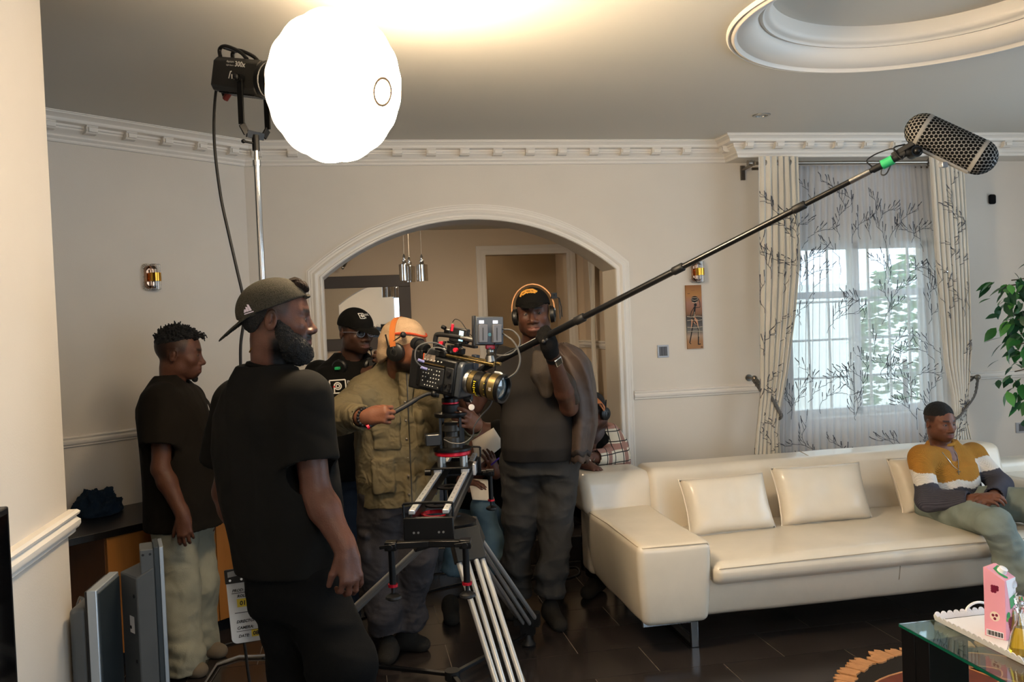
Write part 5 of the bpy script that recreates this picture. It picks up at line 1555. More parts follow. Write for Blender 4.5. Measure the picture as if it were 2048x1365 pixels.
yel = [rect2(.062, -.068, BW, -.048), rect2(.028, -.125, .072, -.098), rect2(.082, -.122, BW, -.09), rect2(.098, -.165, BW, -.138), rect2(.092, -.19, BW, -.168), rect2(.064, -.226, BW, -.202)]
flat_print('yellow_tape', yel, mat('yellow_tape', '#d8c040', .6), e, sp(0, 0, .0066), sx_, su_)
ink = []
def T(s_, x, y, h, sh=.0, bold=.0): 
    v_, f_ = text_verts(s_, h, shear=sh, bold=bold); ink.append(([(a+x, c+y) for a, c, _ in v_], f_))
T('PROD:', .016, -.074, .0125, .3, .0004); T("SA'A", .072, -.066, .02, .1, .0006); T('ROLL', .03, -.093, .0125, .3, .0004); T('01', .036, -.119, .02, .1, .0006); T('SW', .08, -.087, .0125, .1, .0003); T('25', .086, -.117, .022, .1, .001)
T('DIRECTOR:', .02, -.176, .0125, .3, .0004); T('CAMERA:', .02, -.1965, .0125, .3, .0004); T('G', .098, -.187, .018, .2, .0006); T('DATE:', .022, -.223, .0125, .3, .0004); T('08/07', .068, -.221, .018, .1, .0006)
ink += [rect2(.014, -.0795, BW, -.0775), rect2(.076, -.13, .078, -.08), rect2(.018, -.144, BW, -.142), rect2(.018, -.204, BW, -.2025)]
flat_print('lettering', ink, mat('ink', ''), e, sp(0, 0, .0072), sx_, su_)

# ------------------------------------------------------------------ dining room: mirror, pendants, curtain, spot, cabinet, added fill lamps
M_mirror = mat('mirror_silver', '#e8e8e6', .02, 1.0); M_mfr = mat('mirror_frame_brown', '#4a4038', .45)
mx0, mx1, mz0, mz1, fb = -.85, .63, 1.37, 2.15, .125
e = empty('wall_mirror', ((mx0+mx1)/2, DY, (mz0+mz1)/2), 'large mirror with wide dark frame on the dining room wall', 'mirror')
off = np.array(e.location)
MB().bb(np.array((mx0+fb, DY-.02, mz0+fb))-off, np.array((mx1-fb, DY-.012, mz1-fb))-off).build('glass', M_mirror, e)
for lo_, hi_ in (((mx0, DY-.035, mz0), (mx1, DY-.002, mz0+fb)), ((mx0, DY-.035, mz1-fb), (mx1, DY-.002, mz1)), ((mx0, DY-.035, mz0+fb), (mx0+fb, DY-.002, mz1-fb)), ((mx1-fb, DY-.035, mz0+fb), (mx1, DY-.002, mz1-fb))):
    MB().bb(np.array(lo_)-off, np.array(hi_)-off).build('frame_bar', M_mfr, e, bevel=.003)
M_pend = mat('chrome', '')
for px, py, y_, lab in ((810, 562, 7.2, 'chrome cylinder pendant lamp, left one of the three in the dining room'), (820, 565, 7.42, 'chrome cylinder pendant lamp, middle one half behind the left one'), (845, 563, 7.15, 'chrome cylinder pendant lamp, right one of the three in the dining room')):
    p_ = aty(px, py, y_)
    e = empty('pendant_lamp', tuple(p_), lab, 'pendant lamp', 'pendant lamps in the dining room')
    MB().lathe([(.040, 0), (.046, 0), (.046, .135), (.02, .142), (.016, .155), (.02, .16), (.02, .172), (.01, .178), (.012, .2), (.004, .222), (0, .224)], n=28).build('shade', M_pend, e, smooth=30)
    MB().lathe([(0, .03), (.038, .03), (.038, .032), (0, .032)], n=20).build('diffuser', mat('dim_glass', ''), e)
    MB().cyl((0, 0, .22), (0, 0, DH-p_[2]), .002, n=6).build('cord', mat('pale_label', ''), e)
    MB().lathe([(0, DH-p_[2]-.025), (.03, DH-p_[2]-.025), (.03, DH-p_[2]), (0, DH-p_[2])], n=16).build('ceiling_rose', M_pend, e)
eD, fD, oD = drape('curtain', [(.4, 0), (1.25, .08), (1.45, .1), (2.5, .02)], [(.4, .30), (1.25, .2), (1.45, .2), (2.5, .28)], .38, 2.5, 0.0, 4.5, .02, 'pale satin curtain in the dining room beside the arch', 71, 0, M_satin, nu=60, nv=30, pos=(.15, 0, 0))
eD.location = (2.47, 8.72, 0); eD.rotation_euler = (0, 0, pi/2)
p_ = aty(690, 525, 9.15)
e = empty('spotlight', tuple(p_), 'small chrome spotlight under the arch above the mirror', 'spotlight')
MB().cyl((-.02, 0, -.03), (.02, -.03, .02), .028, .02).build('head', M_pend, e); MB().cyl((.02, -.01, .0), (.06, .15, .04), .009).build('arm', M_pend, e); MB().sphere((-.025, 0, -.055), .018, 10, 8).build('knob', M_pend, e)
# low dark cabinet and mesh chair seen past the tripod
e = empty('hall_cabinet', (1.95, 9.16, DZ), 'low dark cabinet in the doorway behind the boom operator', 'cabinet')
MB().bb((-.42, -.2, .06), (.5, .12, .52)).build('body', M_ebony, e, bevel=.004)
for k in range(2): MB().bb((-.41+.455*k, -.215, .07), (.035+.455*k, -.2, .5)).build('door', M_top, e, bevel=.002)
MB().bb((-.4, -.18, 0), (.48, .1, .06)).build('plinth', M_ebony, e)
p_ = at(962, 850, 6.6)
e = empty('mesh_chair', (p_[0], p_[1], DZ), 'dark mesh-back chair standing just inside the dining room', 'chair')
hh = p_[2]-DZ
M_mesh = mat('dark_mesh', '#3a332a', .8, bump=.6, bscale=300)
def mb_(u, v): return np.array((-.2+.4*u, .05*math.cos((u-.5)*2.4), hh-.22+.5*v))
MB().grid(mb_, 12, 8).build('backrest', M_mesh, e, smooth=180, solid=.015)
for s_ in (-1, 1): MB().tube([(s_*.2, .02, hh-.3), (s_*.2, .02, hh+.28)], .016, 8).build('back_post', M_ebony, e)
weld(soft((-.23, -.45, .40), (.23, .02, .47), .03, 6).build('seat', M_ebony, e, smooth=0))
for s_ in (-1, 1):
    for y in (-.42, 0): MB().cyl((s_*.2, y, .41), (s_*.2, y, 0), .014).build('leg', M_ebony, e)
e = empty('added_ceiling_lamp', (.8, 7.3, DH), 'added round flush ceiling lamp, out of view, brightening the dining room', 'ceiling light')  # lamp added out of view to brighten the dining room
MB().lathe([(0, -.05), (.17, -.05), (.19, -.03), (.19, 0), (0, 0)], n=32).build('glow_dish', mat('fill_glow', '#fff3e0', .5, emit=(1, .77, .51, 1), estr=FILL_LAMP), e)
e2 = copy_tree(e); e2.location = (1.4, 10.0, DH); e2.scale = (.36, .36, .36); e2['label'] = 'added round flush ceiling lamp brightening the hall behind the doorway'; e3 = copy_tree(e); e3.location = (.2, .1, HC); e3.scale = (1.1, 1.1, 1.1); e3['label'] = 'added round flush ceiling lamp as fill for the living room, behind the viewer'; e['group'] = e2['group'] = e3['group'] = 'added flush ceiling lamps'  # two more lamps added out of view, to brighten hall and living room
# power cables on the floor
for pts, lab in (([(1075, 1150), (1110, 1142), (1150, 1135), (1158, 1148), (1130, 1158), (1095, 1152), (1060, 1160), (1000, 1175), (900, 1195)], 'black cable coiled on the floor beside the boom operator'),
                 ([(420, 1300), (470, 1285), (560, 1268), (700, 1245), (800, 1205), (870, 1180), (960, 1160)], 'black cable running across the floor behind the tripod')):
    P_ = [onz(px, py, .006) for px, py in pts]
    o = MB().tube([p-P_[0]+np.array((0, 0, .0)) for p in spline(P_, 8)], .0055, 6).build('floor_cable', M_rubber, None); o.location = tuple(P_[0]); tag(o, lab, 'cable')
# ------------------------------------------------------------------ people: implicit surfaces turned into one skin per body or garment
class Field:
    def __init__(s, lo, hi, res):
        s.lo = np.array(lo, float); s.res = res
        s.n = np.ceil((np.array(hi, float)-s.lo)/res).astype(int)+1
        s.a = np.full(s.n, .25, np.float32)
        s.ax = [s.lo[i]+res*np.arange(s.n[i], dtype=np.float32) for i in range(3)]
    def win(s, lo, hi):
        i0 = np.clip(np.floor((np.array(lo)-s.lo)/s.res).astype(int), 0, s.n-1)
        i1 = np.clip(np.ceil((np.array(hi)-s.lo)/s.res).astype(int)+1, 0, s.n)
        if np.any(i1 <= i0): return None, None
        sl = tuple(slice(i0[k], i1[k]) for k in range(3))
        P = np.empty(tuple(i1-i0)+(3,), np.float32)
        P[..., 0] = s.ax[0][sl[0]][:, None, None]; P[..., 1] = s.ax[1][sl[1]][None, :, None]; P[..., 2] = s.ax[2][sl[2]][None, None, :]
        return sl, P
    def put(s, sl, d, k, op):
        a = s.a[sl]
        if op == 'u':
            if k > 0:
                h = np.maximum(k-np.abs(a-d), 0)/k
                s.a[sl] = np.minimum(a, d)-h*h*k*.25
            else: s.a[sl] = np.minimum(a, d)
        elif op == 's':
            d = -d
            if k > 0:
                h = np.maximum(k-np.abs(a-d), 0)/k
                s.a[sl] = np.maximum(a, d)+h*h*k*.25
            else: s.a[sl] = np.maximum(a, d)
    def cap(s, a, b, ra, rb=None, k=.02, op='u', flat=None, fs=1.0, end=False):
        """tapered capsule; flat = axis along which it is fs times as thick"""
        rb = ra if rb is None else rb
        a = np.array(a, np.float32); b = np.array(b, np.float32); m = max(ra, rb)*max(1, fs)+k+.02
        sl, P = s.win(np.minimum(a, b)-m, np.maximum(a, b)+m)
        if sl is None: return s
        ba = b-a; L2 = max(float(ba@ba), 1e-9)
        q = P-a
        t = np.clip((q@ba)/L2, 0, 1)
        q = q-t[..., None]*ba
        if flat is not None:
            f = np.array(flat, np.float32); f /= np.linalg.norm(f)
            q = q+((q@f)*(1/fs-1))[..., None]*f
        d = np.sqrt((q*q).sum(-1))-(ra+(rb-ra)*t)
        if flat is not None: d = d*min(1.0, fs)
        if end: d = np.maximum(d, ((P-b)@ba)/math.sqrt(L2))     # flat cut at b
        s.put(sl, d, k, op); return s
    def rbox(s, c, h, M=None, r=.004, k=.004, op='u'):
        c = np.array(c, np.float32); h = np.array(h, np.float32); m = float(np.linalg.norm(h))+k+.02
        sl, P = s.win(c-m, c+m)
        if sl is None: return s
        q = P-c
        if M is not None: q = q@np.array(M, np.float32)
        q = np.abs(q)-(h-r)
        d = np.sqrt((np.maximum(q, 0)**2).sum(-1))+np.minimum(q.max(-1), 0)-r
        s.put(sl, d, k, op); return s
    def path(s, pts, rs, k=.02, **kw):
        for i in range(len(pts)-1): s.cap(pts[i], pts[i+1], rs[i], rs[i+1], k, **kw)
        return s
    def ell(s, c, r, M=None, k=.02, op='u'):
        c = np.array(c, np.float32); r = np.array(r, np.float32); m = float(r.max())+k+.02
        sl, P = s.win(c-m, c+m)
        if sl is None: return s
        q = P-c
        if M is not None: q = q@np.array(M, np.float32)     # columns of M are the axes
        k0 = np.sqrt(((q/r)**2).sum(-1)); k1 = np.sqrt(((q/(r*r))**2).sum(-1))+1e-9
        s.put(sl, k0*(k0-1)/k1, k, op); return s
    def loft(s, rows, M, o, k=.03, op='u', ex=2.4, grow=0.0):
        """rows (z, cx, cy, rx, ry) in the frame M (columns) at o"""
        M = np.array(M, np.float32); o = np.array(o, np.float32); rows = np.array(rows, np.float32)
        w = rows[:, 3:5].max()+.03+abs(rows[:, 1:3]).max()+k+abs(grow)
        cs = np.array([o+M@np.array((x, y, rows[j, 0])) for j in (0, -1) for x in (-w, w) for y in (-w, w)])
        sl, P = s.win(cs.min(0)-.03, cs.max(0)+.03)
        if sl is None: return s
        q = (P-o)@M
        z = q[..., 2]; zs = rows[:, 0]
        f = [np.interp(z, zs, rows[:, i]).astype(np.float32) for i in range(1, 5)]
        u = np.abs((q[..., 0]-f[0])/(f[2]+grow)); v = np.abs((q[..., 1]-f[1])/(f[3]+grow))
        g = (u**ex+v**ex)**(1/ex)
        d = (g-1)*np.minimum(f[2], f[3])*.92
        dz = np.maximum(zs[0]-z, z-zs[-1])
        d = np.maximum(d, dz)
        s.put(sl, d, k, op); return s
    def cut(s, o, n):
        """keep the side of the plane where (p-o).n < 0"""
        n = np.array(n, np.float32); n /= np.linalg.norm(n); o = np.array(o, np.float32)
        d = ((s.ax[0]-o[0])*n[0])[:, None, None]+((s.ax[1]-o[1])*n[1])[None, :, None]+((s.ax[2]-o[2])*n[2])[None, None, :]
        s.a = np.maximum(s.a, d.astype(np.float32)); return s
    def mesh(s):
        a = s.a.copy()
        a[0] = a[-1] = .2; a[:, 0] = a[:, -1] = .2; a[:, :, 0] = a[:, :, -1] = .2
        neg = a < 0
        c = np.zeros(tuple(s.n-1), np.int8)
        nx, ny, nz = s.n
        for i in (0, 1):
            for j in (0, 1):
                for k in (0, 1):
                    c += neg[i:nx-1+i, j:ny-1+j, k:nz-1+k]
        act = (c > 0) & (c < 8)
        idx = np.full(act.shape, -1, np.int64)
        I = np.argwhere(act); idx[act] = np.arange(len(I))
        if len(I) == 0: return np.zeros((0, 3)), np.zeros((0, 4), int)
        vals = {}
        for i in (0, 1):
            for j in (0, 1):
                for k in (0, 1): vals[(i, j, k)] = a[I[:, 0]+i, I[:, 1]+j, I[:, 2]+k]
        acc = np.zeros((len(I), 3)); cnt = np.zeros(len(I))
        for p in vals:
            for axx in range(3):
                if p[axx]: continue
                q = list(p); q[axx] = 1; q = tuple(q)
                v0, v1 = vals[p], vals[q]
                m = (v0 < 0) != (v1 < 0)
                t = v0[m]/(v0[m]-v1[m])
                pos = np.tile(np.array(p, float), (m.sum(), 1)); pos[:, axx] += t
                acc[m] += pos; cnt[m] += 1
        V = (I+acc/cnt[:, None])*s.res+s.lo
        Fs = []
        for axx in range(3):
            u, v = [(1, 2), (2, 0), (0, 1)][axx]
            s0 = [slice(None)]*3; s1 = [slice(None)]*3
            s0[axx] = slice(0, -1); s1[axx] = slice(1, None)
            A, B = neg[tuple(s0)], neg[tuple(s1)]
            E_ = np.argwhere(A != B)
            if len(E_) == 0: continue
            E_ = E_[(E_[:, u] > 0) & (E_[:, v] > 0) & (E_[:, u] < s.n[u]-1) & (E_[:, v] < s.n[v]-1)]
            ng = A[tuple(E_.T)]
            def cell(du, dv):
                q = E_.copy(); q[:, u] += du; q[:, v] += dv; return idx[tuple(q.T)]
            Q = np.stack([cell(-1, -1), cell(0, -1), cell(0, 0), cell(-1, 0)], 1)
            Q[~ng] = Q[~ng][:, ::-1]
            Fs.append(Q)
        return V, np.concatenate(Fs)

def sdf_object(name, f, m, parent, base, disp=None, relax=1, keep=None):
    V, Q = f.mesh()
    if keep is not None:
        pass
    # a light relax to take the stair steps off
    for _ in range(relax):
        S = np.zeros_like(V); C = np.zeros(len(V))
        for i in range(4):
            a, b = Q[:, i], Q[:, (i+1) % 4]
            np.add.at(S, a, V[b]); np.add.at(C, a, 1); np.add.at(S, b, V[a]); np.add.at(C, b, 1)
        V = V*.5+.5*S/np.maximum(C, 1)[:, None]
    if disp is not None:
        N = np.zeros_like(V)
        n = np.cross(V[Q[:, 2]]-V[Q[:, 0]], V[Q[:, 3]]-V[Q[:, 1]])
        for i in range(4): np.add.at(N, Q[:, i], n)
        N /= np.maximum(np.linalg.norm(N, axis=1), 1e-12)[:, None]
        V = V+N*disp(V, N)[:, None]
    me = bpy.data.meshes.new(name)
    me.vertices.add(len(V)); me.vertices.foreach_set('co', (V-np.array(base)).astype(np.float32).ravel())
    me.loops.add(len(Q)*4); me.loops.foreach_set('vertex_index', Q.astype(np.int32).ravel())
    me.polygons.add(len(Q)); me.polygons.foreach_set('loop_start', np.arange(0, len(Q)*4, 4, dtype=np.int32))
    me.update(); me.validate()
    me.polygons.foreach_set('use_smooth', [True]*len(me.polygons))
    o = link(name, me, parent, m)
    return o, V, Q
def set_col(o, C):
    at_ = o.data.color_attributes.new('Col', 'FLOAT_COLOR', 'POINT')
    c = np.ones((len(C), 4), np.float32); c[:, :3] = C
    at_.data.foreach_set('color', c.ravel())

def headM(fwd, up=(0, 0, 1), roll=0.0):
    """head frame: columns right, forward, up"""
    y = np.array(fwd, float); y /= np.linalg.norm(y)
    z = np.array(up, float); z = z-y*(z@y); z /= np.linalg.norm(z)
    x = np.cross(y, z)
    if roll:
        c, s = math.cos(math.radians(roll)), math.sin(math.radians(roll))
        x, z = x*c+z*s, z*c-x*s
    return np.array([x, y, z]).T
def head_sdf(f, c, M, S=1.0, jaw=1.0, nose=1.0, lips=1.0, ears=True, open_=0.0):
    def P(x, y, z): return np.array(c)+M@(np.array((x, y, z))*S)
    def E(x, y, z, rx, ry, rz, k=.02, op='u', rot=None):
        MM = M if rot is None else M@rot
        f.ell(P(x, y, z), (rx*S, ry*S, rz*S), MM, k*S, op)
    E(0, -.014, .034, .075, .097, .086, .0)
    E(0, .018, .0, .066, .072, .09, .03)
    E(0, .02, -.058, .056*jaw, .062, .052, .03)
    E(0, .06, -.094, .026*jaw, .024, .02, .03)
    for s in (-1, 1):
        E(s*.043, .056, -.024, .022, .022, .02, .025)
        E(s*.046*jaw, -.005, -.066, .016, .03, .026, .03)
        f.cap(P(s*.014, .083, .020), P(s*.046, .068, .022), .008*S, .007*S, .014*S)
        E(s*.031, .094, .000, .018, .015, .0115, .012, 's')
        E(s*.032, .0700, -.001, .0155, .0150, .0145, .004)
        f.cap(P(s*.021, .0872, -.003), P(s*.0435, .0815, -.0025), .0023*S, .002*S, .002*S, 's')
    f.cap(P(0, .081, .012), P(0, .103*1.0, -.034), .0075*S, .0115*S*nose, .012*S)
    E(0, .1045, -.036, .0125*nose, .0125, .011, .008)
    for s in (-1, 1):
        E(s*.0155*nose, .093, -.040, .0105*nose, .012, .009, .008)
        E(s*.008*nose, .098, -.0485, .0042, .006, .004, .003, 's')
    E(0, .068, -.068, .035, .027, .026, .02)
    E(0, .0895, -.0625, .025*lips, .0105, .0072*lips, .006)
    E(0, .0885, -.0775-open_, .022*lips, .0115, .0085*lips, .006)
    f.cap(P(-.024, .092, -.0695-open_/2), P(.024, .092, -.0695-open_/2), (.0018+open_/2)*S, None, .003*S, 's')
    if ears:
        for s in (-1, 1):
            R = rotm((0, 0, 1), -s*22) @ rotm((1, 0, 0), -10)
            E(s*.079, -.016, -.006, .008, .0195, .0325, .005, rot=R)
            E(s*.088, -.013, -.003, .009, .0115, .0215, .004, 's', rot=R)
            E(s*.08, -.003, -.009, .006, .0055, .008, .003, rot=R); E(s*.083, -.017, -.001, .004, .006, .014, .003, rot=R)
    return P
def neck_sdf(f, c, M, base, S=1.0, r=.058):
    a = np.array(c)+M@(np.array((0, -.030, -.04))*S)
    f.cap(a, base, .05*S, r*.92, .018)
    f.cap(np.array(c)+M@(np.array((0, -.03, -.07))*S), np.array(base)-np.array((0, 0, .03)), .05*S, r, .02)
def hand_sdf(f, o, M, side=1, curl=(25, 30, 20), spread=3, thumb=(.75, .62, -.25), tcurl=20, S=1.0, glove=0.0, fcurl=None):
    """o wrist; M columns: thumb side (x), fingers (y), back of the hand (z); side only mirrors nothing, M carries it"""
    def P(v): return np.array(o)+M@(np.array(v)*S)
    g = glove
    f.cap(P((.0, -.02, 0)), P((.0, .02, 0)), .026*S+g, .028*S+g, .02, flat=M[:, 2], fs=.72)
    f.cap(P((.018, .03, 0)), P((.024, .082, 0)), .0155*S+g, .0125*S+g, .02)
    f.cap(P((.0, .03, .002)), P((.004, .086, .003)), .0155*S+g, .0125*S+g, .02)
    f.cap(P((-.018, .03, 0)), P((-.022, .076, 0)), .0145*S+g, .0115*S+g, .02)
    f.cap(P((.012, .02, -.008)), P((.03, .045, -.014)), .015*S+g, .012*S+g, .018)
    base = [(.0285, .085, 0), (.0095, .09, .003), (-.010, .086, .002), (-.0275, .076, -.001)]
    ln = [.068, .076, .07, .054]
    for i in range(4):
        cu_ = (fcurl[i] if fcurl is not None else curl)
        b = np.array(base[i], float); ang = 0.0; sp_ = math.radians((1.5-i)*spread)
        p = b; r0 = (.0092 if i < 3 else .0082)
        for j, fr in enumerate((.46, .30, .24)):
            ang += math.radians(cu_[j])
            d = np.array((math.sin(sp_)*math.cos(ang), math.cos(sp_)*math.cos(ang), -math.sin(ang)))
            q = p+d*ln[i]*fr
            f.cap(P(p), P(q), (r0-.0007*j)*S+g, (r0-.0007*(j+1))*S+g, .004)
            p = q
    b = np.array((.026, .028, -.008)); d = np.array(thumb, float); d /= np.linalg.norm(d)
    p = b+d*.038
    f.cap(P(b), P(p), .0125*S+g, .0105*S+g, .01)
    d2 = d*math.cos(math.radians(tcurl))+np.array((-.35, .35, -.86))*math.sin(math.radians(tcurl)); d2 /= np.linalg.norm(d2)
    f.cap(P(p), P(p+d2*.032), .0105*S+g, .0082*S+g, .004)
def handM(fingers, back):
    y = np.array(fingers, float); y /= np.linalg.norm(y)
    z = np.array(back, float); z = z-y*(z@y); z /= np.linalg.norm(z)
    return y, z
def handR(fingers, back, thumb_left=False):
    y, z = handM(fingers, back); x = np.cross(y, z)
    if thumb_left: x = -x
    return np.array([x, y, z]).T
def arm_sdf(f, sh, el, wr, S=1.0, r=(.052, .042, .044, .029), k=.02):
    sh, el, wr = (np.array(q) for q in (sh, el, wr))
    f.cap(sh, el, r[0]*S, r[1]*S, k)
    m = el+(wr-el)*.28
    f.cap(el, m, r[1]*S, r[2]*S, k); f.cap(m, wr, r[2]*S, r[3]*S, k)

SKIN = {}
def skin_mat():
    return mat('skin', '#5a3826', .46, tint=True, var=.10, vscale=26, bump=.10, bscale=170, spec=.35)
def skin_cols(V, hc, hM, S, tone, beard=0.0, fade=0.0, lip='#4d2a26', hairc='#0d0b0a', goatee=0.0, brow=1.0, stub=0.0):
    """paint lips, brows, shaven hair shadow and palms in the colour attribute"""
    base = np.array(hexc(tone)[:3]); C = np.tile(base, (len(V), 1))
    q = ((V-np.array(hc))@hM)/S
    x, y, z = q[:, 0], q[:, 1], q[:, 2]
    hair = np.array(hexc(hairc)[:3])
    def mix(w, col):
        w = np.clip(w, 0, 1)[:, None]; C[:] = C*(1-w)+np.array(col)*w
    ins = (np.abs(x) < .1) & (y > -.14) & (y < .13) & (np.abs(z) < .15)
    # lips
    lz = np.where(z > -.0695, (z+.0695)/.0085, (-.0695-z)/.0125)
    lw = ins*(y > .07)*np.clip(1.6-1.6*np.sqrt((x/.027)**2+lz**2)+.35, 0, 1)
    mix(lw, hexc(lip)[:3])
    # brows
    bw = ins*(y > .05)*np.clip(1.5-np.abs((z-.0235+.12*(np.abs(x)-.03)**1*0-.1*np.maximum(np.abs(x)-.036, 0))/.0055), 0, 1)*np.clip((np.abs(x)-.012)/.004, 0, 1)*np.clip((.052-np.abs(x))/.006, 0, 1)
    mix(bw*brow*.9, hair)
    # eye rim darkening that belongs to lashes
    for s in (-1, 1):
        r_ = np.sqrt(((x-s*.032)/.016)**2+((z+.001)/.0065)**2)
        mix(ins*(y > .06)*np.clip(1.25-r_, 0, 1)*.75, hair)
    if beard or stub:
        jw = ins*np.clip((-.03-z)/.02, 0, 1)*np.clip((y+.03)/.02, 0, 1)*np.clip(1-lw*2, 0, 1)
        edge = np.clip((-.045-z+.35*np.maximum(y-.06, 0)*0)/.02, 0, 1)
        mst = ins*(y > .075)*np.clip(1.4-np.abs((z+.053)/.008), 0, 1)*(np.abs(x) < .03)
        mix(jw*edge*max(beard, stub)+mst*max(beard, stub)*.8, hair)
    if goatee:
        g = ins*(y > .05)*np.clip(1.5-np.sqrt((x/.022)**2+((z+.1)/.018)**2), 0, 1)
        mix(g*goatee, hair)
    if fade:
        hl = ins*np.clip((z-(.05+.75*np.maximum(y-.02, 0)-.5*np.maximum(-.02-y, 0)))/.025, 0, 1)*np.clip((.08-y)/.01, 0, 1)
        back = ins*np.clip((-.035-y)/.015, 0, 1)*np.clip((z+.045)/.03, 0, 1)
        side = ins*np.clip((np.abs(x)-.05)/.012, 0, 1)*np.clip((.04-y+.25*(z-.03))/.012, 0, 1)*np.clip((z+.002)/.02, 0, 1)
        mix(np.maximum(np.maximum(hl*.9, back), side*.8)*fade, hair)
    return C
def eyes(parent, c, M, S, base, look=(0, 1, 0)):
    look = np.array(look, float); look /= np.linalg.norm(look)
    for s in (-1, 1):
        ce = np.array(c)+M@(np.array((s*.032, .0705, -.001))*S)-np.array(base)
        q = MB().sphere(ce, .0136*S, 16, 12).build('eye', mat('eye_white', '#8f8378', .3), parent)
        lk = M@look
        MB().sphere(ce+lk*.0062*S, .0086*S, 12, 8).build('iris', mat('iris_dark', '#150d09', .1), q)
def cap_sdf(f, c, M, S, tilt=0.0, brim=.075, brimdrop=.25, back=False, r=(.083, .106, .092), cz=.038, cut=.03, brimw=.07):
    """dome cut off at its rim plus a curved brim"""
    R = M@rotm((1, 0, 0), tilt)
    def P(x, y, z): return np.array(c)+R@(np.array((x, y, z))*S)
    g = Field(f.lo, f.lo+f.res*(f.n-1), f.res)
    g.ell(P(0, -.012, cz), np.array(r)*S, R, 0)
    g.ell(P(0, .02, cz-.004), (r[0]*.93*S, r[1]*.80*S, r[2]*.9*S), R, .02)
    g.ell(P(0, -.012, cz-.01), (np.array(r)-.007)*S, R, 0, 's')
    g.cut(P(0, 0, cut), -R[:, 2])
    s = -1 if back else 1
    # brim: thin curved plate
    lo = np.array([P(x, y, z) for x in (-.1, .1) for y in (s*.02, s*(.1+brim+.02)) for z in (cut-.1, cut+.05)])
    sl, Pw = g.win(lo.min(0), lo.max(0))
    q = ((Pw-np.array(c, np.float32))@R.astype(np.float32))/S
    x, y, z = q[..., 0], q[..., 1]*s, q[..., 2]
    y0 = r[1]*.80-.01 if s > 0 else r[1]*.86-.01
    zc = cut+.005-1.9*x*x*1.0-brimdrop*np.maximum(y-y0, 0)-1.0*np.maximum(y-y0, 0)**2
    edge = np.sqrt((x/brimw)**2+(np.maximum(y-.03, 0)/(y0+brim-.03))**2)-1
    d = np.maximum(np.maximum(np.abs(z-zc)-.0026, edge*.06), -(y-.035))*S
    g.put(sl, d.astype(np.float32), .004, 'u')
    return g
# ------------------------------------------------------------------ clothing helpers
def bbox(pts, m):
    P = np.array([np.array(p, float) for p in pts]); return P.min(0)-m, P.max(0)+m
def folds(amp, scale, seed, dirs=(1, 1, .35), fine=.0, zr=None, zk=0.0):
    def d(V, N):
        w_ = waves(V, scale, seed, dirs=dirs)
        r = amp*(.5*w_+.9*(.55-np.abs(waves(V, scale*.8, seed+3, dirs=dirs))**.75))
        if fine: r = r+fine*waves(V, scale*3.1, seed+9, dirs=dirs)
        if zr is not None: r = r*(1+zk*np.clip((zr-V[:, 2])/.25, 0, 1))
        return r
    return d
def body_frame(base, fwd):
    f_ = np.array(fwd, float); f_[2] = 0; f_ /= np.linalg.norm(f_); z = np.array((0, 0, 1.0)); r_ = np.cross(f_, z)
    M = np.array([r_, f_, z]).T; b = np.array(base, float); b[2] = 0
    return M, b, (lambda x, y, z: b+M@np.array((x, y, z)))
def tee(name, parent, base, M, o, rows, arms, neck, m, res=.008, hem=None, neckr=.066, sleeve_r=(.085, .078), seed=1, amp=.006, extra=None, sl_k=.04, collar=True, dirs=(1, 1, .3), scale=16, ex=2.4):
    """arms: list of (shoulder, sleeve end) ; neck: (point, direction up)"""
    pts = [o+M@np.array((s*r[3]+r[1], t*r[4]+r[2], r[0])) for r in rows for s in (-1, 1) for t in (-1, 1)]
    for a in arms: pts += [a[0], a[1]]
    lo, hi = bbox(pts, .12)
    f = Field(lo, hi, res)
    f.loft(rows, M, o, 0, ex=ex)
    for a in arms:
        r = a[2] if len(a) > 2 else sleeve_r
        f.cap(a[0], a[1], r[0], r[1], sl_k, end=True)
    if extra: extra(f)
    for a in arms:
        r = a[2] if len(a) > 2 else sleeve_r
        p, q = np.array(a[0]), np.array(a[1]); d = (q-p)/np.linalg.norm(q-p)
        f.cap(q-d*.004, q+d*.02, r[1]-.016, r[1]-.016, 0, 's')
    n, u = np.array(neck[0]), np.array(neck[1], float); u /= np.linalg.norm(u)
    f.cap(n-u*.02, n+u*.12, neckr, neckr, .006, 's')
    z0 = rows[0][0]
    f.loft([(z0-.05, rows[0][1], rows[0][2], rows[0][3]-.02, rows[0][4]-.02), (z0+.03, rows[0][1], rows[0][2], rows[0][3]-.02, rows[0][4]-.02)], M, o, 0, 's', ex=ex)
    ob, V, Q = sdf_object(name, f, m, parent, base, folds(amp, scale, seed, dirs, fine=amp*.25))
    return ob, V, Q
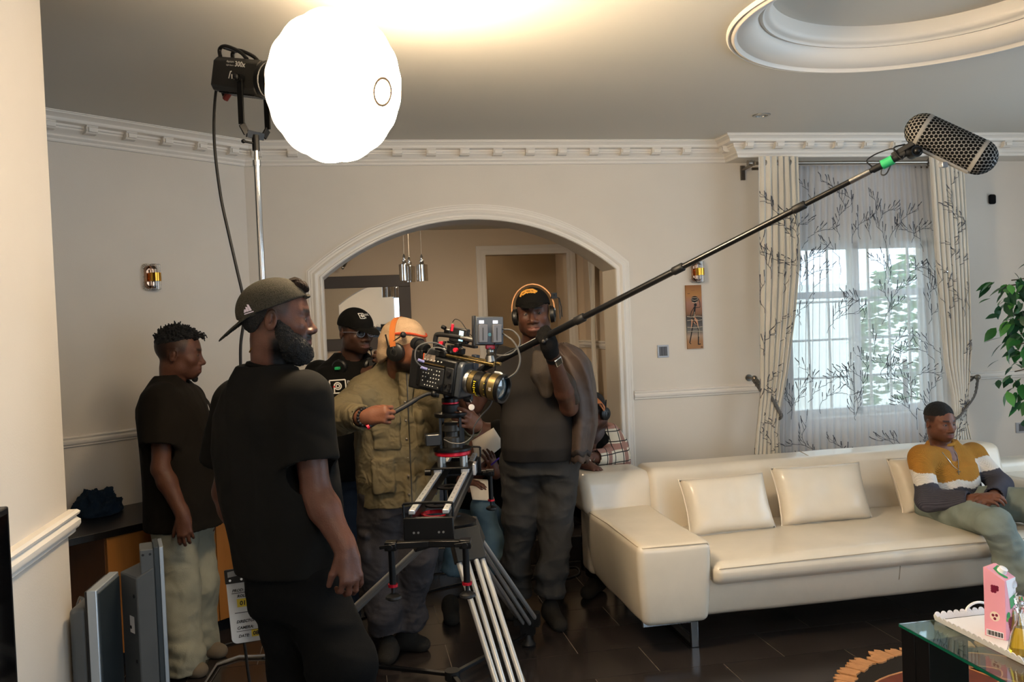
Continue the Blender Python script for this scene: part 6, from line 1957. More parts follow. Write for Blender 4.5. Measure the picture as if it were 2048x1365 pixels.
def pants(name, parent, base, M, o, hipz, waistz, rx, ry, legs, m, res=.009, seed=3, amp=.006, cyo=0.0, extra=None, k=.05):
    """legs: list of [(point, radius), ...] from hip to hem"""
    pts = [o+M@np.array((s*rx, t*ry, z)) for s in (-1, 1) for t in (-1, 1) for z in (hipz-.1, waistz)]
    for l in legs: pts += [p for p, r in l]
    lo, hi = bbox(pts, .14)
    f = Field(lo, hi, res)
    f.loft([(hipz-.06, 0, cyo, rx*.9, ry*.95), (hipz+.03, 0, cyo, rx, ry), (waistz, 0, cyo, rx*.88, ry*.9)], M, o, 0)
    for l in legs:
        for i in range(len(l)-1): f.cap(l[i][0], l[i+1][0], l[i][1], l[i+1][1], k if i == 0 else .03, end=(i == len(l)-2))
    if extra: extra(f)
    for l in legs:
        q = np.array(l[-1][0]); d = q-np.array(l[-2][0]); d = d/np.linalg.norm(d)
        f.cap(q-d*.004, q+d*.02, l[-1][1]-.018, None, 0, 's')
    zm = min(l[-1][0][2] for l in legs)
    return sdf_object(name, f, m, parent, base, folds(amp*1.25, 20, seed, (.75, .75, 1.25), fine=amp*.3, zr=zm+.35, zk=.9))
def foot_mesh(name, parent, base, ankle, toe, m, r=.045, shoe=False):
    a = np.array(ankle, float); t = np.array(toe, float)
    d = t-a; d[2] = 0; L = np.linalg.norm(d); d /= L
    lo, hi = bbox([a, t, a-d*.06], .09)
    f = Field(lo, hi, .006)
    f.cap(a, np.array((a[0], a[1], .05))-d*.01, r*.85, r*.9, .02)
    f.cap(np.array((a[0], a[1], .038))-d*.035, np.array((t[0], t[1], .03))-d*.03, .036, .036, .03, flat=(0, 0, 1), fs=.85)
    f.cap(np.array((a[0], a[1], .07)), np.array((t[0], t[1], .032))-d*.05, r*.8, .03, .04)
    f.cut((0, 0, .002), (0, 0, -1))
    return sdf_object(name, f, m, parent, base, None)
def decal(name, shapes, o, ax, ay, dr, V, Q, m, parent, base, lift=.0015):
    bv = BVHTree.FromPolygons([tuple(v) for v in V], [tuple(int(i) for i in q) for q in Q])
    o, ax, ay, dr = (np.array(q, float) for q in (o, ax, ay, dr)); dr /= np.linalg.norm(dr)
    b = MB()
    for V2, F2 in shapes:
        W_ = []
        ok = True
        for v in V2:
            p = o+ax*v[0]+ay*v[1]-dr*.3
            h = bv.ray_cast(Vector(p), Vector(dr))
            if h[0] is None: ok = False; break
            W_.append(np.array(h[0])+np.array(h[1])*lift*(1 if np.array(h[1])@dr < 0 else -1)-np.array(base))
        if ok: b.add(W_, F2)
    if not b.V: return None
    return link(name, mesh_from(name, b.V, b.F, 0), parent, m)
def dense_line(p, wd, step=.006):
    out = []
    for i in range(len(p)-1):
        a = np.array(p[i], float); c = np.array(p[i+1], float); n = max(int(np.linalg.norm(c-a)/step), 1)
        out += [tuple(a+(c-a)*k/n) for k in range(n)]
    out.append(tuple(p[-1])); return line2(out, wd)
def headset(parent, base, c, M, S, band, mic_side=0, cups=True, tilt=0.0, rb=.1, name='headset', drop=0.0):
    """head band with two ear cups; columns of M: right, forward, up"""
    R = M@rotm((1, 0, 0), tilt)
    def P(x, y, z): return np.array(c)+R@(np.array((x, y, z))*S)-np.array(base)
    arc = [P(rb*.98*math.cos(t), -.012, .02+(.118)*math.sin(t)) for t in np.linspace(-.05, pi+.05, 25)]
    b = MB(); n = len(arc); wv = R[:, 1]*.013*S
    V = []
    for i, p in enumerate(arc):
        nn_ = (p-(P(0, -.012, .02))); nn_ /= np.linalg.norm(nn_)
        V += [p-wv, p+wv, p+wv+nn_*.006*S, p-wv+nn_*.006*S]
    Fc = []
    for i in range(n-1):
        for k in range(4): Fc.append((4*i+k, 4*i+(k+1) % 4, 4*i+4+(k+1) % 4, 4*i+4+k))
    b.add(V, Fc); h = b.build(name+'_band', band, parent, smooth=60)
    for s in (-1, 1):
        x0 = s*.082
        q = MB().lathe([(0, 0), (.030*S, .001), (.040*S, .006*S), (.040*S, .016*S), (.032*S, .022*S), (0, .022*S)], P(x0, -.012, -.012), R[:, 0]*s, 24).build('ear_cup', mat('headset_black', '#121212', .38), h)
        MB().lathe([(.022*S, 0), (.041*S, .002*S), (.041*S, .010*S), (.022*S, .012*S)], P(x0-s*.004, -.012, -.012), R[:, 0]*s, 24, closed=True).build('ear_pad', M_rubber, q)
        MB().tube([P(x0+s*.018, -.012, -.012), P(s*.102, -.012, .01), P(s*.0985, -.012, .03)], .004*S, 6).build('hinge', M_brushed, q)
        MB().lathe([(.012*S, 0), (.018*S, .001), (.018*S, .003), (.012*S, .004)], P(x0+s*.022, -.012, -.012), R[:, 0]*s, 20, closed=True).build('cup_ring', M_dgrey, q)
    return h
M_sk = skin_mat()
M_blacktee = mat('black_cotton', '#0f0e0c', .88, var=.12, vscale=9, bump=.06, bscale=500, crease=.45, cscale=5)
M_blacktee2 = mat('washed_black_cotton', '#1a1611', .9, var=.12, vscale=9, bump=.06, bscale=500, crease=.45, cscale=5)
M_hair = mat('black_hair', '#0c0a09', .75, bump=.8, bscale=260)
FH = np.array((math.sin(YAW), math.cos(YAW), 0)); RH = np.array((math.cos(YAW), -math.sin(YAW), 0)); ZU = np.array((0, 0, 1.0))
def dirh(right, away, up=0.0): return right*RH+away*FH+up*ZU

# ================================================================== A: man in profile at the left, pale jeans
fwd = dirh(.99, .14)
M, b0, W = body_frame(at(353, 900, 4.2), fwd)
e = empty('person', tuple(b0), 'man in profile wearing an oversized black T-shirt and pale jeans, at left', 'person')
hc = at(359, 708, 4.2); hM = headM(dirh(.965, .25, -.1)); S = 1.06
sR, sL = at(326, 806, 4.03), at(372, 800, 4.38)
elR, wrR = at(322, 938, 3.98), at(366, 1032, 3.95)
elL, wrL = at(385, 930, 4.42), at(420, 1010, 4.36)
nb = at(346, 778, 4.2)
lo, hi = bbox([hc+.15, hc-.15, sR, sL, elR, wrR, elL, wrL, at(376, 1105, 3.95), at(425, 1090, 4.36)], .1)
f = Field(lo, hi, .0045)
head_sdf(f, hc, hM, S, jaw=.95, lips=1.15); neck_sdf(f, hc, hM, nb, S, .058)
f.cap(sR, sL, .055, .055, .04); f.cap(nb-ZU*.13, (sR+sL)/2-ZU*.3, .09, .11, .04)
arm_sdf(f, sR, elR, wrR, 1.0); arm_sdf(f, sL, elL, wrL, 1.0)
hm = handR(at(374, 1100, 3.93)-wrR, dirh(.25, -1), False)
hand_sdf(f, wrR, hm, curl=(28, 32, 20), thumb=(.5, .85, -.25), tcurl=15)
hand_sdf(f, wrL, handR(at(428, 1080, 4.34)-wrL, dirh(-.1, 1), True), curl=(28, 32, 20))
o, V, Q = sdf_object('body', f, M_sk, e, b0)
set_col(o, skin_cols(V, hc, hM, S, '#59382a', fade=.85, goatee=.9, lip='#5a3430'))
eyes(e, hc, hM, S, b0, (0, 1, -.1))
rows = [(.69, 0, .03, .235, .185), (.85, 0, .03, .235, .185), (1.0, 0, .02, .23, .178), (1.15, 0, .01, .225, .172), (1.27, 0, -.005, .215, .158), (1.34, 0, -.015, .19, .125), (1.395, 0, -.02, .11, .08), (1.42, 0, -.015, .075, .066)]
o, V, Q = tee('tshirt', e, b0, M, b0, rows, [(sR, at(319, 893, 3.98), (.088, .085)), (sL, at(382, 890, 4.42), (.088, .085))], (nb+ZU*.0, hc-nb), M_blacktee2, seed=2, amp=.007)
lg = at(397, 822, 4.0)
tv, tf = text_verts('A', .09)
decal('shirt_print', [dense_line([(-.02, -.03), (-.004, .045), (.012, -.03)], .012)], W(.0, .25, 1.22), M[:, 0], ZU, -M[:, 1], V, Q, M_white_print, e, b0)
# twisted short hair: many small locks
hb = MB(); rr = random.Random(2)
for i in range(430):
    th = rr.uniform(0, 2*pi); ph = rr.uniform(0, 1)**.6*1.25
    n = np.array((math.sin(ph)*math.cos(th), math.sin(ph)*math.sin(th), math.cos(ph)))
    p = np.array((0, -.014, .034))+n*np.array((.072, .094, .083))
    if p[2] < .062+.25*max(p[1]-.05, 0) : continue
    if p[1] > .062: continue
    d = n+np.array((rr.gauss(0, .35), rr.gauss(.1, .35), rr.gauss(.15, .3))); d /= np.linalg.norm(d)
    L = rr.uniform(.012, .027); q = p+d*L+np.array((rr.gauss(0, .004), rr.gauss(.003, .004), rr.gauss(0, .004)))
    mid = (p+q)/2+np.array((rr.gauss(0, .004),)*3)
    hb.tube([hc+hM@(x*S)-b0 for x in (p, mid, q)], [.0055, .005, .0028], 5)
for i in range(16):
    p = np.array((rr.uniform(-.04, .04), .058+rr.uniform(-.01, .01), .088)); q = p+np.array((rr.gauss(0, .008), .03+rr.gauss(0, .008), .004+rr.gauss(0, .01))); r_ = q+np.array((0, .006, -.012))
    hb.tube([hc+hM@(x*S)-b0 for x in (p, q, r_)], [.005, .004, .0025], 5)
q = hb.build('hair', M_hair, e, smooth=180); q['kind'] = 'stuff'
f2 = Field(*bbox([hc], .17), .005)
f2.ell(hc+hM@(np.array((0, -.014, .046))*S), np.array((.076, .097, .083))*S, hM, 0); f2.cut(hc+hM@(np.array((0, 0, .058))*S), -(hM[:, 2]*.97-hM[:, 1]*.24)); f2.cut(hc+hM@(np.array((0, .066, 0))*S), hM[:, 1])
sdf_object('hair_cap', f2, M_hair, e, b0, folds(.003, 190, 5))
f2 = Field(*bbox([hc+hM@(np.array((0, .075, -.115))*S)], .06), .003)
f2.ell(hc+hM@(np.array((0, .073, -.112))*S), np.array((.014, .014, .016))*S, hM, 0)
sdf_object('goatee', f2, M_hair, e, b0, folds(.0015, 300, 6))
M_jean = mat('pale_denim', '#8f8c7b', .85, var=.2, vscale=5, bump=.15, bscale=240, crease=.5, cscale=7)
fA1, fA2 = at(350, 1330, 4.12), at(405, 1322, 4.3)
hz = lambda x, y: W(x, y, .80)
lg1 = [(W(.09, .0, .84), .115), (at(358, 1170, 4.1), .098), (at(366, 1300, 4.1), .088), (at(368, 1345, 4.1), .088)]
lg2 = [(W(-.09, .03, .84), .115), (at(398, 1170, 4.3), .098), (at(395, 1290, 4.34), .088), (at(396, 1322, 4.34), .088)]
pants('jeans', e, b0, M, b0, .84, .98, .185, .14, [lg1, lg2], M_jean, seed=4, amp=.009, cyo=.01)
M_sock = mat('grey_sock', '#6b6052', .95); M_dsock = mat('dark_sock', '#2a2723', .95, bump=.3, bscale=300)
p1 = at(362, 1352, 4.1); p1[2] = .08
foot_mesh('sock', e, b0, p1, p1+dirh(.13, -.03), M_sock)
p1 = at(396, 1330, 4.34); p1[2] = .08
foot_mesh('sock', e, b0, p1, p1+dirh(.155, -.04), M_sock)

# ================================================================== B: nearest man, back to us, cap turned backwards
fwd = dirh(.44, .90)
M, b0, W = body_frame(at(550, 850, 2.68), fwd)
e = empty('person', tuple(b0), 'nearest man seen from behind, bearded, black T-shirt and backwards grey cap', 'person')
hc = at(556, 638, 2.64); hM = headM(dirh(.97, .20, -.03)); S = 1.0
sR, sL = at(606, 800, 2.58), at(478, 806, 2.84)
elR, wrR = at(632, 985, 2.56), at(692, 1100, 2.50)
elL, wrL = at(452, 985, 2.86), at(497, 1100, 2.78)
nb = at(545, 742, 2.68)
lo, hi = bbox([hc+.14, hc-.14, sR, sL, elR, wrR, elL, wrL, at(705, 1190, 2.48), at(500, 1180, 2.76)], .08)
f = Field(lo, hi, .0038)
head_sdf(f, hc, hM, S, jaw=1.0, lips=1.2, nose=1.1); neck_sdf(f, hc, hM, nb, S, .062)
f.cap(sR, sL, .055, .055, .04); f.cap(nb-ZU*.13, (sR+sL)/2-ZU*.3, .09, .11, .04)
arm_sdf(f, sR, elR, wrR, 1.0, r=(.054, .043, .046, .03)); arm_sdf(f, sL, elL, wrL, 1.0)
hm = handR(at(707, 1172, 2.47)-wrR, dirh(.55, -.83), False)
hand_sdf(f, wrR, hm, fcurl=[(48, 50, 30), (42, 48, 28), (36, 42, 25), (32, 40, 25)], thumb=(.55, .8, -.3), tcurl=30, S=1.03)
hand_sdf(f, wrL, handR(at(505, 1165, 2.76)-wrL, dirh(-.8, -.3), True), curl=(55, 60, 40), thumb=(.5, .7, -.6))
o, V, Q = sdf_object('body', f, M_sk, e, b0)
set_col(o, skin_cols(V, hc, hM, S, '#53352a', beard=1.0, fade=.9, lip='#5b3a38'))
eyes(e, hc, hM, S, b0, (0, 1, .0))
rows = [(.882, .04, -.0, .165, .15), (.97, .032, -.0, .175, .15), (1.1, .012, -.005, .19, .15), (1.25, 0, -.01, .198, .145), (1.36, 0, -.02, .185, .13), (1.43, 0, -.03, .145, .105), (1.485, 0, -.035, .098, .085), (1.515, 0, -.03, .085, .078)]
def ex_(f): f.cap(sR, sL, .07, .07, .05)
o, V, Q = tee('tshirt', e, b0, M, b0, rows, [(sR, at(622, 927, 2.55), (.082, .088)), (sL, at(452, 925, 2.88), (.08, .085))], (nb-ZU*.01, hc-nb), M_blacktee, res=.0065, seed=5, amp=.007, extra=ex_, neckr=.073)
# ribbed collar
cr_ = [nb+hM@np.array((.071*math.cos(t), .071*math.sin(t), .012-.01*math.sin(t)))-b0 for t in np.linspace(0, 2*pi, 29)]
MB().tube(cr_, .010, 8, cap=False).build('collar', M_blacktee, e, smooth=180)
# full beard
f2 = Field(*bbox([hc+hM@(np.array((0, .03, -.06))*S)], .15), .0035)
def HP(x, y, z): return hc+hM@(np.array((x, y, z))*S)
f2.ell(HP(0, .052, -.098), np.array((.046, .05, .042))*S, hM, 0)
f2.ell(HP(0, .035, -.075), np.array((.061, .055, .045))*S, hM, .02)
f2.ell(HP(0, .072, -.118), np.array((.03, .028, .022))*S, hM, .02)
for s in (-1, 1):
    f2.cap(HP(s*.066, .004, -.012), HP(s*.056, .035, -.07), .012, .024, .03); f2.cap(HP(s*.06, .018, -.045), HP(s*.045, .055, -.085), .018, .022, .03)
f2.ell(HP(0, .098, -.068), np.array((.036, .042, .021))*S, hM, .006, 's')
f2.ell(HP(0, .095, -.05), np.array((.04, .035, .02))*S, hM, .01, 's')
sdf_object('beard', f2, M_hair, e, b0, folds(.003, 260, 7, (1, 1, 1), fine=.0015))
f2 = Field(*bbox([HP(0, .066, -.054)], .05), .003)
f2.cap(HP(-.026, .08, -.0555), HP(.026, .08, -.0555), .006, None, 0); sdf_object('moustache', f2, M_hair, e, b0, folds(.0015, 300, 8))
# hair below the cap and tuft through the gap
f2 = Field(*bbox([hc], .16), .0045)
f2.ell(HP(0, -.02, .012), np.array((.0765, .094, .075))*S, hM, 0); f2.cut(HP(0, -.035, 0), hM[:, 1]*.8-hM[:, 2]*.6)
sdf_object('hair', f2, M_hair, e, b0, folds(.0025, 240, 9))
f2 = Field(*bbox([HP(0, .05, .11)], .07), .0035)
for k, (x, y, z, r_) in enumerate(((0, .052, .106, .024), (.012, .066, .1, .02), (-.014, .07, .098, .019), (0, .079, .092, .017))): f2.ell(HP(x, y, z), (r_, r_, r_*.9), None, .006)
sdf_object('hair_tuft', f2, mat('brown_black_hair', '#231a15', .8, bump=.8, bscale=260), e, b0, folds(.005, 230, 10))
f2 = Field(*bbox([hc, HP(0, -.21, -.08)], .16), .0038)
g = cap_sdf(f2, hc+hM[:, 2]*.004, hM, S, tilt=20, brim=.108, brimdrop=.3, back=True, cz=.034, cut=.032, r=(.084, .104, .09))
M_cap = mat('heather_grey_wool', '#35322b', .95, var=.55, vscale=420, bump=.25, bscale=420, detail=1.0)
o, V, Q = sdf_object('cap', g, M_cap, e, b0)
R_ = hM@rotm((1, 0, 0), 20)
decal('cap_mark', [poly2([(-.012+.009*k, -.008), (-.004+.009*k, -.008), (-.002+.006*k, .0+.006*k), (-.008+.006*k, .002+.006*k)]) for k in range(3)]+[rect2(-.012, -.014, .018, -.011)], at(494, 619, 2.56), RT*.9+UP*.3, UP*.9-RT*.3, at(494, 619, 1.0)-np.array((0, 0, EYE)), V, Q, mat('pale_violet_print', '#c9bcc9', .6), o, b0)
# strap at the front opening
MB().tube([HP(.03, .083, .066)-b0, HP(.0, .092, .069)-b0, HP(-.03, .083, .066)-b0], .006, 8).build('cap_strap', M_cap, e)
# neck chain
MB().tube([HP(.02, -.075, -.085)-b0, HP(.0, -.085, -.1)-b0, HP(-.02, -.075, -.085)-b0], .0025, 6).build('necklace', mat('gold_metal', ''), e)
M_bpant = mat('black_twill', '#070707', .9, var=.15, vscale=7, bump=.1, bscale=300)
lg1 = [(W(.12, .0, .82), .10), (at(682, 1330, 2.58), .10), (at(690, 1500, 2.58), .09), (at(695, 1640, 2.58), .09)]
lg2 = [(W(.012, .0, .82), .10), (at(600, 1330, 2.74), .10), (at(596, 1500, 2.74), .09), (at(598, 1610, 2.74), .09)]
for l in (lg1, lg2): l[-1][0][2] = .08
pants('trousers', e, b0, M, b0+M@np.array((.055, 0, 0)), .82, .98, .145, .13, [lg1, lg2], M_bpant, res=.011, seed=6, amp=.008)
for l in (lg1, lg2):
    p1 = l[-1][0].copy(); foot_mesh('sock', e, b0, p1, p1+np.array(fwd)*.17, M_dsock)

# ================================================================== C: man in black cap and glasses behind the operator
fwd = dirh(.35, -.94)
M, b0, W = body_frame(at(706, 800, 4.62), fwd)
e = empty('person', tuple(b0), 'man in black cap, glasses and printed black T-shirt behind the camera operator', 'person')
hc = at(711, 664, 4.56); hM = headM(dirh(.70, -.71, -.06)); S = 1.0
sR, sL = at(640, 752, 4.68), at(772, 752, 4.52)
elR, wrR = at(627, 880, 4.68), at(668, 965, 4.58)
elL, wrL = at(806, 842, 4.42), at(784, 738, 4.38)
nb = at(703, 728, 4.62)
lo, hi = bbox([hc+.14, hc-.14, sR, sL, elR, wrR, elL, wrL, at(748, 690, 4.34), at(690, 1040, 4.55)], .09)
f = Field(lo, hi, .0045)
head_sdf(f, hc, hM, S, jaw=1.08, nose=1.15, lips=1.1); neck_sdf(f, hc, hM, nb, S, .064)
f.cap(sR, sL, .055, .055, .04); f.cap(nb-ZU*.13, (sR+sL)/2-ZU*.3, .09, .11, .04)
arm_sdf(f, sR, elR, wrR); arm_sdf(f, sL, elL, wrL)
hand_sdf(f, wrL, handR(at(752, 706, 4.35)-wrL, dirh(.3, -.9, .3), False), curl=(45, 50, 30), thumb=(.6, .75, -.3))
hand_sdf(f, wrR, handR(at(690, 1035, 4.56)-wrR, dirh(-.3, -.9), False), curl=(28, 32, 20))
o, V, Q = sdf_object('body', f, M_sk, e, b0)
set_col(o, skin_cols(V, hc, hM, S, '#4b3227', stub=.45, fade=.9, lip='#5c3a33'))
eyes(e, hc, hM, S, b0, (.1, 1, -.05))
rows = [(.82, 0, 0, .215, .16), (1.0, 0, .02, .215, .17), (1.18, 0, .02, .215, .165), (1.32, 0, .0, .21, .145), (1.40, 0, -.01, .185, .115), (1.45, 0, -.015, .115, .085), (1.485, 0, -.01, .085, .075)]
o, V, Q = tee('tshirt', e, b0, M, b0, rows, [(sR, at(629, 868, 4.70), (.085, .08)), (sL, at(800, 825, 4.44), (.085, .078))], (nb, hc-nb), M_blacktee, seed=8, amp=.006)
# printed logo: box with disc and lettering
k_ = 1.0; sh = []
for a_, c_ in (((-.05, .035), (.028, .037)), ((.028, .037), (.028, -.028)), ((.028, -.028), (-.05, -.03)), ((-.05, -.03), (-.05, .035))): sh.append(dense_line([a_, c_], .006))
sh += [disc2((-.012, .006), .02, .014, 24), disc2((-.012, .006), .011, .006, 20), dense_line([(-.03, .004), (-.03, -.028)], .006)]
t1, f1 = text_verts('INNE', .034); t2, f2_ = text_verts('E', .034)
sh += [([(x*.75+.036, y*1.1+.006) for x, y, _ in t1], f1), ([(x*.75+.036, y*1.1-.03) for x, y, _ in t2], f2_)]
lo_ = at(692, 779, 4.3)
decal('shirt_print', sh, lo_, M[:, 0]*-1, ZU, -M[:, 1], V, Q, M_white_print, e, b0)
decal('red_dot', [disc2((-.03, .003), .005)], lo_, M[:, 0]*-1, ZU, -M[:, 1], V, Q, mat('red_print', '#c22a2a', .6), e, b0, .002)
f2 = Field(*bbox([hc, hc+hM@np.array((0, .2, 0))], .15), .0042)
g = cap_sdf(f2, hc, hM, S, tilt=-4, brim=.118, brimdrop=.15, cz=.036, cut=.03)
o, V, Q = sdf_object('cap', g, M_blacktee, e, b0)
sh = []
for a_, c_ in (((-.03, .013), (-.006, .013)), ((-.006, .013), (-.006, -.012)), ((-.006, -.012), (-.03, -.012)), ((-.03, -.012), (-.03, .013))): sh.append(dense_line([a_, c_], .003))
sh += [disc2((-.017, .001), .007, .003, 16)]
t1, f1 = text_verts('INNE', .015); sh += [([(x*.8-.002, y+.001) for x, y, _ in t1], f1)]
t1, f1 = text_verts('E', .011); sh += [([(x*.8-.002, y-.012) for x, y, _ in t1], f1)]
decal('cap_print', sh, hc+hM@np.array((0, .25, .085)), -hM[:, 0], hM[:, 2], -hM[:, 1], V, Q, M_white_print, o, b0)
# glasses
def HPc(x, y, z): return hc+hM@(np.array((x, y, z))*S)-b0
g_ = MB()
for s in (-1, 1):
    pts = [HPc(s*(.033+.024*math.cos(t)*(1 if True else 1)), .1-.004*abs(math.cos(t)), -.004+.018*math.sin(t)) for t in np.linspace(0, 2*pi, 21)]
    g_.tube(pts, .0016, 6, cap=False)
    g_.tube([HPc(s*.057, .096, .003), HPc(s*.078, .05, .003), HPc(s*.081, -.01, .0)], .0022, 6)
g_.tube([HPc(-.009, .103, .0), HPc(0, .106, .002), HPc(.009, .103, .0)], .0016, 6)
gl = g_.build('glasses', mat('grey_frame', '#8d8c96', .3, .5), e)
for s in (-1, 1):
    MB().prism([(.023*math.cos(t), .017*math.sin(t)) for t in np.linspace(0, 2*pi, 20, endpoint=False)], hM[:, 0], hM[:, 2], HPc(s*.033, .0985, -.004), hM[:, 1], .001).build('lens', mat('spectacle_lens', (1, 1, 1, 1), .0, trans=1.0, ior=1.1), gl)
# headphones round the neck
nk = nb-b0
M_orange = mat('orange_band', '#b0632a', .55)
arc = [nk+M@np.array((.1*math.cos(t), .0-.1*math.sin(t), .025+.035*math.sin(t))) for t in np.linspace(-.75, pi+.75, 26)]
bnd = MB().tube(arc, .0085, 8).build('neck_headphones', M_orange, e)
for s, t in ((1, -.2), (-1, pi+.2)):
    c_ = nk+M@np.array((s*.078, .088, -.012)); dv = M@np.array((s*.55, .8, -.1)); dv /= np.linalg.norm(dv)
    q = MB().lathe([(0, 0), (.034, .0), (.042, .006), (.042, .022), (.034, .03), (0, .03)], c_-dv*.015, dv, 22).build('ear_cup', mat('headset_black', '#121212', .38), bnd)
    if s > 0: MB().box(c_+dv*.017, (.022, .012, .04), rot=frame_of(dv)[0:1] and np.array(frame_of(dv)).T).build('green_tape', mat('green_tape', ''), q)
    if s < 0:
        MB().box(c_+dv*.02+ZU*.01, (.03, .03, .05)).tube([c_+dv*.02+ZU*.02, c_+dv*.02+ZU*.06, c_+dv*.015+ZU*.085], .004, 6).sphere(c_+dv*.015+ZU*.09, .011, 10, 8).build('mic_arm', M_rubber, q)
M_djean = mat('dark_denim', '#20262f', .9, var=.15, vscale=6, bump=.15, bscale=260)
lg1 = [(W(.09, 0, .84), .11), (W(.1, .02, .48), .085), (W(.1, .0, .06), .085)]; lg2 = [(W(-.09, 0, .84), .11), (W(-.1, .03, .48), .085), (W(-.1, .0, .06), .085)]
pants('jeans', e, b0, M, b0, .84, 1.0, .185, .14, [lg1, lg2], M_djean, res=.011, seed=9)
for l in (lg1, lg2):
    p1 = l[-1][0].copy(); p1[2] = .08; foot_mesh('sock', e, b0, p1, p1+np.array(fwd)*.16, M_dsock)

# ================================================================== D: camera operator in olive jacket
fwd = dirh(.42, -.91)
M, b0, W = body_frame(at(797, 900, 4.12), fwd)
e = empty('person', tuple(b0), 'camera operator in olive field jacket and striped beanie with headset, eye at the camera', 'person')
hc = at(812, 697, 3.98); hM = headM(dirh(.95, -.3, -.12)); S = 1.03
sR, sL = at(735, 782, 4.10), at(866, 790, 4.05)
elR, wrR = at(676, 838, 3.76), at(731, 835, 3.53)
elL, wrL = at(905, 872, 3.98), at(951, 848, 3.80)
nb = at(800, 762, 4.10)
lo, hi = bbox([hc+.14, hc-.14, sR, sL, elR, wrR, elL, wrL, at(790, 830, 3.5), at(915, 830, 3.68)], .09)
f = Field(lo, hi, .0045)
head_sdf(f, hc, hM, S, jaw=1.02, nose=1.05); neck_sdf(f, hc, hM, nb, S, .062)
f.cap(sR, sL, .055, .055, .04); f.cap(nb-ZU*.13, (sR+sL)/2-ZU*.3, .09, .11, .04)
arm_sdf(f, sR, elR, wrR); arm_sdf(f, sL, elL, wrL)
hdir = at(785, 829, 3.53)-wrR
hm = handR(at(785, 828, 3.50)-wrR, dirh(-.05, -.95, .25), True)
if (hm[:, 0]@ZU) < 0: hm[:, 0] *= -1
hand_sdf(f, wrR, hm, fcurl=[(62, 82, 50), (60, 82, 50), (58, 80, 50), (55, 75, 45)], thumb=(.25, .9, -.5), tcurl=35, S=1.05)
hmL = handR(at(922, 833, 3.66)-wrL, dirh(.45, -.85, .1), True)
if (hmL[:, 0]@ZU) < 0: hmL[:, 0] *= -1
hand_sdf(f, wrL, hmL, curl=(30, 40, 30), spread=6, thumb=(.7, .7, -.1), S=1.05)
o, V, Q = sdf_object('body', f, M_sk, e, b0)
set_col(o, skin_cols(V, hc, hM, S, '#6b4330', beard=.95, fade=.5, lip='#4d2c28'))
eyes(e, hc, hM, S, b0, (0, 1, -.05))
M_olive = mat('olive_canvas', '#625842', .88, var=.15, vscale=6, bump=.12, bscale=420, crease=.5, cscale=14)
rows = [(.775, 0, 0, .20, .15), (.87, 0, .0, .20, .155), (1.0, 0, .01, .205, .155), (1.15, 0, .01, .21, .155), (1.27, 0, .0, .205, .14), (1.345, 0, -.01, .18, .112), (1.40, 0, -.01, .115, .085), (1.45, 0, .005, .082, .075)]
pts = [o_ for o_ in (sR, sL, elR, wrR, elL, wrL)]+[b0+M@np.array((s*.25, t*.2, z)) for s in (-1, 1) for t in (-1, 1) for z in (.74, 1.5)]
lo, hi = bbox(pts, .11); f = Field(lo, hi, .0065)
f.loft(rows, M, b0, 0)
f.cap(sR, elR, .085, .07, .05); f.cap(elR, elR+(wrR-elR)*.9, .07, .05, .03, end=True)
f.cap(sL, elL, .085, .07, .05); f.cap(elL, elL+(wrL-elL)*.9, .07, .05, .03, end=True)
for wr_, el_ in ((wrR, elR), (wrL, elL)):
    d_ = (wr_-el_)/np.linalg.norm(wr_-el_); q_ = el_+(wr_-el_)*.9
    f.cap(q_-d_*.015, q_+d_*.02, .042, .042, 0, 's')
# chest pockets with flaps, placket
for s, px in ((1, .1), (-1, -.1)):
    Mr = M@rotm((0, 0, 1), -s*18)
    f.rbox(W(px, .143, 1.13), (.06, .018, .075), Mr, .008, .004)
    f.rbox(W(px, .147, 1.195), (.064, .021, .026), Mr, .006, .002)
    f.rbox(W(px*1.15, .128, .93), (.05, .03, .08), Mr, .008, .006)
f.rbox(W(0, .150, 1.1), (.026, .016, .31), M, .006, .004)
f.cap(nb-ZU*.02, nb+(hc-nb)*.55, .084, .08, .03, end=True)
f.cap(nb-ZU*.03, nb+(hc-nb)*1.0, .064, .06, .004, 's')
f.loft([(.72, 0, 0, .19, .14), (.84, 0, 0, .19, .14)], M, b0, 0, 's')
dsp = lambda V, N: folds(.010, 26, 12, (1, 1, .9), fine=.0025)(V, N)
o, V, Q = sdf_object('jacket', f, M_olive, e, b0, dsp)
for k in range(6): MB().sphere(W(.012, .172, .84+.085*k)-b0, (.006, .004, .006), 8, 6).build('snap_button', mat('antique_steel', ''), e)
MB().tube([W(.0, .176, z)-b0 for z in np.linspace(.8, 1.4, 10)], .0025, 5).build('zip', M_dgrey, e)
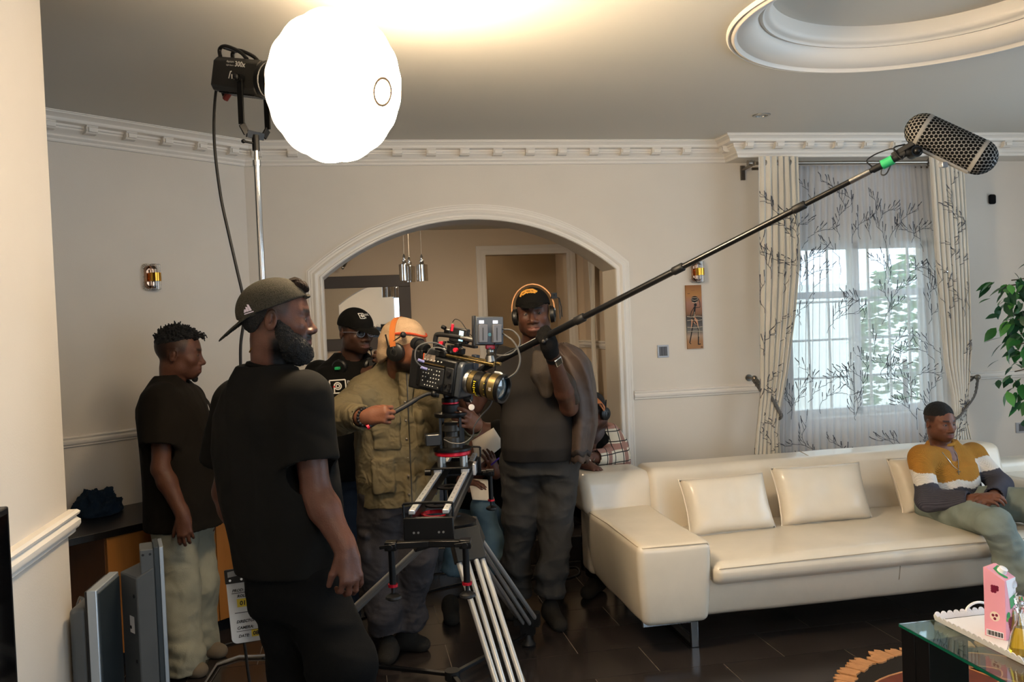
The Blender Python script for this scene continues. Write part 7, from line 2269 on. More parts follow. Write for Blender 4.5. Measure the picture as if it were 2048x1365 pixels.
# beanie with red stripe
M_bean = mat('oat_knit', '#a68c70', .95, var=.1, vscale=30, bump=.4, bscale=240); M_stripe = mat('rust_stripe', '#b0462b', .9, bump=.3, bscale=240)
f2 = Field(*bbox([hc, hc+hM@np.array((0, -.06, -.1))], .17), .0045)
f2.ell(hc+hM@(np.array((0, -.018, .048))*S), np.array((.084, .106, .088))*S, hM, 0)
f2.ell(hc+hM@(np.array((0, -.075, .0))*S), np.array((.07, .055, .085))*S, hM, .03)
f2.cap(hc+hM@(np.array((0, -.09, -.05))*S), hc+hM@(np.array((0, -.085, -.13))*S), .045, .03, .03)
f2.cut(hc+hM@np.array((0, .075, .046)), -(hM[:, 2]*.84-hM[:, 1]*.54))
o, V, Q = sdf_object('beanie', f2, M_bean, e, b0, folds(.004, 30, 14, (1, 1, 2.2)))
pl = []
for t in np.linspace(-.25, pi+.25, 30):
    pl.append(hc+hM@(np.array((.0865*math.cos(t), -.018+.106*math.sin(t), .066+.006*math.sin(3*t)))*S)-b0)
MB().tube(pl, .006, 6).build('stripe', M_stripe, o)
pl2 = [p+hM[:, 2]*-.012+hM[:, 1]*.002 for p in pl]
h = headset(e, b0, hc, hM, S, M_orange, tilt=14, rb=.103)
def HPd(x, y, z): return hc+hM@(np.array((x, y, z))*S)-b0
MB().tube([HPd(.1, -.012, -.012), HPd(.103, -.02, .03), HPd(.105, .02, .06)], .003, 6).sphere(HPd(.106, .03, .066), (.014, .014, .014), 10, 8).build('mic_arm', M_rubber, h)
MB().tube([HPd(.1, -.03, -.02), HPd(.104, -.055, .06)], .004, 6).build('antenna', M_rubber, h)
# beads on the wrist
dw = (wrR-elR)/np.linalg.norm(wrR-elR); x_, y_, _ = frame_of(dw)
br = empty('bead_bracelet_unused') if False else None
bb_ = MB()
for k in range(18):
    t = 2*pi*k/18; bb_.sphere(wrR+dw*.004+.036*(x_*math.cos(t)+y_*math.sin(t))-b0, .0068, 8, 6)
bb_.build('bead_bracelet', M_rubber, e)
M_cargo = mat('charcoal_cargo', '#3a3739', .9, var=.14, vscale=6, bump=.12, bscale=300, crease=.7, cscale=7)
p1, p2 = at(768, 1225, 4.15), at(828, 1215, 4.2)
lg1 = [(W(.09, .0, .80), .115), (at(752, 1110, 4.13), .092), (at(768, 1220, 4.16), .08), (at(772, 1262, 4.18), .078)]
lg2 = [(W(-.09, .0, .80), .115), (at(836, 1110, 4.17), .092), (at(822, 1215, 4.24), .08), (at(818, 1250, 4.26), .078)]
def ck(f):
    f.ell(at(732, 1095, 4.07), (.035, .06, .085), None, .008); f.ell(at(731, 1068, 4.06), (.04, .065, .03), None, .006)
pants('cargo_trousers', e, b0, M, b0, .80, .93, .18, .135, [lg1, lg2], M_cargo, seed=13, amp=.008, extra=ck)
p1 = at(776, 1268, 4.17); p1[2] = .08; t1_ = onz(768, 1322, .03); foot_mesh('sock', e, b0, p1, p1+(t1_-p1)*np.array((1, 1, 0))*1.0, M_dsock)
p1 = at(812, 1256, 4.3); p1[2] = .08; t1_ = onz(858, 1290, .03); foot_mesh('sock', e, b0, p1, p1+(t1_-p1)*np.array((1, 1, 0))*1.0, M_dsock)
# ================================================================== E: boom operator
fwd = dirh(-.10, -.99)
M, b0, W = body_frame(at(1078, 900, 4.66), fwd)
e = empty('person', tuple(b0), 'heavy-set boom operator in dark grey T-shirt with a brown jacket over one shoulder', 'person')
hc = at(1067, 627, 4.60); hM = headM(dirh(-.10, -.99, -.02), roll=-3); S = 1.1
sR, sL = at(1004, 726, 4.64), at(1146, 728, 4.62)
elR, wrR = at(948, 812, 4.52), at(905, 778, 4.40)
tH = tpx(1092); gp = BA+bd*tH
elL = at(1138, 815, 4.40); wrL = gp+(elL-gp)/np.linalg.norm(elL-gp)*.088-fw*.01
nb = at(1068, 700, 4.66)
lo, hi = bbox([hc+.16, hc-.16, sR, sL, elR, wrR, elL, wrL, gp, BA], .1)
f = Field(lo, hi, .0045)
head_sdf(f, hc, hM, S, jaw=1.2, nose=1.15, lips=1.15, ears=False, open_=.002); neck_sdf(f, hc, hM, nb, S, .072)
f.cap(sR, sL, .055, .055, .04); f.cap(nb-ZU*.13, (sR+sL)/2-ZU*.3, .1, .12, .04)
arm_sdf(f, sR, elR, wrR, 1.08); arm_sdf(f, sL, elL, wrL, 1.05)
hand_sdf(f, wrR, handR(BA-wrR+bu*.05, -UP, True), curl=(60, 80, 50))
hmE = handR(gp-wrL, -bu*0+dirh(.35, -.9), False)
hand_sdf(f, wrL, hmE, fcurl=[(70, 85, 55)]*4, thumb=(.3, .85, -.6), tcurl=30)
o, V, Q = sdf_object('body', f, M_sk, e, b0)
set_col(o, skin_cols(V, hc, hM, S, '#4f3124', stub=.3, fade=.8, lip='#70483f'))
eyes(e, hc, hM, S, b0, (-.25, 1, -.15))
# V-neck T-shirt
M_char = mat('charcoal_cotton', '#2c2927', .9, var=.1, vscale=9, bump=.05, bscale=500)
rows = [(.875, 0, .03, .198, .18), (.95, 0, .05, .203, .20), (1.08, 0, .055, .20, .20), (1.2, 0, .03, .195, .175), (1.32, 0, .0, .19, .15), (1.40, 0, -.012, .165, .12), (1.45, 0, -.015, .12, .09), (1.485, 0, -.01, .088, .08)]
def vn(f):
    f.cap(nb+M@np.array((0, .1, .03)), nb+M@np.array((0, .14, -.085)), .05, .012, .004, 's')
o, V, Q = tee('tshirt', e, b0, M, b0, rows, [(sR, at(990, 800, 4.60), (.09, .085)), (sL, at(1138, 780, 4.52), (.07, .066))], (nb+ZU*.01, hc-nb), M_char, seed=21, amp=.006, neckr=.074)
f2 = Field(*bbox([nb+M@np.array((0, .1, -.02))], .14), .004)
# skin of the open V, laid over the shirt front
vv = [(-.05, .035), (.05, .035), (0, -.075)]
fine = []
n_ = 10
V2 = []; F2 = []
for i in range(n_+1):
    for j in range(i+1):
        a_ = i/n_; b_ = (j/i if i else 0)
        V2.append((-.048*a_+.096*a_*b_, -.075+.115*a_))
for i in range(n_):
    for j in range(i+1):
        a_ = i*(i+1)//2+j; c_ = (i+1)*(i+2)//2+j
        F2.append((a_, c_+1, c_))
        if j < i: F2.append((a_, a_+1, c_+1))
q = decal('open_neck', [(V2, F2)], nb+M@np.array((0, .4, -.01)), -M[:, 0], ZU, -M[:, 1], V, Q, mat('chest_skin', '#4f3124', .5), e, b0, .002)
# gloves: black half-finger glove over the pole hand
f2 = Field(*bbox([wrL, gp, gp+ZU*.08], .12), .0042)
hand_sdf(f2, wrL, hmE, fcurl=[(70, 85, 55)]*4, thumb=(.3, .85, -.6), tcurl=30, glove=.006)
f2.cap(wrL-(gp-wrL)*.25, wrL+(gp-wrL)*.3, .04, .042, .01, flat=hmE[:, 2], fs=.8)
q, V, Q = sdf_object('glove', f2, mat('black_glove', '#121110', .85, bump=.3, bscale=260), e, b0, folds(.0015, 120, 22))
for k, x in enumerate((.028, .009, -.010, -.027)):
    MB().sphere(wrL+hmE@np.array((x, .08, .0145))-b0, (.010, .010, .010), 8, 6).build('knuckle_pad', mat('glove_pad', '#35322f', .6), q)
# smart watch
d_ = (wrL-elL); d_ /= np.linalg.norm(d_); x_, y_, _ = frame_of(d_); wc = wrL-d_*.062
MB().lathe([(.033, -.011), (.0355, -.011), (.0355, .011), (.033, .011)], wc-b0, d_, 24, closed=True).build('watch_strap', M_rubber, e)
nf = -fw*.9+RT*.35; nf -= d_*(nf@d_); nf /= np.linalg.norm(nf); sx_ = np.cross(d_, nf)
Rw = np.array([sx_, d_, nf]).T
q = MB().box(wc+nf*.040-b0, (.042, .047, .012), rot=Rw).build('watch_case', mat('watch_silver', '#c9c7c6', .2, 1.0), e, bevel=.004, seg=3)
MB().box(wc+nf*.0464-b0, (.032, .037, .001), rot=Rw).build('watch_face', mat('black_gloss', '#050506', .08), q)
# brown jacket over his left shoulder
M_bj = mat('brown_waxed_jacket', '#43362f', .6, var=.18, vscale=7, bump=.06, bscale=200, crease=.3, cscale=9)
lx_ = [(688, 1112), (700, 1108), (722, 1122), (760, 1138), (800, 1144), (850, 1141), (900, 1133), (926, 1140)]
rx_ = [(688, 1132), (700, 1162), (722, 1180), (760, 1188), (800, 1192), (850, 1193), (900, 1183), (926, 1174)]
def jk_(u, v):
    py = 688+238*v
    a_ = np.interp(py, [p_[0] for p_ in lx_], [p_[1] for p_ in lx_]); c_ = np.interp(py, [p_[0] for p_ in rx_], [p_[1] for p_ in rx_])
    th = 2*pi*u
    dep = 4.57+(.16 if v < .5 else .16-.1*(v-.5))*min(1, .5+5*v)*-math.sin(th)
    k_ = 1+(.10*abs(math.sin(2.5*th+1.1+.9*math.sin(3*v)))-.05)*min(1, 3*v)+.035*math.sin(9*th+4*v)
    px = (a_+c_)/2+(c_-a_)/2*math.cos(th)*k_
    return at(px, py+2.5*math.sin(7*th+6*v), dep*1.0+.018*math.sin(4*th+5*v))-b0
jk = MB().grid(jk_, 72, 34, closeu=True).build('jacket', M_bj, e, smooth=180, solid=.006)
def jb_(u, v): return jk_(u, .90+.045*v)+(jk_(u, .9)-(jk_(0, .9)+jk_(.5, .9))/2)*.02
MB().grid(jb_, 72, 2, closeu=True).build('sleeve_band', mat('dark_band', '#241d1b', .7), jk, smooth=180, solid=.006)
# front flap with pocket that hangs before the chest
f = Field(*bbox([at(1078, 715, 4.34), at(1095, 795, 4.32)], .1), .0055)
f.path([at(1076, 712, 4.38), at(1078, 750, 4.36), at(1088, 785, 4.36)], [.03, .032, .02], .03, flat=fw, fs=.7)
f.path([at(1098, 715, 4.36), at(1098, 760, 4.36), at(1096, 788, 4.36)], [.018, .03, .018], .03, flat=fw, fs=.7)
sdf_object('jacket_front', f, mat('brown_waxed_jacket_front', '#33291f', .7, var=.2, vscale=12, bump=.15, bscale=120), e, b0, folds(.006, 55, 24, (1.4, 1.4, .3)))
f = Field(*bbox([at(1130, 750, 4.34), at(1150, 800, 4.34)], .08), .0055)
f.path([at(1122, 742, 4.36), at(1136, 768, 4.34), at(1148, 800, 4.36)], [.022, .03, .03], .02, flat=fw, fs=.6); f.rbox(at(1129, 778, 4.315), (.024, .006, .034), np.array([RT, -fw, UP]).T, .004, .004)
q, V, Q = sdf_object('jacket_cuff', f, mat('brown_waxed_jacket_front', ''), e, b0, folds(.004, 60, 25))
MB().cyl(at(1129, 775, 4.300)-b0, at(1129, 775, 4.294)-b0, .009).build('cuff_snap', mat('antique_steel', ''), q)
# cap and headset
f2 = Field(*bbox([hc, hc+hM@np.array((0, .17, 0))], .17), .0045)
g = cap_sdf(f2, hc, hM, S, tilt=7, brim=.085, brimdrop=.35, cz=.036, cut=.038)
o, V, Q = sdf_object('cap', g, M_blacktee, e, b0)
em = [poly2([(-.045, -.004), (-.036, .018), (-.015, .028), (.012, .03), (.034, .024), (.045, .008), (.03, .006), (.02, .016), (.0, .012), (-.012, .004), (-.02, .01), (-.03, -.004)])]
em = [dense_line([(-.046, -.008), (-.036, .014), (-.01, .024), (.02, .024), (.044, .01)], .010), dense_line([(-.034, .0), (-.012, .012), (.02, .011), (.036, .006)], .008), dense_line([(-.02, .02), (-.004, .006)], .005), dense_line([(.01, .022), (.018, .006)], .005)]
decal('cap_emblem', em, hc+hM@np.array((.01, .3, .1)), -hM[:, 0], hM[:, 2], -hM[:, 1], V, Q, mat('amber_thread', '#d79a3f', .6), o, b0)
h = headset(e, b0, hc, hM, S, mat('pale_orange_band', '#c98f5c', .5), tilt=0, rb=.102)
def HPe(x, y, z): return hc+hM@(np.array((x, y, z))*S)-b0
MB().box(HPe(-.105, .0, .075), (.03, .03, .03)).tube([HPe(-.105, .0, .075), HPe(-.13, .0, .06), HPe(-.137, .01, .02), HPe(-.136, .01, -.03)], .003, 6).build('mic_arm', M_rubber, h)
MB().tube([HPe(-.126, .0, -.04), HPe(-.128, -.005, .06)], .0035, 6).sphere(HPe(-.108, .018, .078), .004, 8, 6).build('antenna', M_rubber, h)
# trousers
M_gj = mat('grey_black_denim', '#383634', .9, var=.16, vscale=6, bump=.14, bscale=300, crease=.6, cscale=6)
lg1 = [(W(.1, .0, .84), .118), (at(1040, 1040, 4.72), .09), (at(1033, 1140, 4.78), .078), (at(1030, 1185, 4.80), .075)]
lg2 = [(W(-.1, .0, .84), .118), (at(1114, 1045, 4.66), .09), (at(1104, 1140, 4.62), .08), (at(1100, 1190, 4.62), .078)]
for l in (lg1, lg2): l[-1][0][2] = max(l[-1][0][2], .05)
pants('jeans', e, b0, M, b0, .86, .985, .19, .16, [lg1, lg2], M_gj, seed=26, amp=.010, cyo=.01)
p1 = lg1[-1][0].copy(); p1[2] = .08; foot_mesh('sock', e, b0, p1, p1+dirh(-.03, -.15), M_dsock)
p1 = lg2[-1][0].copy(); p1[2] = .08; foot_mesh('sock', e, b0, p1, p1+dirh(.05, -.17), M_dsock)

# ================================================================== F: person in plaid shirt sitting low behind the sofa
fwd = dirh(-.55, -.83)
M, b0, W = body_frame(at(1200, 900, 5.45), fwd)
e = empty('person', tuple(b0), 'seated person with bowed head, plaid overshirt and headset behind the sofa arm', 'person')
hc = at(1186, 826, 5.36); hM = headM(dirh(-.62, -.55, -.55)); S = .98
sR, sL = at(1150, 872, 5.30), at(1216, 872, 5.46)
elL, wrL = at(1236, 914, 5.34), at(1176, 916, 5.12)
elR, wrR = at(1150, 920, 5.2), at(1172, 930, 5.0)
nb = at(1194, 856, 5.42)
lo, hi = bbox([hc+.15, hc-.15, sR, sL, elR, wrR, elL, wrL], .14)
f = Field(lo, hi, .0055)
head_sdf(f, hc, hM, S, ears=False); neck_sdf(f, hc, hM, nb, S, .058)
f.cap(sR, sL, .055, .055, .04); f.cap(nb-ZU*.1, (sR+sL)/2-ZU*.25, .09, .11, .04)
arm_sdf(f, sR, elR, wrR); arm_sdf(f, sL, elL, wrL)
hand_sdf(f, wrL, handR(at(1162, 926, 5.05)-wrL, ZU, False), curl=(25, 30, 20)); hand_sdf(f, wrR, handR(at(1190, 938, 4.95)-wrR, ZU, True), curl=(25, 30, 20))
o, V, Q = sdf_object('body', f, M_sk, e, b0)
set_col(o, skin_cols(V, hc, hM, S, '#5a392c', stub=.6, fade=1.0)); eyes(e, hc, hM, S, b0)
f2 = Field(*bbox([hc], .16), .006); f2.ell(hc+hM@(np.array((0, -.016, .04))*S), np.array((.078, .1, .085))*S, hM, 0); f2.cut(hc+hM@np.array((0, .04, .03)), hM[:, 1]*.7-hM[:, 2]*.7)
sdf_object('hair', f2, M_hair, e, b0, folds(.002, 240, 31))
h = headset(e, b0, hc, hM, S, M_orange, rb=.1)
def HPf(x, y, z): return hc+hM@(np.array((x, y, z))*S)-b0
MB().tube([HPf(-.1, -.01, 0), HPf(-.112, -.05, .07)], .004, 6).tube([HPf(-.1, -.01, .02), HPf(-.105, -.01, .07), HPf(-.1, .03, .1)], .003, 6).sphere(HPf(-.1, .035, .105), .014, 10, 8).build('mic_arm', M_rubber, h)
rows = [(.42, 0, 0, .17, .14), (.6, 0, 0, .175, .145), (.75, 0, .0, .18, .14), (.84, 0, -.0, .165, .115), (.9, 0, -.01, .11, .085), (.93, 0, 0, .08, .075)]
tee('undershirt', e, b0, M, b0, rows, [], (nb, hc-nb), M_blacktee, seed=32)
# plaid overshirt: woven checks from bands in space along the cloth
mp_ = bpy.data.materials.new('plaid_flannel'); mp_.use_nodes = True; nt = mp_.node_tree
tc = nt.nodes.new('ShaderNodeTexCoord'); sx = nt.nodes.new('ShaderNodeSeparateXYZ'); nt.links.new(tc.outputs['Object'], sx.inputs[0])
def band(src, per, w0, ph=0.0):
    a_ = nt.nodes.new('ShaderNodeMath'); a_.operation = 'MULTIPLY_ADD'; a_.inputs[1].default_value = 1/per; a_.inputs[2].default_value = ph+10; nt.links.new(src, a_.inputs[0])
    c_ = nt.nodes.new('ShaderNodeMath'); c_.operation = 'FRACT'; nt.links.new(a_.outputs[0], c_.inputs[0])
    g_ = nt.nodes.new('ShaderNodeMath'); g_.operation = 'LESS_THAN'; g_.inputs[1].default_value = w0; nt.links.new(c_.outputs[0], g_.inputs[0]); return g_.outputs[0]
def mixc(fac, a_, b_col):
    m_ = nt.nodes.new('ShaderNodeMix'); m_.data_type = 'RGBA'; nt.links.new(fac, m_.inputs[0])
    if isinstance(a_, str): m_.inputs[6].default_value = hexc(a_)
    else: nt.links.new(a_, m_.inputs[6])
    m_.inputs[7].default_value = hexc(b_col); return m_.outputs[2]
c1 = mixc(band(sx.outputs[2], .115, .28), '#d8cbb4', '#a5786a')
c1 = mixc(band(sx.outputs[0], .125, .22, .2), c1, '#9a7264')
c1 = mixc(band(sx.outputs[2], .0575, .1, .3), c1, '#26201f'); c1 = mixc(band(sx.outputs[0], .0625, .1, .6), c1, '#26201f')
nt.links.new(c1, nt.nodes['Principled BSDF'].inputs['Base Color']); nt.nodes['Principled BSDF'].inputs['Roughness'].default_value = .9
lo, hi = bbox([sL, elL, wrL, sR, elR, b0+ZU*.4, nb+ZU*.05], .16); f = Field(lo, hi, .007)
f.loft([(z, x, y-.012, rx+.008, ry+.008) for z, x, y, rx, ry in rows], M, b0, 0)
f.cap(sL, elL, .075, .066, .04); f.cap(elL, elL+(wrL-elL)*.78, .066, .05, .03, end=True)
f.cap(sR, elR, .075, .066, .04); f.cap(elR, elR+(wrR-elR)*.78, .066, .05, .03, end=True)
f.rbox(W(.04, .16, .65), (.075, .14, .4), M, .01, .01, 's')
f.cap(nb, nb+(hc-nb), .066, .07, .006, 's')
for wr_, el_ in ((wrR, elR), (wrL, elL)):
    d_ = (wr_-el_)/np.linalg.norm(wr_-el_); q_ = el_+(wr_-el_)*.78; f.cap(q_-d_*.012, q_+d_*.02, .042, None, 0, 's')
o, V, Q = sdf_object('plaid_shirt', f, mp_, e, b0, folds(.007, 24, 33, (1, 1, .8)))
for k in range(4): MB().sphere(W(-.05, .155, .55+.08*k)-b0, .007, 8, 6).build('button', mat('horn_button', '#8a6a45', .4), o)
d_ = (wrL-elL)/np.linalg.norm(wrL-elL)
MB().lathe([(.029, -.008), (.033, -.008), (.033, .008), (.029, .008)], wrL-d_*.02-b0, d_, 20, closed=True).build('wrist_watch', mat('watch_silver', ''), e)
lg1 = [(W(.09, .02, .46), .1), (W(.12, .42, .50), .08), (W(.12, .40, .1), .07)]; lg2 = [(W(-.09, .02, .46), .1), (W(-.14, .36, .52), .08), (W(-.14, .36, .1), .07)]
pants('trousers', e, b0, M, b0, .45, .56, .18, .15, [lg1, lg2], M_blacktee, res=.011, seed=34)
for l in (lg1, lg2):
    p1 = l[-1][0].copy(); p1[2] = .08; foot_mesh('sock', e, b0, p1, p1+np.array(fwd)*.16, M_dsock)
s_ = empty('low_stool', tuple(b0), 'low black stool under the person in the plaid shirt', 'stool')
MB().lathe([(0, .34), (.17, .34), (.18, .35), (.18, .375), (.17, .385), (0, .385)], n=28).build('seat', M_black, s_)
for k in range(4):
    a = pi/4+pi/2*k; MB().cyl((.13*math.cos(a), .13*math.sin(a), .34), (.16*math.cos(a), .16*math.sin(a), 0), .013).build('leg', M_blackm, s_)

# ================================================================== G: seated crew member behind the tripod with papers
fwd = dirh(.05, -1)
M, b0, W = body_frame(at(948, 900, 5.35), fwd)
e = empty('person', tuple(b0), 'crew member in black top and blue jeans sitting behind the tripod with papers and pen', 'person')
hc = at(938, 792, 5.2); hM = headM(dirh(.1, -.8, -.5)); S = .95
sR, sL = at(900, 862, 5.3), at(996, 862, 5.3)
elR, wrR = at(886, 940, 5.15), at(930, 965, 4.95)
elL, wrL = at(1015, 945, 5.2), at(990, 946, 4.98)
nb = at(945, 845, 5.3)
lo, hi = bbox([hc+.14, hc-.14, sR, sL, elR, wrR, elL, wrL, at(978, 905, 4.9)], .1)
f = Field(lo, hi, .0055)
head_sdf(f, hc, hM, S); neck_sdf(f, hc, hM, nb, S, .055)
f.cap(sR, sL, .05, .05, .04); f.cap(nb-ZU*.1, (sR+sL)/2-ZU*.25, .085, .1, .04)
arm_sdf(f, sR, elR, wrR, .9); arm_sdf(f, sL, elL, wrL, .9)
hand_sdf(f, wrL, handR(at(978, 905, 4.92)-wrL, dirh(.6, -.8), True), curl=(14, 22, 15), spread=6); hand_sdf(f, wrR, handR(at(960, 968, 4.9)-wrR, ZU, False), curl=(20, 25, 20))
o, V, Q = sdf_object('body', f, M_sk, e, b0); set_col(o, skin_cols(V, hc, hM, S, '#543428', fade=1.0)); eyes(e, hc, hM, S, b0)
f2 = Field(*bbox([hc], .16), .006); f2.ell(hc+hM@(np.array((0, -.018, .038))*S), np.array((.08, .103, .088))*S, hM, 0); f2.cut(hc+hM@np.array((0, .045, .03)), hM[:, 1]*.7-hM[:, 2]*.7)
sdf_object('hair', f2, M_hair, e, b0, folds(.002, 240, 41))
rows = [(.36, 0, 0, .17, .14), (.5, 0, 0, .17, .14), (.66, 0, 0, .175, .135), (.78, 0, 0, .17, .12), (.85, 0, -.01, .12, .09), (.9, 0, 0, .075, .07)]
lo, hi = bbox([sL, elL, wrL, sR, elR, wrR, b0+ZU*.3, nb+ZU*.05, W(.2, .2, .4), W(-.2, -.2, .4)], .1); f = Field(lo, hi, .008)
f.loft(rows, M, b0, 0)
for s1, e1, w1 in ((sR, elR, wrR), (sL, elL, wrL)): f.cap(s1, e1, .068, .055, .04); f.cap(e1, e1+(w1-e1)*.8, .055, .042, .03, end=True)
f.cap(nb, nb+(hc-nb), .058, None, .006, 's')
sdf_object('black_top', f, M_blacktee, e, b0, folds(.006, 22, 42))
M_bj2 = mat('blue_denim', '#4c616d', .85, var=.15, vscale=6, bump=.15, bscale=260)
k1, k2 = at(966, 1016, 4.86), at(916, 1072, 4.80); a1, a2 = at(1002, 1140, 4.90), at(898, 1148, 4.76)
a1[2] = max(a1[2], .1); a2[2] = max(a2[2], .1)
lg1 = [(W(-.08, .02, .38), .095), (k1, .066), ((k1+a1)/2, .06), (a1, .06)]; lg2 = [(W(.08, .02, .38), .09), (k2, .06), ((k2+a2)/2, .056), (a2, .055)]
pants('jeans', e, b0, M, b0, .38, .48, .17, .14, [lg1, lg2], M_bj2, res=.010, seed=43)
for a in (a1, a2):
    p1 = a.copy(); p1[2] = .08; foot_mesh('sock', e, b0, p1, p1+dirh(.02, -.16), M_dsock)
MB().bar(wrL+(at(975, 915, 4.88)-wrL)*.5-b0, at(998, 917, 4.86)-b0, .007, .007).build('pen', mat('violet_pen', '#4a34b4', .4), e)
# papers held in the hand and lying on the knee
M_paper = mat('paper', '#cfc4b4', .8)
def sheet(name, corners, d, label, curl=.02):
    P = [at(px, py, dd) for px, py, dd in corners]
    def fn(u, v):
        p = P[0]*(1-u)*(1-v)+P[1]*u*(1-v)+P[2]*u*v+P[3]*(1-u)*v
        return p-fw*curl*math.sin(pi*u)*math.sin(pi*v)-P[0]
    o_ = MB().grid(fn, 10, 10).build(name, M_paper, None, smooth=180, solid=.0012)
    o_.location = P[0]; tag(o_, label, 'paper', 'script pages'); return o_
sheet('script_page', [(944, 882, 5.0), (987, 856, 5.05), (1009, 890, 5.0), (953, 935, 4.92)], 4.9, 'white sheet of paper held up behind the slider')
sheet('script_page', [(936, 958, 4.95), (975, 960, 4.98), (990, 1003, 4.80), (945, 1000, 4.78)], 4.9, 'white sheet of paper lying on the knee of the blue jeans', .03)

# ================================================================== H: actor sitting on the sofa
fwd = dirh(.24, -.97)
M, b0, W = body_frame(at(1890, 960, 4.82), fwd)
e = empty('person', tuple(b0), 'young man sitting on the sofa in a mustard, white and grey sweater', 'person')
hc = at(1880, 846, 4.72); hM = headM(dirh(.27, -.96, -.06)); S = .86
sR, sL = at(1842, 916, 4.70), at(1946, 912, 4.90)
elR, wrR = at(1856, 1000, 4.60), at(1952, 1002, 4.42)
elL, wrL = at(2003, 972, 4.74), at(1985, 997, 4.42)
nb = at(1884, 890, 4.80)
lo, hi = bbox([hc+.13, hc-.13, sR, sL, elR, wrR, elL, wrL, at(1980, 1010, 4.35)], .1)
f = Field(lo, hi, .004)
head_sdf(f, hc, hM, S, nose=1.1, lips=1.1); neck_sdf(f, hc, hM, nb, S, .052)
f.cap(sR, sL, .05, .05, .04); f.cap(nb-ZU*.1, (sR+sL)/2-ZU*.25, .085, .1, .04)
arm_sdf(f, sR, elR, wrR, .92); arm_sdf(f, sL, elL, wrL, .92)
hand_sdf(f, wrR, handR(at(1985, 996, 4.36)-wrR, dirh(.1, -.6, .8), True), curl=(30, 35, 25), S=.95); hand_sdf(f, wrL, handR(at(1965, 1004, 4.36)-wrL, dirh(.2, -.6, .8), False), curl=(30, 35, 25), S=.95)
o, V, Q = sdf_object('body', f, M_sk, e, b0)
set_col(o, skin_cols(V, hc, hM, S, '#6a4230', stub=.35, fade=.9, lip='#6b3f38')); eyes(e, hc, hM, S, b0, (-.1, 1, -.05))
f2 = Field(*bbox([hc], .15), .004); f2.ell(hc+hM@(np.array((0, -.014, .046))*S), np.array((.0775, .1, .088))*S, hM, 0); f2.cut(hc+hM@(np.array((0, .0, .048))*S), -(hM[:, 2]*.94-hM[:, 1]*.05)); f2.cut(hc+hM@(np.array((0, .068, .05))*S), hM[:, 1]*.9-hM[:, 2]*.3)
sdf_object('hair', f2, M_hair, e, b0, folds(.0015, 260, 51))
# knitted sweater in three colours
zS = (sR[2]+sL[2])/2
rows = [(.415, 0, .03, .158, .14), (.5, 0, .03, .162, .15), (.62, 0, .02, .165, .145), (.72, 0, .0, .165, .13), (zS-.02, 0, -.015, .155, .11), (zS+.03, 0, -.02, .12, .085), (nb[2]+.02, 0, -.015, .075, .068)]
lo, hi = bbox([sL, elL, wrL, sR, elR, wrR, b0+ZU*.38, nb+ZU*.05, W(.2, .2, .45), W(-.2, -.2, .45)], .1); f = Field(lo, hi, .0055)
f.loft(rows, M, b0, 0)
f.cap(sR, sL, .06, .06, .03)
for s1, e1, w1 in ((sR, elR, wrR), (sL, elL, wrL)):
    f.cap(s1, e1, .062, .058, .04); f.cap(e1, e1+(w1-e1)*.86, .062, .048, .03, end=True)
    d_ = (w1-e1)/np.linalg.norm(w1-e1); q_ = e1+(w1-e1)*.86; f.cap(q_-d_*.012, q_+d_*.02, .04, None, 0, 's')
f.cap(nb, nb+(hc-nb), .056, None, .006, 's')
M_knit = mat('knit', '#ffffff', .95, tint=True, var=.05, vscale=20)
nt = M_knit.node_tree
wv = nt.nodes.new('ShaderNodeTexWave'); wv.inputs['Scale'].default_value = 55; wv.bands_direction = 'DIAGONAL'; tcn = nt.nodes.new('ShaderNodeTexCoord'); nt.links.new(tcn.outputs['Object'], wv.inputs[0])
bpn = nt.nodes.new('ShaderNodeBump'); bpn.inputs['Strength'].default_value = .7; bpn.inputs['Distance'].default_value = .006; nt.links.new(wv.outputs[1], bpn.inputs['Height']); nt.links.new(bpn.outputs[0], nt.nodes['Principled BSDF'].inputs['Normal'])
o, V, Q = sdf_object('sweater', f, M_knit, e, b0, folds(.006, 20, 52, (1, 1, .7)))
q = (V-b0)@M
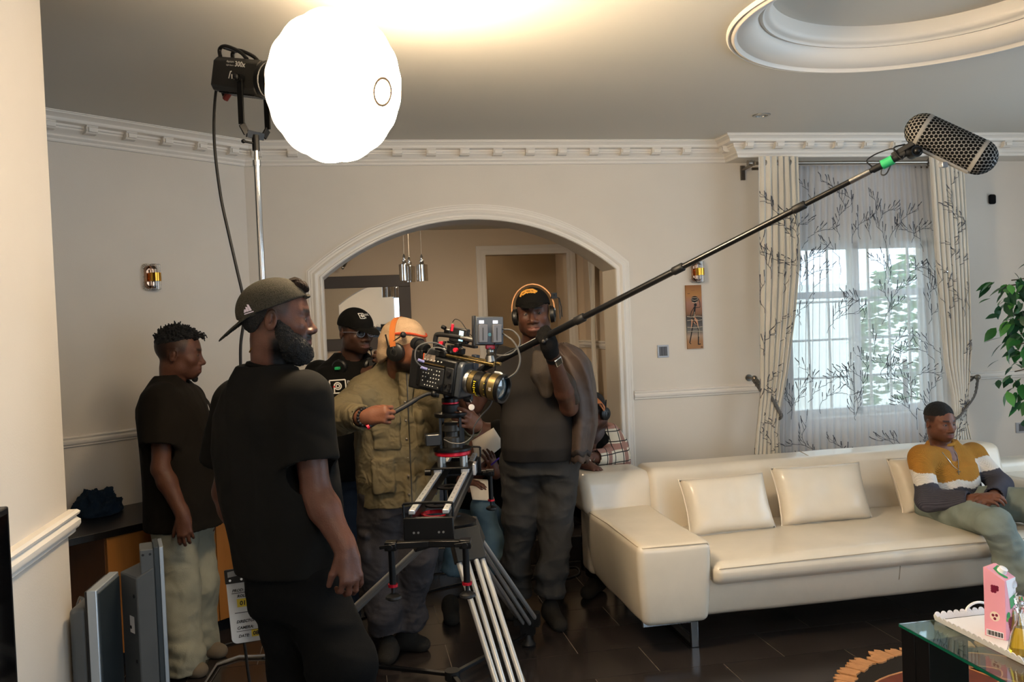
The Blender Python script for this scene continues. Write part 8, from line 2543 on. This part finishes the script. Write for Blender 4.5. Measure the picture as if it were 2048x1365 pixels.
# zigzag bands: height measured down the chest, along the arm for sleeves
def seg_t(V, a, c): 
    d = c-a; return np.clip(((V-a)@d)/(d@d), -1, 2), np.linalg.norm(V-a-np.clip(((V-a)@d)/(d@d), 0, 1)[:, None]*d, axis=1)
C = np.tile(np.array(hexc('#b07a34')[:3]), (len(V), 1)); wh = np.array(hexc('#e6ddd4')[:3]); gr = np.array(hexc('#4a4850')[:3])
zig = lambda u: .02*np.abs(((u/.16) % 1)-.5)*2
hgt = V[:, 2]+zig(q[:, 0]*1.0+.04)
C[hgt < .665] = wh; C[hgt < .628] = gr
for s1, e1, w1 in ((sR, elR, wrR), (sL, elL, wrL)):
    t1, d1 = seg_t(V, s1, e1); t2, d2 = seg_t(V, e1, w1)
    on = (d1 < .09) & ((q[:, 0] > .145) if s1 is sR else (q[:, 0] < -.145))
    tt = t1+.1*np.sin(q[:, 1]*30)
    C[on] = np.array(hexc('#b07a34')[:3]); C[on & (tt > .36)] = wh; C[on & (tt > .62)] = gr
    C[(d2 < .075) & (t2 > -.05)] = gr
set_col(o, C)
MB().tube([nb+M@np.array((.058*math.cos(t), .058*math.sin(t), .018-.012*math.sin(t)))-b0 for t in np.linspace(0, 2*pi, 25)], .010, 8, cap=False).build('collar', mat('mustard_rib', '#a8742f', .95), e, smooth=180)
# chain with cross
bv = BVHTree.FromPolygons([tuple(v) for v in V], [tuple(int(i) for i in k) for k in Q])
def onchest(px, py):
    v = at(px, py, 1.0)-np.array((0, 0, EYE)); v /= np.linalg.norm(v); h_ = bv.ray_cast(Vector((0, 0, EYE)), Vector(v)); return (np.array(h_[0])-v*.004-b0) if h_[0] is not None else at(px, py, 4.5)-b0
ch = [onchest(*p_) for p_ in ((1900, 893), (1910, 905), (1916, 920), (1917, 938))]; ch2 = [onchest(*p_) for p_ in ((1884, 905), (1898, 922), (1908, 934), (1916, 940))]
nk_ = MB().tube(spline(ch, 5), .0022, 6).tube(spline(ch2, 5), .0022, 6).build('necklace', M_chrome, e)
cx_ = onchest(1917, 945); MB().bar(cx_-UP*.014, cx_+UP*.014, .006, .004).bar(cx_-RT*.01+UP*.003, cx_+RT*.01+UP*.003, .006, .004).build('cross_pendant', M_chrome, nk_)
M_wj = mat('washed_grey_denim', '#7e8780', .85, var=.25, vscale=4, bump=.15, bscale=240, crease=.6, cscale=6)
kR, kL = at(1992, 1048, 4.20), at(2078, 1012, 4.42)
aR, aL = at(2052, 1215, 4.22), at(2110, 1150, 4.4)
aR[2] = max(aR[2], .1); aL[2] = max(aL[2], .1)
lgR = [(W(.085, .04, .50), .092), (kR, .072), ((kR+aR)/2+ZU*.01, .075), (aR, .082)]; lgL = [(W(-.085, .04, .50), .10), (kL, .085), ((kL+aL)/2, .08), (aL, .082)]
pants('jeans', e, b0, M, b0, .50, .58, .168, .14, [lgR, lgL], M_wj, res=.009, seed=53, amp=.010)
for a in (aR, aL):
    p1 = a.copy(); p1[2] = .08; foot_mesh('sock', e, b0, p1, p1+np.array(fwd)*.15, M_sock)
